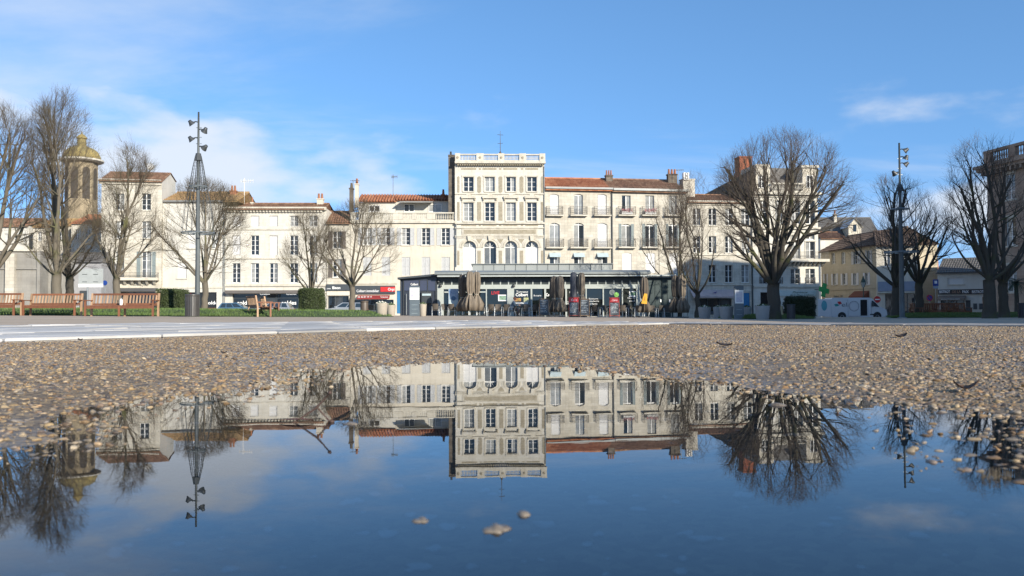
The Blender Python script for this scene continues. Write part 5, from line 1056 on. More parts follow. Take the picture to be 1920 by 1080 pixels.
def plate(name, px, m, y=.075, parent=None): a = F.rect(*px); return MB().box(a[0], y, a[1], a[2], y + .015, a[3]).build(name, m, parent or F.root)
pic = mat('landscape_print', (.30, .42, .33), .5, (.06, .16, .07), scale=2.5); o = plate('poster', (934, 552.5, 951, 564.5), letter_white); plate('picture', (936, 554.5, 949.5, 562.5), pic, .07, o)
o = plate('poster', (1180, 546, 1194, 557), letter_white); plate('picture', (1182, 547.5, 1193, 554), pic, .07, o)
food = mat('food_print', (.45, .10, .05), .5, (.55, .45, .12), scale=4); plate('poster', (966, 559, 977, 565), food); plate('poster', (982, 558, 991, 567), mat('salad_print', (.40, .42, .12), .5, (.6, .6, .5), scale=4)); plate('poster', (966, 567, 990, 569.5), letter_white)
b = MB(); cpt = F.uv(1156, 552.5); b.lathe([(.18, 0), (.18, .02)], 18); b.build('sticker', mat('lime_sticker', (.25, .55, .12), .5), F.root, (cpt[0], .08, cpt[1]), (R(90), 0, 0)); cpt = F.uv(1148, 548); b = MB(); b.lathe([(.21, 0), (.21, .02)], 18); b.build('sticker', mat('grey_sticker', (.25, .28, .27), .5), F.root, (cpt[0], .08, cpt[1]), (R(90), 0, 0))
for px in (826, 963, 822): 
    cpt = F.uv(px, 538.5 if px != 822 else 530); lamp = MB().lathe([(.09, 0), (.12, .08), (.05, .22)], 10).build('wall_lamp', dark_metal, F.root, (cpt[0], -.16, cpt[1]), smooth=True)
# raised roof light with metal panels
r = F.rect(885.5, 495.5, 1148, 507.5, 3.0); MB().box(r[0] + .05, 3.1, zt5 - .1, r[2] - .05, 7, r[3] - .05).build('rooflight', roof_grey, F.root)
npan = 13; w = (r[2] - r[0]) / npan; pm = MB().prism([(3.0, zt5 - .05), (3.06, zt5 - .05), (3.09, r[3]), (3.02, r[3])], 'x', .02, w - .02).mesh('cladding_panel', mat('clad_panel_grey', (.27, .285, .275), .5, (.235, .25, .24), scale=.8, objrand=.07))
for k in range(npan): link('cladding_panel', pm, F.root, (r[0] + w * k, 0, 0))
MB().box(r[0] - .08, 2.9, r[3] + .001, r[2] + .08, 7.1, r[3] + .06).build('rooflight_cap', roof_grey, F.root)
# left annex
A = Fac('cafe_annex', 'dark blue glazed annex with sloping roof on the left of the cafe', 750, DC - .3, 819, DC - .25, anthracite, deep=9, cat='cafe'); navy = mat('navy_panel', (.03, .038, .055), .4)
zl, zr = A.uv(750, 524)[1], A.uv(819, 517)[1]; b = MB(); b.prism([(0, -.1), (A.W, -.1), (A.W, zr), (0, zl)], 'y', .1, A.deep); b.build('wall', navy, A.root); MB().prism([(-.15, zl), (A.W + .1, zr), (A.W + .1, zr + .14), (-.15, zl + .14)], 'y', -.3, A.deep + .1).build('roof', anthracite, A.root)
blue_glass = glassmat('blue_annex_glass', (.05, .055, .085), (.1, .11, .15), .6, .05)
for a, c in ((757, 786), (787, 801), (802, 817)): q = A.rect(a, 526, c, 545); MB().box(q[0] + .02, .04, q[1], q[2] - .02, .098, q[3]).build('pane', blue_glass, A.root)
for a in (750.5, 756, 786.2, 801.2, 816.5): q = A.rect(a, 525, a + 1.2, 592); MB().box(q[0], 0, -.1, q[2], .099, q[3]).build('post', dark_metal, A.root)
q = A.rect(762, 551, 764, 590); MB().tube([(q[0], -.05, q[1]), (q[0], -.05, q[3])], .03, 6).build('door_handle', galv, A.root); A.text('Colbert', 777, 533, 4, letter_white, 14, y=-.02, bold=.02)
q = A.rect(791, 547, 810, 569); cab = MB().box(q[0], -.35, q[1], q[2], .09, q[3]).build('display_cabinet', dark_metal, A.root); MB().box(q[0] + .05, -.37, q[3] - .3, q[2] - .05, -.351, q[3] - .15).build('display_strip', mat('pale_strip', (.45, .55, .58), .5), cab)
# right annex
B_ = Fac('cafe_annex', 'dark teal panelled annex on the right end of the cafe', 1214, DC + .1, 1263, DC + .3, anthracite, deep=8, cat='cafe'); teal = mat('dark_teal_panel', (.035, .055, .055), .35, (.028, .045, .046))
zt = B_.uv(1238, 521)[1]; MB().box(0, .06, -.3, B_.W, B_.deep, zt).build('wall', teal, B_.root); MB().box(-.1, -.35, zt + .001, B_.W + .1, B_.deep, zt + .12).build('roof', roof_grey, B_.root)
for a, c in ((1214.6, 1228), (1228.5, 1240), (1240.5, 1251), (1251.5, 1262.5)):
    q = B_.rect(a, 523, c, 534); MB().box(q[0] + .01, .02, q[1], q[2] - .01, .059, q[3]).build('panel', teal, B_.root); q = B_.rect(a, 535, c, 597); MB().box(q[0] + .01, .02, q[1], q[2] - .01, .059, q[3]).build('door', teal, B_.root)
for px in (1238.7, 1255.5): 
    q = B_.uv(px, 564); MB().box(q[0] - .05, -.05, q[1] - .1, q[0] + .05, .019, q[1] + .1).build('door_handle', letter_white, B_.root)
# ------------------------------------------------------------------ terrace furniture
wicker = mat('brown_wicker', (.12, .10, .08), .75, (.06, .05, .04), scale=30, bump=.3, bscale=60); alu = mat('brushed_aluminium', (.60, .62, .62), .3, (.54, .56, .56), metal=.25)
def make_chair():
    t = thing('terrace_chair', 'x', 'chair', group='wicker terrace chairs in front of the cafe')
    b = MB(); b.box(-.23, -.22, .42, .23, .22, .455); b.build('seat', wicker, t, bevel=.01)
    b = MB(); n = 7
    for i in range(n):
        a0, a1 = R(-42 + 84 * i / n), R(-42 + 84 * (i + 1) / n); f = lambda a, z, r: (math.sin(a) * r * .82, math.cos(a) * r * .62 + .05 + (z - .46) * .18, z)
        b.add([f(a0, .47, .33), f(a1, .47, .33), f(a1, .86, .36), f(a0, .86, .36), f(a0, .47, .36), f(a1, .47, .36), f(a1, .86, .39), f(a0, .86, .39)], [(0, 3, 2, 1), (4, 5, 6, 7), (3, 7, 6, 2), (0, 1, 5, 4)] + ([(0, 4, 7, 3)] if i == 0 else []) + ([(1, 2, 6, 5)] if i == n - 1 else []))
    b.build('backrest', wicker, t)
    for s in (-1, 1):
        MB().tube([(s * .27, -.25, 0), (s * .25, -.22, .42), (s * .26, -.2, .62), (s * .27, -.12, .66), (s * .27, .16, .67)], .017, 6).build('leg', alu, t, smooth=True); MB().tube([(s * .25, .29, 0), (s * .24, .2, .43), (s * .25, .24, .66)], .017, 6).build('leg', alu, t, smooth=True)
    MB().tube([(-.25, .0, .38), (.25, .0, .38)], .014, 6).build('stretcher', alu, t); return t
ch0 = make_chair()
LABC = [(817, 'leftmost wicker chair of the terrace, below the blue poster'), (834, 'second wicker chair from the left end of the terrace'), (848, 'wicker chair just left of the three folded umbrellas'), (904, 'wicker chair just right of the three folded umbrellas'), (922, 'wicker chair under the red window lettering'), (934, 'wicker chair below the green landscape poster'), (949, 'wicker chair just left of the seated person'), (986, 'wicker chair below the white window lettering'), (1002, 'wicker chair left of the first chalkboard'), (1062, 'wicker chair between the pair of umbrellas and the red-topped board'), (1115, 'wicker chair right of the pair of chalkboards'), (1134, 'wicker chair left of the right red-topped board'), (1168, 'wicker chair just right of the right red-topped board'), (1182, 'wicker chair below the small green poster'), (1198, 'wicker chair left of the umbrella with the yellow sign'), (1223, 'wicker chair right of the umbrella with the yellow sign'), (1238, 'wicker chair in front of the teal annex doors'), (1252, 'rightmost wicker chair, beside the last umbrellas')]
for i, (px, lab) in enumerate(LABC):
    o = ch0 if i == 0 else copy_tree(ch0); Y = 60.8 + .25 * math.sin(i * 2.1) + (.3 if px > 1160 else 0); x = X(px, Y); o.location = (x, Y, G(x, Y)); o.rotation_euler.z = R(180) * (i % 3 == 1) * 0 + R((0, 14, -12, 20, -8)[i % 5]) + (R(180) if i % 2 == 0 else 0); o['label'] = lab
def make_table(lab, px, Y):
    x = X(px, Y); t = thing('cafe_table', lab, 'table', (x, Y, G(x, Y)), 0, 'small round terrace tables'); MB().lathe([(.36, .71), (.37, .72), (.37, .735), (.35, .74)], 24).build('table_top', dark_metal, t); MB().tube([(0, 0, .03), (0, 0, .71)], .035, 8).build('column', alu, t); MB().lathe([(.24, 0), (.22, .03), (.05, .05)], 16).build('base', dark_metal, t)
make_table('small round table between the two leftmost terrace chairs', 825.5, 61.6); make_table('small round table below the red window lettering', 928, 61.7); make_table('small round table in front of the seated person', 973, 60.9); make_table('small round table behind the folded pair of umbrellas', 1030, 61.6); make_table('small round table right of the pair of chalkboards', 1125, 61.8); make_table('small round table left of the yellow sign', 1190, 61.9); make_table('small round table before the teal annex', 1231, 61.8)
umb_m = mat('taupe_umbrella_cloth', (.22, .18, .135), .85, (.12, .098, .075), scale=3, stretch=(3, 3, .6)); umb_d = mat('charcoal_umbrella_cover', (.055, .058, .07), .7, (.085, .09, .105), scale=3, stretch=(3, 3, .4)); umb_b = mat('dark_brown_umbrella_cloth', (.12, .098, .075), .85, (.075, .06, .048), scale=3, stretch=(3, 3, .6))
def umbrella(lab, px, Y, top, m, seed, wide=.36, cover=False):
    x = X(px, Y); z0 = G(x, Y); H = at(px, top, Y).z - z0; o = thing('closed_umbrella', lab, 'umbrella', (x, Y, z0), 0, 'folded terrace umbrellas'); rg = random.Random(seed)
    MB().tube([(0, 0, 0), (0, 0, H + .06)], .035, 8).build('pole', alu, o); MB().box(-.35, -.35, 0, .35, .35, .07).build('base', dark_metal, o)
    ph = [rg.uniform(0, 6) for _ in range(6)]; n = 48
    def fold(i, j): t = 2 * math.pi * j / n; amp = (.05, .14, .2, .26, .22, .12, .26, .42, .5)[min(i, 8)]; return 1 + (0.1 if cover else 1) * amp * (math.sin(8 * t + ph[0] + .25 * i) + .5 * math.sin(13 * t + ph[1] - .3 * i) + .45 * math.sin(3 * t + ph[2] + .5 * i))
    if cover: prof = [(.05, H), (.2, H - .06), (.25, H - .4), (.26, H - 1.2), (.25, H - 2.2), (.22, .55), (.1, .5)]
    else: prof = [(.04, H), (wide * .45, H - .05), (wide * .62, H - .25), (wide * .66, H - .9), (wide * .55, H - 1.45), (wide * .38, H - 1.62), (wide * .7, H - 1.85), (wide * 1.0, H - 2.3), (wide * .75, max(.35, H - 2.75))]
    MB().lathe(prof, n, fold=fold).build('canopy', m, o, smooth=True)
    if not cover: MB().ring((0, 0, H - 1.62), wide * .42, .025, 20).build('tie', mat('pale_strap', (.42, .38, .31), .8), o)
umbrella('leftmost folded taupe umbrella, in front of the blue poster', 867.5, 60.2, 515, umb_b, 1, .34); umbrella('middle one of the three folded taupe umbrellas left of centre', 881, 59.6, 508.5, umb_m, 2, .38); umbrella('right one of the three folded taupe umbrellas left of centre', 893.5, 60.0, 509, umb_m, 3, .36)
umbrella('darker left umbrella of the folded pair near the middle', 1039, 60.1, 517.5, umb_b, 4, .36); umbrella('lighter right umbrella of the folded pair near the middle', 1050.5, 59.9, 517, umb_m, 5, .36)
umbrella('umbrella in a charcoal cover above the red-topped board', 1076, 60.3, 510, umb_d, 6, .36, True); umbrella('folded taupe umbrella beside the charcoal covered one', 1091, 60.0, 511, umb_m, 7, .34)
umbrella('folded dark umbrella with a yellow sign hung on it', 1208, 60.3, 519.5, umb_b, 8, .38); umbrella('dark folded umbrella near the right end of the cafe', 1266.5, 60.6, 516, umb_b, 9, .36); umbrella('rightmost folded taupe umbrella, in front of the slim tree', 1280, 60.2, 514.5, umb_m, 10, .36)
p = at(1208.5, 560, 59.75); ys = thing('hanging_sign', 'small yellow sign hanging on the dark folded umbrella', 'sign', p); MB().prism([(-.2, -.36), (.2, -.36), (.16, .36), (-.05, .36)], 'y', -.01, .01).build('panel', mat('yellow_sign', (.70, .36, .02), .5), ys, rot=(0, R(6), 0)); MB().prism([(-.06, -.15), (.06, -.15), (.04, .15), (-.02, .15)], 'y', -.014, -.0105).build('print', mat('orange_print', (.5, .2, .02), .5), ys, rot=(0, R(6), 0)); MB().tube([(0, 0, .34), (0, .25, .75)], .008, 5).build('string', iron, ys)
chalk = mat('blackboard', (.045, .055, .065), .7, (.06, .07, .08)); wood_f = mat('board_wood_frame', (.22, .14, .075), .6, (.17, .105, .06)); chalk_w = mat('chalk_strokes', (.55, .6, .62), .8)
def board(lab, px0, px1, y0, Y, fm, red=False):
    px = (px0 + px1) / 2; x = X(px, Y); z0 = G(x, Y); w = (px1 - px0) * Y / FPX; h = at(px, y0, Y).z - z0; o = thing('menu_board', lab, 'menu board', (x, Y, z0), 0, 'menu boards on the terrace'); t = .045; tl = (R(-8), 0, 0)
    b = MB(); b.box(-w / 2, -.02, 0, -w / 2 + t, .02, h); b.box(w / 2 - t, -.02, 0, w / 2, .02, h); b.box(-w / 2 + t, -.02, h - t, w / 2 - t, .02, h); b.box(-w / 2 + t, -.02, .08, w / 2 - t, .02, .08 + t); b.build('frame', fm, o, rot=tl); zt = h - t
    if red: zt = h * .74; hd = MB().box(-w / 2 + t, -.016, zt, w / 2 - t, .016, h - t).build('header', red_sign, o, rot=tl); text('lettering', 'Carte', h * .1, letter_white, o, (0, .02 - h * .1, h * .80), (R(90 - 8), 0, 0), width=w * .55, shear=.3)
    MB().box(-w / 2 + t, -.012, .08 + t, w / 2 - t, .012, zt - .001).build('slate', chalk, o, rot=tl); b = MB(); rg = random.Random(int(px))
    for k in range(8):
        z = zt - .08 - (zt - .3) * k / 8; xx = -w / 2 + t + .05; e = w / 2 - t - rg.uniform(.05, .2)
        while xx < e: l = rg.uniform(.03, .09); b.box(xx, -.016, z - .014, min(xx + l, e), -.0125, z + .014 + rg.uniform(0, .012)); xx += l + rg.uniform(.015, .04)
    ws = b.build('writing', chalk_w, o, rot=tl); ws['kind'] = 'stuff'
    for s in (-1, 1): MB().tube([(s * (w / 2 - .03), .1, h * .97), (s * (w / 2 - .03), .5, 0)], .016, 5).build('rear_leg', fm, o)
red_f = mat('red_brown_frame', (.30, .06, .035), .5)
board('wood-framed chalkboard left of the folded pair of umbrellas', 1011, 1030, 559.5, 59.6, wood_f); board('red-topped menu board below the charcoal covered umbrella', 1066.5, 1086.5, 556.5, 59.4, red_f, True); board('wood-framed chalkboard beside the red-topped board', 1088, 1106, 560, 59.3, wood_f); board('right red-topped menu board below the lime green sticker', 1143, 1162, 557, 59.6, red_f, True)
pst = thing('poster_stand', 'tall blue and white poster stand left of the folded umbrellas', 'poster', (X(850.5, 60.9), 60.9, G(X(850.5, 60.9), 60.9))); w = 18 * 60.9 / FPX; z0_ = at(850, 576, 60.9).z - pst.location.z; z1_ = at(850, 541.5, 60.9).z - pst.location.z
MB().box(-w / 2, -.02, z0_, w / 2, .02, z1_).build('panel', mat('blue_poster', (.08, .16, .32), .5, (.38, .46, .52), scale=1.6, detail=2), pst); MB().box(-w / 2 + .03, -.024, z0_ + .03, w / 2 - .03, -.0205, z0_ + (z1_ - z0_) * .42).build('pale_field', mat('poster_pale', (.50, .58, .58), .5), pst); MB().lathe([(.16, 0), (.16, .006)], 16).build('round_motif', mat('poster_motif', (.05, .12, .22), .5), pst, (0, -.03, z0_ + (z1_ - z0_) * .48), (R(90), 0, 0))
for s in (-1, 1): MB().tube([(s * w * .4, 0, 0), (s * w * .4, 0, z0_)], .02, 6).build('leg', galv, pst)
# ------------------------------------------------------------------ person seated on the terrace
def person(lab, px, Y, rz):
    x = X(px, Y); o = thing('person', lab, 'person', (x, Y, G(x, Y)), rz)
    V = [(0, 0, .50, .15, .15), (0.02, 0, .68, .135, .16), (.07, 0, .88, .13, .175), (.12, 0, 1.02, .09, .15), (.165, 0, 1.10, .05, .055), (.20, 0, 1.19, .085, .075), (.205, 0, 1.27, .09, .078)]
    E = [(i, i + 1) for i in range(6)]
    def add(p, v): V.append(v); E.append((p, len(V) - 1)); return len(V) - 1
    for s in (-1, 1):
        k = add(0, (.12, s * .10, .50, .10, .10)); k = add(k, (.46, s * .12, .50, .072, .072)); k = add(k, (.44, s * .12, .28, .055, .055)); k = add(k, (.40, s * .12, .08, .04, .04)); k = add(k, (.52, s * .13, .04, .04, .035))
        k = add(3, (.13, s * .19, .98, .065, .065)); k = add(k, (.24, s * .24, .76, .05, .05)); k = add(k, (.46, s * .16, .80, .036, .036)); k = add(k, (.53, s * .13, .80, .03, .04))
        for f in range(4): add(k, (.60, s * (.10 + .02 * f), .795 - .004 * f, .010, .010))
        add(k, (.56, s * .075, .80, .011, .011))
    me = bpy.data.meshes.new('body'); me.from_pydata([v[:3] for v in V], E, []); ob = bpy.data.objects.new('body', me); C.objects.link(ob); md = ob.modifiers.new('skin', 'SKIN'); md.use_smooth_shade = True
    for v, sv in zip(V, me.skin_vertices[0].data): sv.radius = v[3:5]
    me.skin_vertices[0].data[0].use_root = True; sb = ob.modifiers.new('sub', 'SUBSURF'); sb.levels = sb.render_levels = 2
    bpy.context.view_layer.update(); m2 = bpy.data.meshes.new_from_object(ob.evaluated_get(bpy.context.evaluated_depsgraph_get())); bpy.data.objects.remove(ob)
    m2.materials.clear()
    for m_ in (mat('blue_grey_coat', (.10, .15, .20), .8, (.08, .12, .17)), mat('dark_trousers', (.03, .022, .032), .8), mat('skin', (.50, .30, .23), .6), mat('black_shoes', (.02, .02, .02), .5)): m2.materials.append(m_)
    for p_ in m2.polygons:
        c = p_.center; p_.use_smooth = True
        p_.material_index = 2 if (c.z > 1.085 or c.x > .49 and c.z > .7) else 3 if c.z < .075 else 1 if (c.z < .60 and c.x > .06 or c.z < .42) else 0
    b = link('body', m2, o); h = MB(); h.lathe([(.02, .125), (.07, .11), (.102, .06), (.11, 0), (.105, -.06), (.08, -.10)], 16); hh = h.build('hair', mat('reddish_brown_hair', (.13, .045, .025), .6), o, (.185, 0, 1.265), (0, R(-28), 0), smooth=True)
    MB().lathe([(.004, .03), (.014, .0), (.01, -.015)], 8).build('nose', MATS['skin'], o, (.293, 0, 1.215), (0, R(-20), 0))
    for s in (-1, 1): MB().lathe([(.012, 0), (.009, .006)], 8).build('eye', dark_metal, o, (.278, s * .032, 1.245), (0, R(80), 0)); MB().lathe([(.012, -.02), (.024, 0), (.012, .025)], 8).build('ear', MATS['skin'], o, (.19, s * .088, 1.225))
    MB().tube([(.284, -.022, 1.175), (.290, 0, 1.173), (.284, .022, 1.175)], .006, 6).build('mouth', mat('lips', (.40, .15, .13), .5), o)
    b2 = MB(); b2.lathe([(.19, .30), (.2, .45), (.17, .62), (.13, .66)], 18, (-.03, 0, 0), fold=lambda i, j: 1 + .05 * math.sin(5 * j * .7)); b2.build('coat_skirt', MATS['blue_grey_coat'], o, smooth=True)
    return o
person('person in a blue-grey coat seated at a terrace table, facing right', 960.5, 60.7, R(-8))
ch = copy_tree(ch0); x = X(960.5, 60.7); ch.location = (x, 60.7, G(x, 60.7)); ch.rotation_euler.z = R(-98); ch['label'] = 'wicker chair under the seated person in the blue-grey coat'
# ------------------------------------------------------------------ lamp masts
mast_m = mat('painted_mast', (.10, .115, .12), .55, (.075, .085, .09))
def lamp_mast(lab, px, D, top, heads, ring1, ring2, base_y):
    x = X(px, D); z0 = G(x, D); o = thing('lamp_mast', lab, 'lamp post', (x, D, z0), 0, 'tall lamp masts with spotlights'); Z = lambda y: at(px, y, D).z - z0; H = Z(top); s = D / FPX
    tb = MB(); tb.tube([(0, 0, 0), (0, 0, Z(560)), (0, 0, Z(470)), (0, 0, Z(ring1)), (0, 0, Z(top + 80)), (0, 0, H)], [4.9 * s, 4.7 * s, 4.0 * s, 3.2 * s, 2.2 * s, 1.6 * s], 14); tb.build('mast', mast_m, o, smooth=True)
    MB().lathe([(.26, 0), (.26, .04), (.17, .07)], 14).build('base_plate', galv, o)
    for k, (dy, sx, tilt) in enumerate(heads):
        z = Z(top + dy); ar = MB().tube([(0, 0, z + .05), (sx * .14, -.02, z + .08), (sx * .26, -.05, z + .04)], .03, 6)
        hd = ar.build('bracket', dark_metal, o); b = MB(); b.lathe([(.04, .16), (.08, .15), (.10, .06), (.17, -.09), (.18, -.11), (.16, -.11)], 16); b.build('spotlight', dark_metal, hd, (sx * .36, -.08, z), (R(20), R(sx * tilt), 0), smooth=True); MB().lathe([(.155, 0), (.155, .01)], 16).build('lens', mat('lamp_lens', (.35, .37, .38), .15), hd, (sx * .36 - sx * .105 * math.sin(R(tilt)), -.08 + .1 * math.sin(R(20)), z - .10 * math.cos(R(tilt))), (R(20), R(sx * tilt), 0))
    for dy in (30, 48, 60): MB().box(-.12, -.015, Z(top + dy), .16, .015, Z(top + dy) + .03).build('step_bar', galv, o)
    # wire cone hung for garlands
    zt, z1, z2 = Z(ring1[0] if isinstance(ring1, tuple) else top + 82), Z(ring1), Z(ring2); r1, r2 = 16 * s, 30 * s
    MB().lathe([(.16, zt - .25), (.20, zt - .25), (.13, zt + .12), (.1, zt + .12)], 12).build('collar', dark_metal, o)
    b = MB(); n = 16
    for k in range(n):
        a = 2 * math.pi * k / n; c_, s_ = math.cos(a), math.sin(a); b.tube([(c_ * .15, s_ * .15, zt), (c_ * r1 * .62, s_ * r1 * .62, (zt + z1) / 2 + .2), (c_ * r1, s_ * r1, z1), (c_ * (r1 + r2) * .52, s_ * (r1 + r2) * .52, (z1 + z2) / 2 + .2), (c_ * r2, s_ * r2, z2)], .011, 4)
    for k in range(1, 9):
        t = k / 9; b.ring((0, 0, zt + (z1 - zt) * t), .15 + (r1 - .15) * t ** 1.1, .006, 16)
    cone = b.build('wire_cone', dark_metal, o); cone['kind'] = 'stuff'
    for r_, z in ((r1, z1), (r2, z2)):
        rg = MB().ring((0, 0, z), r_, .03, 24).build('hoop', galv, o)
        for k in range(4): a = R(45 + 90 * k); MB().tube([(0, 0, z), (math.cos(a) * r_, math.sin(a) * r_, z)], .025, 5).build('spoke', galv, rg)
lamp_mast('left lamp mast with four spotlights and a wire cone', 370, 44, 210, [(21, -1, 35), (35, 1, 35), (51, -1, 35), (67, 1, 55)], 350, 437, 592)
lamp_mast('right lamp mast with four spotlights between two bare trees', 1691.5, 50, 268, [(14, 1, 55), (28, 1, 20), (40, 1, 50), (57, -1, 45)], 392, 473, 594)
# ------------------------------------------------------------------ benches
teak = mat('teak_slats', (.20, .075, .035), .6, (.14, .055, .026), scale=2, stretch=(8, 8, 1), objrand=.2); teak_p = mat('weathered_teak', (.38, .25, .155), .65, (.28, .165, .09), scale=2, stretch=(8, 8, 1), objrand=.25)
def make_bench(w, lab, loc, rz, mid=True, slats=None, group='wooden benches round the square', h=.90, teak_p=teak_p):
    o = thing('park_bench', lab, 'bench', loc, rz, group); n = slats or int(w / .125); L = []
    xs = (-w / 2, w / 2) if not mid else (-w / 2, 0.0, w / 2)
    for x in xs: MB().box(x - .035, -.53, 0, x + .035, -.46, .40 if x == 0 else .60).build('leg', teak, o, bevel=.006)
    for x in (-w / 2, w / 2) + ((0.0,) if mid else ()): MB().prism([(0.0, 0), (.07, 0), (.07, .42), (.15, h if x else h - .08), (.09, h if x else h - .08), (0, .42)], 'x', x - .033, x + .033).build('leg', teak_p, o)
    for x in (-w / 2, w / 2): MB().box(x - .04, -.58, .601, x + .04, .07, .635).build('armrest', teak, o, bevel=.006)
    MB().box(-w / 2 + .036, -.525, .30, w / 2 - .036, -.49, .40).build('front_rail', teak, o); MB().box(-w / 2 + .034, .10, h - .08, w / 2 - .034, .14, h - .005).build('top_rail', teak, o, bevel=.006); MB().box(-w / 2 + .034, .03, .44, w / 2 - .034, .065, .51).build('bottom_rail', teak, o)
    sm = MB().box(-w / 2 + .02, -.035, 0, w / 2 - .02, .035, .024).mesh('seat_slat', teak)
    for k in range(5): link('seat_slat', sm, o, (0, -.49 + .11 * k, .405))
    bm = MB().prism([(.036, .511), (.056, .511), (.128, h - .081), (.108, h - .081)], 'x', -.030, .030).mesh('back_slat', teak_p)
    for k in range(n): link('back_slat', bm, o, (-w / 2 + w * (k + .75) / (n + .5), 0, 0))
    return o
def gp(px, D): x = X(px, D); return (x, D, G(x, D))
make_bench(2.0, 'bench cut by the left edge, its right arm beside the next bench', gp(-8, 34), R(0), False)
make_bench(2.05, 'second wooden bench from the left, below the green-trunked tree', gp(104, 34.5), R(0), False); make_bench(2.55, 'widest bench at left, with a white bottle on its seat', gp(233.5, 33), R(1.5), True)
make_bench(1.9, 'bench seen from its end, right of the left lamp mast', gp(476, 36.5), R(118), False); make_bench(1.7, 'second end-on bench, just behind the other near the parked car', gp(497, 38.5), R(112), False, 12)
bt = thing('bottle', 'white bottle with dark neck standing on the widest left bench', 'bottle', Vector(gp(228, 32.75)) + Vector((0, -.05, .43))); MB().lathe([(.05, 0), (.055, .02), (.055, .2), (.03, .25)], 14).build('body', letter_white, bt, smooth=True); MB().lathe([(.022, .25), (.02, .34), (.024, .345), (.024, .37)], 10).build('neck', dark_metal, bt)
for i, (px, D, rz, w, lab) in enumerate(((1712, 56, 70, 1.5, 'leftmost bench of the dark cluster by the right lamp mast'), (1731, 58.5, 160, 1.6, 'bench facing away in the right cluster, behind the leftmost'), (1748, 60, 0, 1.9, 'long slatted bench at the back of the right cluster'), (1772, 57, -50, 1.6, 'angled bench in the middle of the right cluster'), (1793, 56.5, 15, 1.5, 'rightmost bench of the dark cluster, towards the big tree'))): make_bench(w, lab, gp(px, D), R(rz), False, 11, h=.95, teak_p=teak)  # dark teak back slats paint in the shade over this cluster
# ------------------------------------------------------------------ bins
def bin_(lab, px, D, w, h, m, ribs=True):
    o = thing('litter_bin', lab, 'bin', gp(px, D)); r = w / 2; MB().lathe([(r * .92, .03), (r * .94, h * .9), (r * .9, h * .9), (r * .88, .06)], 24).build('liner', dark_metal, o, smooth=True)
    if ribs:
        b = MB().prism([(-.03, -.008), (.03, -.008), (.03, .008), (-.03, .008)], 'z', .03, h * .92).mesh('slat', m); n = 22
        for k in range(n): a = 2 * math.pi * k / n; link('slat', b, o, (math.cos(a) * r * 1.0, math.sin(a) * r * 1.0, 0), (0, 0, a + R(90)))
    else: MB().lathe([(r * .95, 0), (r, .1), (r, h * .9), (r * .97, h * .92)], 24).build('shell', m, o, smooth=True)
    MB().lathe([(r * 1.04, h * .9), (r * 1.06, h), (r * .8, h), (r * .8, h * .95)], 24).build('rim', m, o, smooth=True)
bin_('ribbed grey litter bin in front of the left lamp mast', 360.5, 33, .52, .88, mat('grey_bin_steel', (.11, .105, .10), .4, (.085, .08, .078), metal=.5)); bin_('dark brown litter bin left of the big beige planter', 683, 46, .42, .84, mat('brown_bin', (.10, .075, .055), .5), False); bin_('black litter bin right of the big dark tree', 1483, 45, .42, .80, mat('black_bin', (.03, .03, .035), .5)); bin_('dark litter bin cut by the right edge', 1921, 45, .60, .82, MATS['black_bin'])
# ------------------------------------------------------------------ planters
conc = mat('beige_planter', (.40, .35, .28), .8, (.33, .285, .23)); conc_g = mat('grey_planter', (.30, .30, .30), .8, (.25, .25, .255)); leaf_m = mat('planter_leaves', (.05, .085, .03), .7, (.08, .11, .04), scale=8); petal = mat('white_petals', (.72, .70, .62), .7)
def planter(lab, px, D, w, ytop, m, seed, flowers=.25):
    loc = gp(px, D); o = thing('planter', lab, 'planter', loc, 0, 'big round planters by the cafe'); h = at(px, ytop, D).z - loc[2]; r = w / 2; MB().lathe([(r * .78, 0), (r * .8, .03), (r * .98, h * .95), (r, h), (r * .88, h), (r * .86, h * .93)], 28).build('pot', m, o, smooth=True); MB().lathe([(r * .86, h * .9), (.02, h * .93)], 20).build('soil', mat('potting_soil', (.03, .022, .016), .95), o)
    rg = random.Random(seed); lf = MB(); fl = MB()
    for i in range(420):
        a, q = rg.random() * 6.28, r * .92 * math.sqrt(rg.random()); x, y, z = q * math.cos(a), q * math.sin(a), h * .92 + rg.random() * .17 * (1.2 - q / r); t = rg.uniform(.02, .045); b_ = rg.random() * 6.28
        (fl if rg.random() < flowers and z > h * .98 else lf).add([(x - t * math.cos(b_), y - t * math.sin(b_), z), (x, y, z - t * .7), (x + t * math.cos(b_), y + t * math.sin(b_), z + t * .4), (x, y, z + t)], [(0, 1, 2, 3)])
    lf.build('foliage', leaf_m, o)['kind'] = 'stuff'
    if fl.f: fl.build('flowers', petal, o)['kind'] = 'stuff'
planter('large beige planter with white flowers left of the cafe annex', 715.5, 45, .66, 568.5, conc, 1, .5); planter('grey planter half behind the large beige planter', 733, 49, .56, 572, conc, 2, .1); planter('pale planter beside the left information totem', 793, 52, .46, 570, conc, 3, .1)
planter('grey planter right of the rightmost folded umbrella', 1321, 50, .76, 576, conc_g, 4); planter('small grey planter behind its neighbours near the pinkish awning', 1346, 54, .6, 576, conc_g, 5); planter('broad grey planter left of the right information totem', 1362, 48, .80, 575, conc_g, 6); planter('grey planter half hidden by the right information totem', 1400, 51, .60, 576, conc_g, 7, .1); planter('broad grey planter left of the big dark tree', 1429.5, 45, .80, 573.5, conc_g, 8, .15)
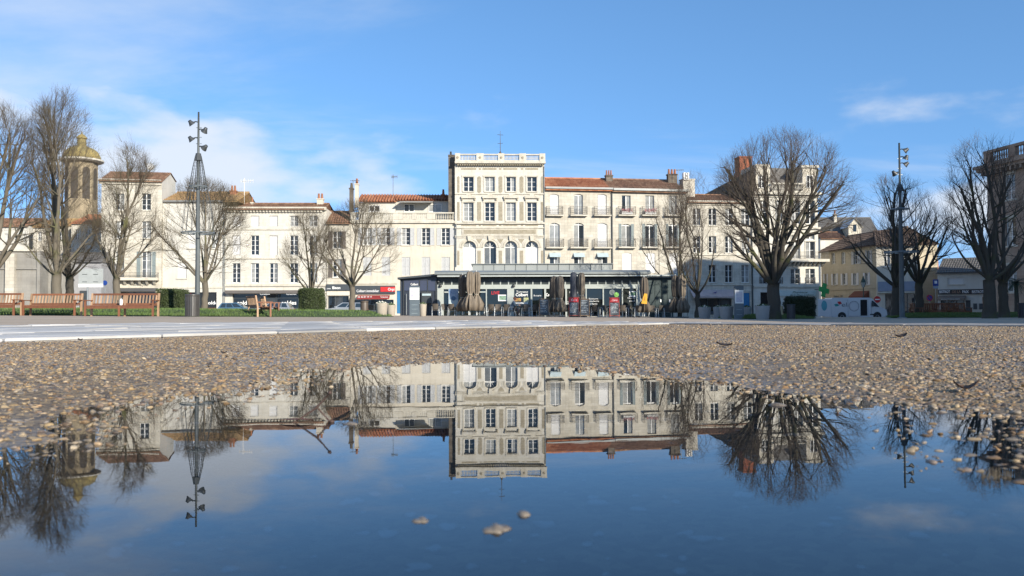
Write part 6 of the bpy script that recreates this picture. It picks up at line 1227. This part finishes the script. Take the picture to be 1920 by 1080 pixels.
# ------------------------------------------------------------------ information totems
def totem(lab, px, D, x0, x1, y0, y1, y2):
    loc = gp(px, D); o = thing('information_totem', lab, 'information board', loc); w = (x1 - x0) * D / FPX; Z = lambda y: at(px, y, D).z - loc[2]; bl = mat('slate_blue_panel', (.11, .14, .16), .5, (.09, .115, .135)); MB().box(-w / 2, -.08, 0, w / 2, .08, Z(y0)).build('body', bl, o, bevel=.01)
    fr = MB().box(-w / 2 + .02, -.105, Z(y2), w / 2 - .02, -.081, Z(y1)).build('frame', letter_white, o); MB().box(-w / 2 + .09, -.115, Z(y2) + .08, w / 2 - .09, -.106, Z(y1) - .08).build('map', mat('town_map', (.62, .58, .60), .5, (.40, .40, .52), scale=6), fr); ln = mat('pale_print', (.24, .29, .31), .6)
    for k in range(4): MB().box(-w * .3, -.084, Z(y2) - .35 - .28 * k, w * .3, -.081, Z(y2) - .32 - .28 * k).build('text_line', ln, o)
totem('slate blue information totem with framed map left of the cafe', 777.5, 56, 768, 787, 537, 539.5, 562); totem('slate blue information totem with framed map in front of the azure door', 1385.5, 47, 1377, 1394.5, 536, 544, 569)
MB_ = None
# ------------------------------------------------------------------ clipped hedges
def hedge(lab, px0, px1, ytop, D, m, seed, round_=True, dep=None):
    px = (px0 + px1) / 2; loc = gp(px, D); loc = (loc[0], loc[1], loc[2] + .1); o = thing('clipped_hedge', lab, 'hedge', loc); w = (px1 - px0) * D / FPX; h = at(px, ytop, D).z - loc[2]; r = w / 2; dep = dep or w; rg = np.random.default_rng(seed); n = 14000
    if round_: MB().lathe([(r * .93, 0), (r * .95, .3), (r * .95, h * .95), (r * .9, h * .97)], 28).build('core', mat('hedge_core', (.02, .028, .012), .95), o)
    else: MB().box(-r + .05, -dep / 2 + .05, 0, r - .05, dep / 2 - .05, h - .05).build('core', mat('hedge_core', (.02, .028, .012), .95), o)
    top = rg.random(n) < .25; a = rg.uniform(0, 6.283, n)
    if round_:
        q = np.where(top, r * np.sqrt(rg.random(n)), r); x, y = q * np.cos(a), q * np.sin(a); z = np.where(top, h, rg.uniform(0, h, n))
    else:
        f = rg.integers(0, 4, n); t = rg.uniform(-1, 1, n); x = np.where(f < 2, t * r, np.where(f == 2, -r, r)); y = np.where(f < 2, np.where(f == 0, -dep / 2, dep / 2), t * dep / 2); x = np.where(top, rg.uniform(-r, r, n), x); y = np.where(top, rg.uniform(-dep / 2, dep / 2, n), y); z = np.where(top, h, rg.uniform(0, h, n))
    c = np.stack([x, y, z], 1) + rg.normal(0, .035, (n, 3)) + (.05 * np.sin(np.stack([x, y, z], 1) @ rg.normal(0, 5, (3, 3)))); u = rg.normal(0, 1, (n, 3)); u /= np.linalg.norm(u, axis=1, keepdims=True); v = np.cross(u, rg.normal(0, 1, (n, 3))); v /= np.linalg.norm(v, axis=1, keepdims=True); s = rg.uniform(.018, .036, (n, 1)); V = np.stack([c - u * s, c - v * s * .6, c + u * s, c + v * s * .6], 1).reshape(-1, 3)
    link('foliage', mesh_np('foliage', [(V, np.arange(4 * n).reshape(-1, 4))], m), o)['kind'] = 'stuff'
hl = mat('box_leaves', (.045, .07, .02), .6, (.07, .085, .028), scale=9)
hedge('round clipped hedge with a small tree behind it', 561, 607, 544, 46, hl, 1); hedge('square clipped hedge behind the left litter bin', 304, 343, 545, 48, hl, 2, False, 1.4); hedge('dark square hedge in front of the pharmacy', 1476, 1521, 558.5, 50, mat('dark_yew_leaves', (.022, .035, .014), .6, (.035, .045, .02), scale=9), 3, False, 1.2)
# ------------------------------------------------------------------ vehicles
tyre = mat('tyre_rubber', (.02, .02, .02), .8); carglass = mat('car_glass', (.02, .035, .05), .05, (.03, .045, .06))
def wheel(o, x, y, r, side):
    w = MB().lathe([(r * .6, -.1), (r * .96, -.1), (r, -.07), (r, .07), (r * .96, .1), (r * .6, .1)], 22).build('wheel', tyre, o, (x, y, r), (R(90), 0, 0), smooth=True); MB().lathe([(.03, .0), (r * .3, .01), (r * .58, .03), (r * .6, 0)], 14).build('rim', galv, w, (0, 0, .085 * -side), (0 if side < 0 else R(180), 0, 0))
def car(lab, px, D, rz, m, L=4.1):
    o = thing('parked_car', lab, 'car', gp(px, D), rz, 'cars parked along the street'); h = L / 2; W_ = .84
    low = [(-h, .35), (-h + .02, .75), (-h + .12, .88), (h - 1.15, .93), (h - .2, .78), (h - .02, .6), (h, .35)]; b = MB(); n = len(low)
    for s in (-1, 1): b.add([(x, s * W_, z) for x, z in low], [tuple(range(n)) if s < 0 else tuple(range(n - 1, -1, -1))])
    for i in range(n): j = (i + 1) % n; b.add([(low[i][0], -W_, low[i][1]), (low[i][0], W_, low[i][1]), (low[j][0], W_, low[j][1]), (low[j][0], -W_, low[j][1])], [(0, 1, 2, 3)])
    body = b.build('body', m, o); 
    def pl(x, z, y): return (x, y, z)
    base = [(-h + .1, .9), (h - 1.1, .93)]; tp = [(-h + .45, 1.43), (h - 1.95, 1.45)]; b = MB(); V = []
    for (x, z), y in ((base[0], .8), (base[1], .8), (tp[1], .62), (tp[0], .62)): V += [(x, -y, z), (x, y, z)]
    b.add(V, [(0, 2, 4, 6), (1, 7, 5, 3), (2, 3, 5, 4), (0, 6, 7, 1), (4, 5, 7, 6)]); b.build('cabin', m, o)
    def lerp(a, c, t): return tuple(a[i] + (c[i] - a[i]) * t for i in range(3))
    for s in (-1, 1):
        A, B, C_, D_ = (base[0][0], s * .8, base[0][1]), (base[1][0], s * .8, base[1][1]), (tp[1][0], s * .62, tp[1][1]), (tp[0][0], s * .62, tp[0][1])
        def P(u, v): p_ = lerp(lerp(A, B, u), lerp(D_, C_, u), v); return (p_[0], p_[1] + s * .006, p_[2])
        for u0, u1 in ((.07, .30), (.33, .60), (.63, .93)): MB().add([P(u0, .12), P(u1, .12), P(u1, .88), P(u0, .88)], [(0, 1, 2, 3)]).build('side_window', carglass, o)
    for (a, c), dx in (((base[1], tp[1]), .006), ((base[0], tp[0]), -.006)): MB().add([lerp((a[0] + dx, -.74, a[1]), (c[0] + dx, -.58, c[1]), .1), lerp((a[0] + dx, .74, a[1]), (c[0] + dx, .58, c[1]), .1), lerp((a[0] + dx, .74, a[1]), (c[0] + dx, .58, c[1]), .9), lerp((a[0] + dx, -.74, a[1]), (c[0] + dx, -.58, c[1]), .9)], [(0, 1, 2, 3)]).build('windscreen', carglass, o)
    for x in (-h + .75, h - .8):
        for s in (-1, 1): wheel(o, x, s * (W_ - .08), .31, s)
    for s in (-1, 1): MB().box(h - .06, s * .6 - .15, .58, h + .01, s * .6 + .15, .7).build('headlight', letter_white, o, bevel=.01); MB().box(-h - .01, s * .66 - .1, .6, -h + .04, s * .66 + .1, .82).build('tail_light', red_sign, o); MB().box(h - 1.35, s * .86 - .06, .95, h - 1.2, s * .86 + .06, 1.07).build('mirror', m, o)
silver = mat('silver_paint', (.42, .44, .45), .3, (.40, .42, .43), metal=.5); bluep = mat('blue_paint', (.10, .20, .30), .3, (.09, .18, .27), metal=.3); whitec = mat('white_car_paint', (.62, .62, .60), .3)
car('blue car parked in front of the black shop, left of the end-on bench', 447, 86, R(0), bluep, 3.9); car('silver car with blue windows parked behind the end-on benches', 511, 86, R(180), silver, 4.1); car('silver car parked in front of the grey-signed shop', 648, 86, R(180), silver, 4.3)
def van():
    D = 88.0; x = X(1552, D); z = G(x, D); L = (1656 - 1552) * D / FPX; o = thing('van', 'white delivery van with open side door and elio lettering', 'van', (x, D, z)); s = L / 5.8; vp = mat('white_van_paint', (.62, .63, .64), .35, (.58, .59, .60), scale=.5); W2 = .98; H = at(1580, 558.5, D).z - z
    k = H / 2.5; pr = [(0, .35), (0, 2.35), (.12, 2.5), (3.9, 2.5), (4.25, 2.40), (4.95, 1.55), (5.55, 1.25), (5.75, .95), (5.8, .42), (5.7, .3)]; pr = [(a * s, b * k) for a, b in pr]; n = len(pr); b = MB()
    for sg in (-1, 1): b.add([(a, sg * W2, c) for a, c in pr], [tuple(range(n)) if sg < 0 else tuple(range(n - 1, -1, -1))])
    for i in range(n): j = (i + 1) % n; b.add([(pr[i][0], -W2, pr[i][1]), (pr[i][0], W2, pr[i][1]), (pr[j][0], W2, pr[j][1]), (pr[j][0], -W2, pr[j][1])], [(0, 1, 2, 3)])
    b.build('body', vp, o, bevel=.05); y = -W2 - .004
    MB().add([(4.22 * s, y, 1.55 * k), (4.98 * s, y, 1.42 * k), (4.62 * s, y, 1.9 * k), (4.3 * s, y, 2.15 * k), (4.2 * s, y, 2.15 * k)], [(0, 1, 2, 3, 4)]).build('side_window', carglass, o); MB().add([(4.97 * s, -.85, 1.58 * k), (4.97 * s, .85, 1.58 * k), (4.31 * s, .75, 2.36 * k), (4.31 * s, -.75, 2.36 * k)], [(0, 1, 2, 3)]).build('windscreen', carglass, o)
    MB().box(3.02 * s, y, .48 * k, 3.72 * s, y + .02, 2.26 * k).build('door_opening', mat('van_interior', (.015, .015, .018), .9), o); sd = MB().box(1.75 * s, y - .06, .42 * k, 3.0 * s, y - .002, 2.3 * k).build('sliding_door', vp, o, bevel=.02)
    MB().ring((2.33 * s, y - .066, 1.55 * k), .50, .02, 32, 'y').build('logo_ring', mat('logo_grey', (.10, .11, .14), .5), sd); MB().ring((2.33 * s, y - .063, 1.55 * k), .42, .012, 32, 'y').build('logo_ring', mat('logo_pale', (.45, .46, .5), .5), sd)
    text('lettering', 'eli', .42, MATS['logo_grey'], o, (1.45 * s, y - .008, 1.5 * k), depth=.006, width=.72, shear=.1)
    MB().add([(.62 * s, y - .004, 2.05 * k), (.95 * s, y - .004, 2.1 * k), (1.12 * s, y - .004, 1.85 * k), (.8 * s, y - .004, 1.72 * k)], [(0, 1, 2, 3)]).build('red_logo_leaf', red_sign, o); MB().add([(.3 * s, y - .005, 1.75 * k), (.62 * s, y - .005, 1.85 * k), (.85 * s, y - .005, 1.62 * k), (.45 * s, y - .005, 1.5 * k)], [(0, 1, 2, 3)]).build('teal_logo_leaf', mat('teal_print', (.04, .28, .27), .5), o)
    rd = MB().box(-1.35, -W2 - .02, .4 * k, -.02, -W2 + .03, 2.35 * k).build('rear_door', vp, o, bevel=.015); rd['label'] = 'opened rear door with a turquoise oval'
    b = MB(); b.lathe([(.36, 0), (.36, .01)], 24); ov = b.build('oval_print', mat('turquoise_print', (.10, .36, .42), .5), rd, (-.72, -W2 - .024, 1.62 * k), (R(90), 0, 0)); ov.scale = (.8, 1.45, 1)
    for xx in (1.1, 4.75):
        for sg in (-1, 1): wheel(o, xx * s, sg * (W2 - .06), .34, sg); 
        MB().lathe([(.42, 0), (.42, .008)], 24).build('wheel_arch', tyre, o, (xx * s, y + .004, .40), (R(90), 0, 0))
    for xx, z0_, z1_ in ((1.72, .42, 2.32), (3.8, .42, 2.3), (4.14, .6, 2.15)): MB().box(xx * s, y - .003, z0_ * k, xx * s + .018, y + .003, z1_ * k).build('panel_seam', MATS['logo_grey'], o)
    MB().box(5.845 * s, -.26, .42 * k, 5.86 * s, .26, .53 * k).build('number_plate', letter_white, o)
    MB().box(4.15 * s, -W2 - .28, 1.5 * k, 4.3 * s, -W2 - .06, 1.95 * k).build('mirror', dark_metal, o, bevel=.02); MB().box(4.0 * s, y - .01, .55 * k, 4.7 * s, y + .002, .68 * k).build('side_strip', tyre, o); MB().box(5.6 * s, -.9, .3 * k, 5.84 * s, .9, .62 * k).build('bumper', tyre, o, bevel=.03); MB().box(5.5 * s, -.92, .95 * k, 5.74 * s, -.6, 1.15 * k).build('headlight', letter_white, o, bevel=.02)
van()
# ------------------------------------------------------------------ signs and lantern
def post(o, h, r=.035, m=None): MB().tube([(0, 0, 0), (0, 0, h)], r, 8).build('post', m or galv, o)
def disc_sign(lab, px, py, D, r, face, draw, x=None):
    loc = gp(px, D); o = thing('road_sign', lab, 'road sign', loc); z = at(px, py, D).z - loc[2]; post(o, z + r); MB().lathe([(r, -.012), (r, .012)], 24).build('plate', face, o, (0, -.05, z), (R(90), 0, 0)); draw(o, z)
blue_s = mat('sign_blue', (.02, .06, .28), .4); pale = letter_white
disc_sign('red and white no entry sign beside the honey-coloured house', 1645, 561.5, 92, .36, red_sign, lambda o, z: MB().box(-.25, -.075, z - .06, .25, -.063, z + .06).build('white_bar', pale, o))
def nopark(o, z): MB().ring((0, -.066, z), .3, .04, 24, 'y').build('red_rim', red_sign, o); MB().box(-.26, -.08, -.03, .26, -.066, .03).build('red_slash', red_sign, o, (0, 0, z), (0, R(45), 0))
disc_sign('round blue and red no parking sign in front of the narrow white house', 1743, 558.5, 90, .33, blue_s, nopark)
loc = gp(1755, 92); o = thing('road_sign', 'square blue sign left of the bistro, above the no parking sign', 'road sign', loc); z = at(1755, 530, 92).z - loc[2]; post(o, z); MB().box(-.3, -.06, z - .35, .3, -.03, z + .35).build('plate', blue_s, o, bevel=.01); MB().box(-.14, -.066, z - .1, .14, -.061, z + .2).build('emblem', pale, o); MB().box(-.28, -.05, z - .62, .28, -.03, z - .4).build('plate', mat('pale_blue_plate', (.3, .4, .5), .5), o)
loc = gp(196.5, 68); o = thing('road_sign', 'round blue sign beside the grey notice board', 'road sign', loc); z = at(196.5, 530.5, 68).z - loc[2]; post(o, z + .2); MB().lathe([(.2, -.01), (.2, .01)], 20).build('plate', blue_s, o, (0, -.05, z), (R(90), 0, 0))
loc = gp(170, 66); o = thing('notice_board', 'large grey notice board on a single post at left', 'sign', loc); Z = lambda y: at(170, y, 66).z - loc[2]; w = 46 * 66 / FPX; MB().tube([(-.28, .05, 0), (-.28, .05, Z(520))], .06, 8).build('post', galv, o); bd = MB().box(-w / 2, -.05, Z(532), w / 2, .0, Z(504)).build('board', mat('grey_board', (.40, .42, .41), .5), o); MB().box(-w / 2, -.055, Z(538.5), w / 2, .0, Z(532.2)).build('lower_board', letter_white, o)
for dx in (-.48, .36):
    for y in (514.5, 528.5): MB().box(dx - .18, -.06, Z(y) - .02, dx + .2, -.051, Z(y) + .02).build('slot', dark_metal, bd)
loc = gp(1619.5, 91.6); o = thing('street_lantern', 'old green street lantern above the white van', 'street lamp', loc); Z = lambda y: at(1619.5, y, 91.6).z - loc[2]; gm = mat('lantern_green', (.02, .05, .035), .5); MB().lathe([(.13, 0), (.12, .5), (.06, .6), (.05, Z(540)), (.04, Z(539))], 12).build('post', gm, o, smooth=True); MB().lathe([(.10, Z(539)), (.26, Z(530)), (.27, Z(530) + .02), (.24, Z(530) + .02)], 6).build('glass', mat('lantern_glass', (.45, .47, .42), .2), o); MB().lathe([(.30, Z(530) + .02), (.22, Z(526)), (.09, Z(521)), (.10, Z(520)), (.02, Z(517))], 6).build('cap', gm, o)
for k in range(6): a = R(60 * k); MB().tube([(math.cos(a) * .105, math.sin(a) * .105, Z(539)), (math.cos(a) * .275, math.sin(a) * .275, Z(530))], .014, 4).build('glazing_bar', gm, o)
loc = gp(1463, 47.5); o = thing('menu_easel', 'small pale easel board at the foot of the big dark tree', 'menu board', (loc[0], loc[1], loc[2] + .2)); MB().box(-.16, -.02, .05, .16, .0, .55).build('panel', mat('kraft_board', (.40, .33, .20), .7), o, rot=(R(-10), 0, 0)); [MB().tube([(s * .14, .0, .5), (s * .16, .02 if k else .25, 0)], .012, 5).build('leg', wood_f, o) for s in (-1, 1) for k in (0, 1)]
# palm by the bistro
loc = gp(1906, 62); o = thing('palm_tree', 'small dark palm in front of the bistro near the right edge', 'tree', loc); H = at(1906, 530, 62).z - loc[2]; MB().tube([(0, 0, 0), (.03, 0, H * .5), (0, 0, H)], [.16, .15, .13], 10).build('trunk', bark_d, o, smooth=True); b = MB(); rg = random.Random(3)
for k in range(46):
    a, e = rg.random() * 6.28, rg.uniform(-.5, 1.1); L = rg.uniform(.8, 1.25); pts = []
    for i in range(6): t = i / 5; pts.append(Vector((math.cos(a) * L * t * math.cos(e * (1 - .4 * t)), math.sin(a) * L * t * math.cos(e * (1 - .4 * t)), H + L * t * math.sin(e) - .55 * t * t * L)))
    u = Vector((-math.sin(a), math.cos(a), 0))
    for i in range(5):
        for sg in (-1, 1):
            for q in (.0, .5): p = pts[i].lerp(pts[i + 1], q); l = .22 * (1 - .5 * i / 5); e2 = p + u * sg * l + (pts[i + 1] - pts[i]) * .8 + Vector((0, 0, -.05)); b.add([p, p + (pts[i + 1] - pts[i]) * .25, e2], [(0, 1, 2)])
b.build('crown', mat('palm_leaves', (.02, .04, .015), .6), o)['kind'] = 'stuff'
# ------------------------------------------------------------------ small things at the puddle
def stone_thing(lab, px, py, w, h, seed, m):
    g = gpoint(px, py); d = g[1]; rw, rh = w * d / FPX / 2, h * d / FPX; bm = bmesh.new(); bmesh.ops.create_icosphere(bm, subdivisions=3, radius=1); rg = np.random.default_rng(seed); k = rg.normal(0, 1, (4, 3))
    for v in bm.verts:
        n = 1 + .13 * math.sin(2.3 * v.co.dot(Vector(k[0])) + 1) + .10 * math.sin(3.1 * v.co.dot(Vector(k[1]))) + .05 * math.sin(6 * v.co.dot(Vector(k[2]))); v.co = Vector((v.co.x * rw * n, v.co.y * rw * .8 * n, v.co.z * rh * 1.3 * n))
    me = bpy.data.meshes.new('stone'); bm.to_mesh(me); bm.free(); me.polygons.foreach_set('use_smooth', [True] * len(me.polygons)); me.materials.append(m); return tag(link('stone', me, None, (g[0], g[1], -rh * .55), (0, 0, seed * .4)), lab, 'stone', 'stones standing out of the puddle')
sm = mat('wet_puddle_stone', (.22, .18, .135), .45, (.07, .055, .045), scale=90)
stone_thing('largest pale stone standing out of the near water', 930, 992, 64, 13, 3, sm); stone_thing('small dark stone left in the near water', 790, 977, 42, 9, 4, sm); stone_thing('small pale stone right in the near water', 981, 965, 40, 9, 5, sm); stone_thing('thin dark stone in the water right of the forked twig', 655, 795, 34, 5, 6, sm); stone_thing('flat stone at the shore under the mirrored big tree', 1458, 760, 30, 6, 7, sm)
def twig():
    g = gpoint(590, 792); d = g[1]; s = d / FPX; o = thing('fallen_twig', 'forked dry twig standing in the puddle at left', 'twig', (g[0], g[1], 0)); tm = mat('dry_twig', (.07, .04, .03), .7); P = lambda px, py: Vector(((px - 590) * s, 0, (792 - py) * s))
    MB().tube([P(548, 794), P(572, 779), P(594, 764), P(606, 751), P(617, 738)], [1.6 * s, 1.8 * s, 2.2 * s, 1.6 * s, 1.3 * s], 7).build('stem', tm, o, smooth=True); MB().tube([P(594, 764), P(607, 778), P(620, 793)], [1.8 * s, 1.6 * s, 1.6 * s], 7).build('side_shoot', tm, o, smooth=True); b = MB().lathe([(.5 * s, -4 * s), (3.2 * s, -2 * s), (3.6 * s, 1 * s), (1 * s, 4 * s)], 10); b.build('bud', tm, o, P(618, 737), (0, R(40), 0), smooth=True); MB().lathe([(1 * s, -3 * s), (5 * s, -1 * s), (5.5 * s, 2 * s), (1 * s, 4 * s)], 10).build('bud', tm, o, P(622, 791), smooth=True)
    b = MB(); n = 8
    for i in range(n):
        t0, t1 = i / n, (i + 1) / n; f = lambda t, sg: (-.5 * 64 * s + 64 * s * t, sg * 9 * s * math.sin(math.pi * t), (1.5 + 3 * math.sin(3 * t)) * s + abs(sg) * 1.5 * s)
        b.add([f(t0, -1), f(t1, -1), f(t1, 0), f(t0, 0), f(t1, 1), f(t0, 1)], [(0, 1, 2, 3), (3, 2, 4, 5)])
    b.build('leaf', mat('dead_leaf', (.16, .06, .04), .6, (.10, .045, .03), scale=40), o, P(556, 791), smooth=True)
twig()
def tuft(px, py, w, lab):
    g = gpoint(px, py); s = g[1] / FPX; rg = random.Random(5); b = MB()
    for k in range(60): x = rg.uniform(-.5, .5) * w * s; y = rg.uniform(-.2, .2) * w * s; h = (w * .42) * s * (1 - abs(x) / (w * s)) * rg.uniform(.5, 1); b.tube([(x, y, -.004), (x + rg.uniform(-3, 5) * s, y, h)], [.9 * s, .3 * s], 3, False)
    tag(b.build('grass_tuft', mat('dead_grass', (.07, .055, .035), .8), None, (g[0], g[1], 0)), lab, 'grass')
tuft(1866, 897, 62, 'little tuft of dead grass in the water at right')
lm = [mat('brown_leaf', (.075, .04, .025), .6, (.12, .06, .03), scale=60), mat('dark_leaf', (.03, .022, .018), .5, (.05, .035, .025), scale=60)]
def leaf(px, py, w, lab, seed, k):
    g = gpoint(px, py); s = g[1] / FPX; L = w * s; b = MB(); n = 6; rg = random.Random(seed); cu = rg.uniform(.1, .35)
    for i in range(n):
        t0, t1 = i / n, (i + 1) / n; f = lambda t, sg: ((t - .5) * L, sg * L * .3 * math.sin(math.pi * t) ** .8, cu * L * (4 * (t - .5) ** 2) + abs(sg) * L * .1)
        b.add([f(t0, -1), f(t1, -1), f(t1, 0), f(t0, 0), f(t1, 1), f(t0, 1)], [(0, 1, 2, 3), (3, 2, 4, 5)])
    z = float(bedz(np.array([g[0]]), np.array([g[1]]))[0]); tag(b.build('fallen_leaf', lm[k], None, (g[0], g[1], max(z, 0) + .008), (rg.uniform(-.2, .2), rg.uniform(-.2, .2), rg.uniform(-.6, .6)), smooth=True), lab, 'leaf', 'dead leaves on the gravel')
for i, (px, py, w, k, lab) in enumerate(((1812, 742, 44, 0, 'curled brown leaf on the gravel at far right'), (1358, 655, 30, 1, 'dark leaf on the gravel below the van'), (1215, 628, 10, 1, 'tiny dark leaf on the gravel below the right end of the cafe'), (497, 672, 16, 1, 'dark leaf on the gravel below the end-on benches'), (705, 641, 12, 1, 'small dark leaf at the path edge below the planters'), (1628, 646, 9, 1, 'tiny dark leaf below the right lamp mast'), (420, 671, 14, 1, 'flat dark leaf left of centre on the gravel'), (150, 643, 14, 1, 'dark leaf at the path edge below the left benches'), (1690, 636, 26, 1, 'thin dark leaf right of the tiny one below the right lamp mast'), (1858, 643, 9, 0, 'tiny brown leaf below the big right tree'))): leaf(px, py, w, lab, i, k)
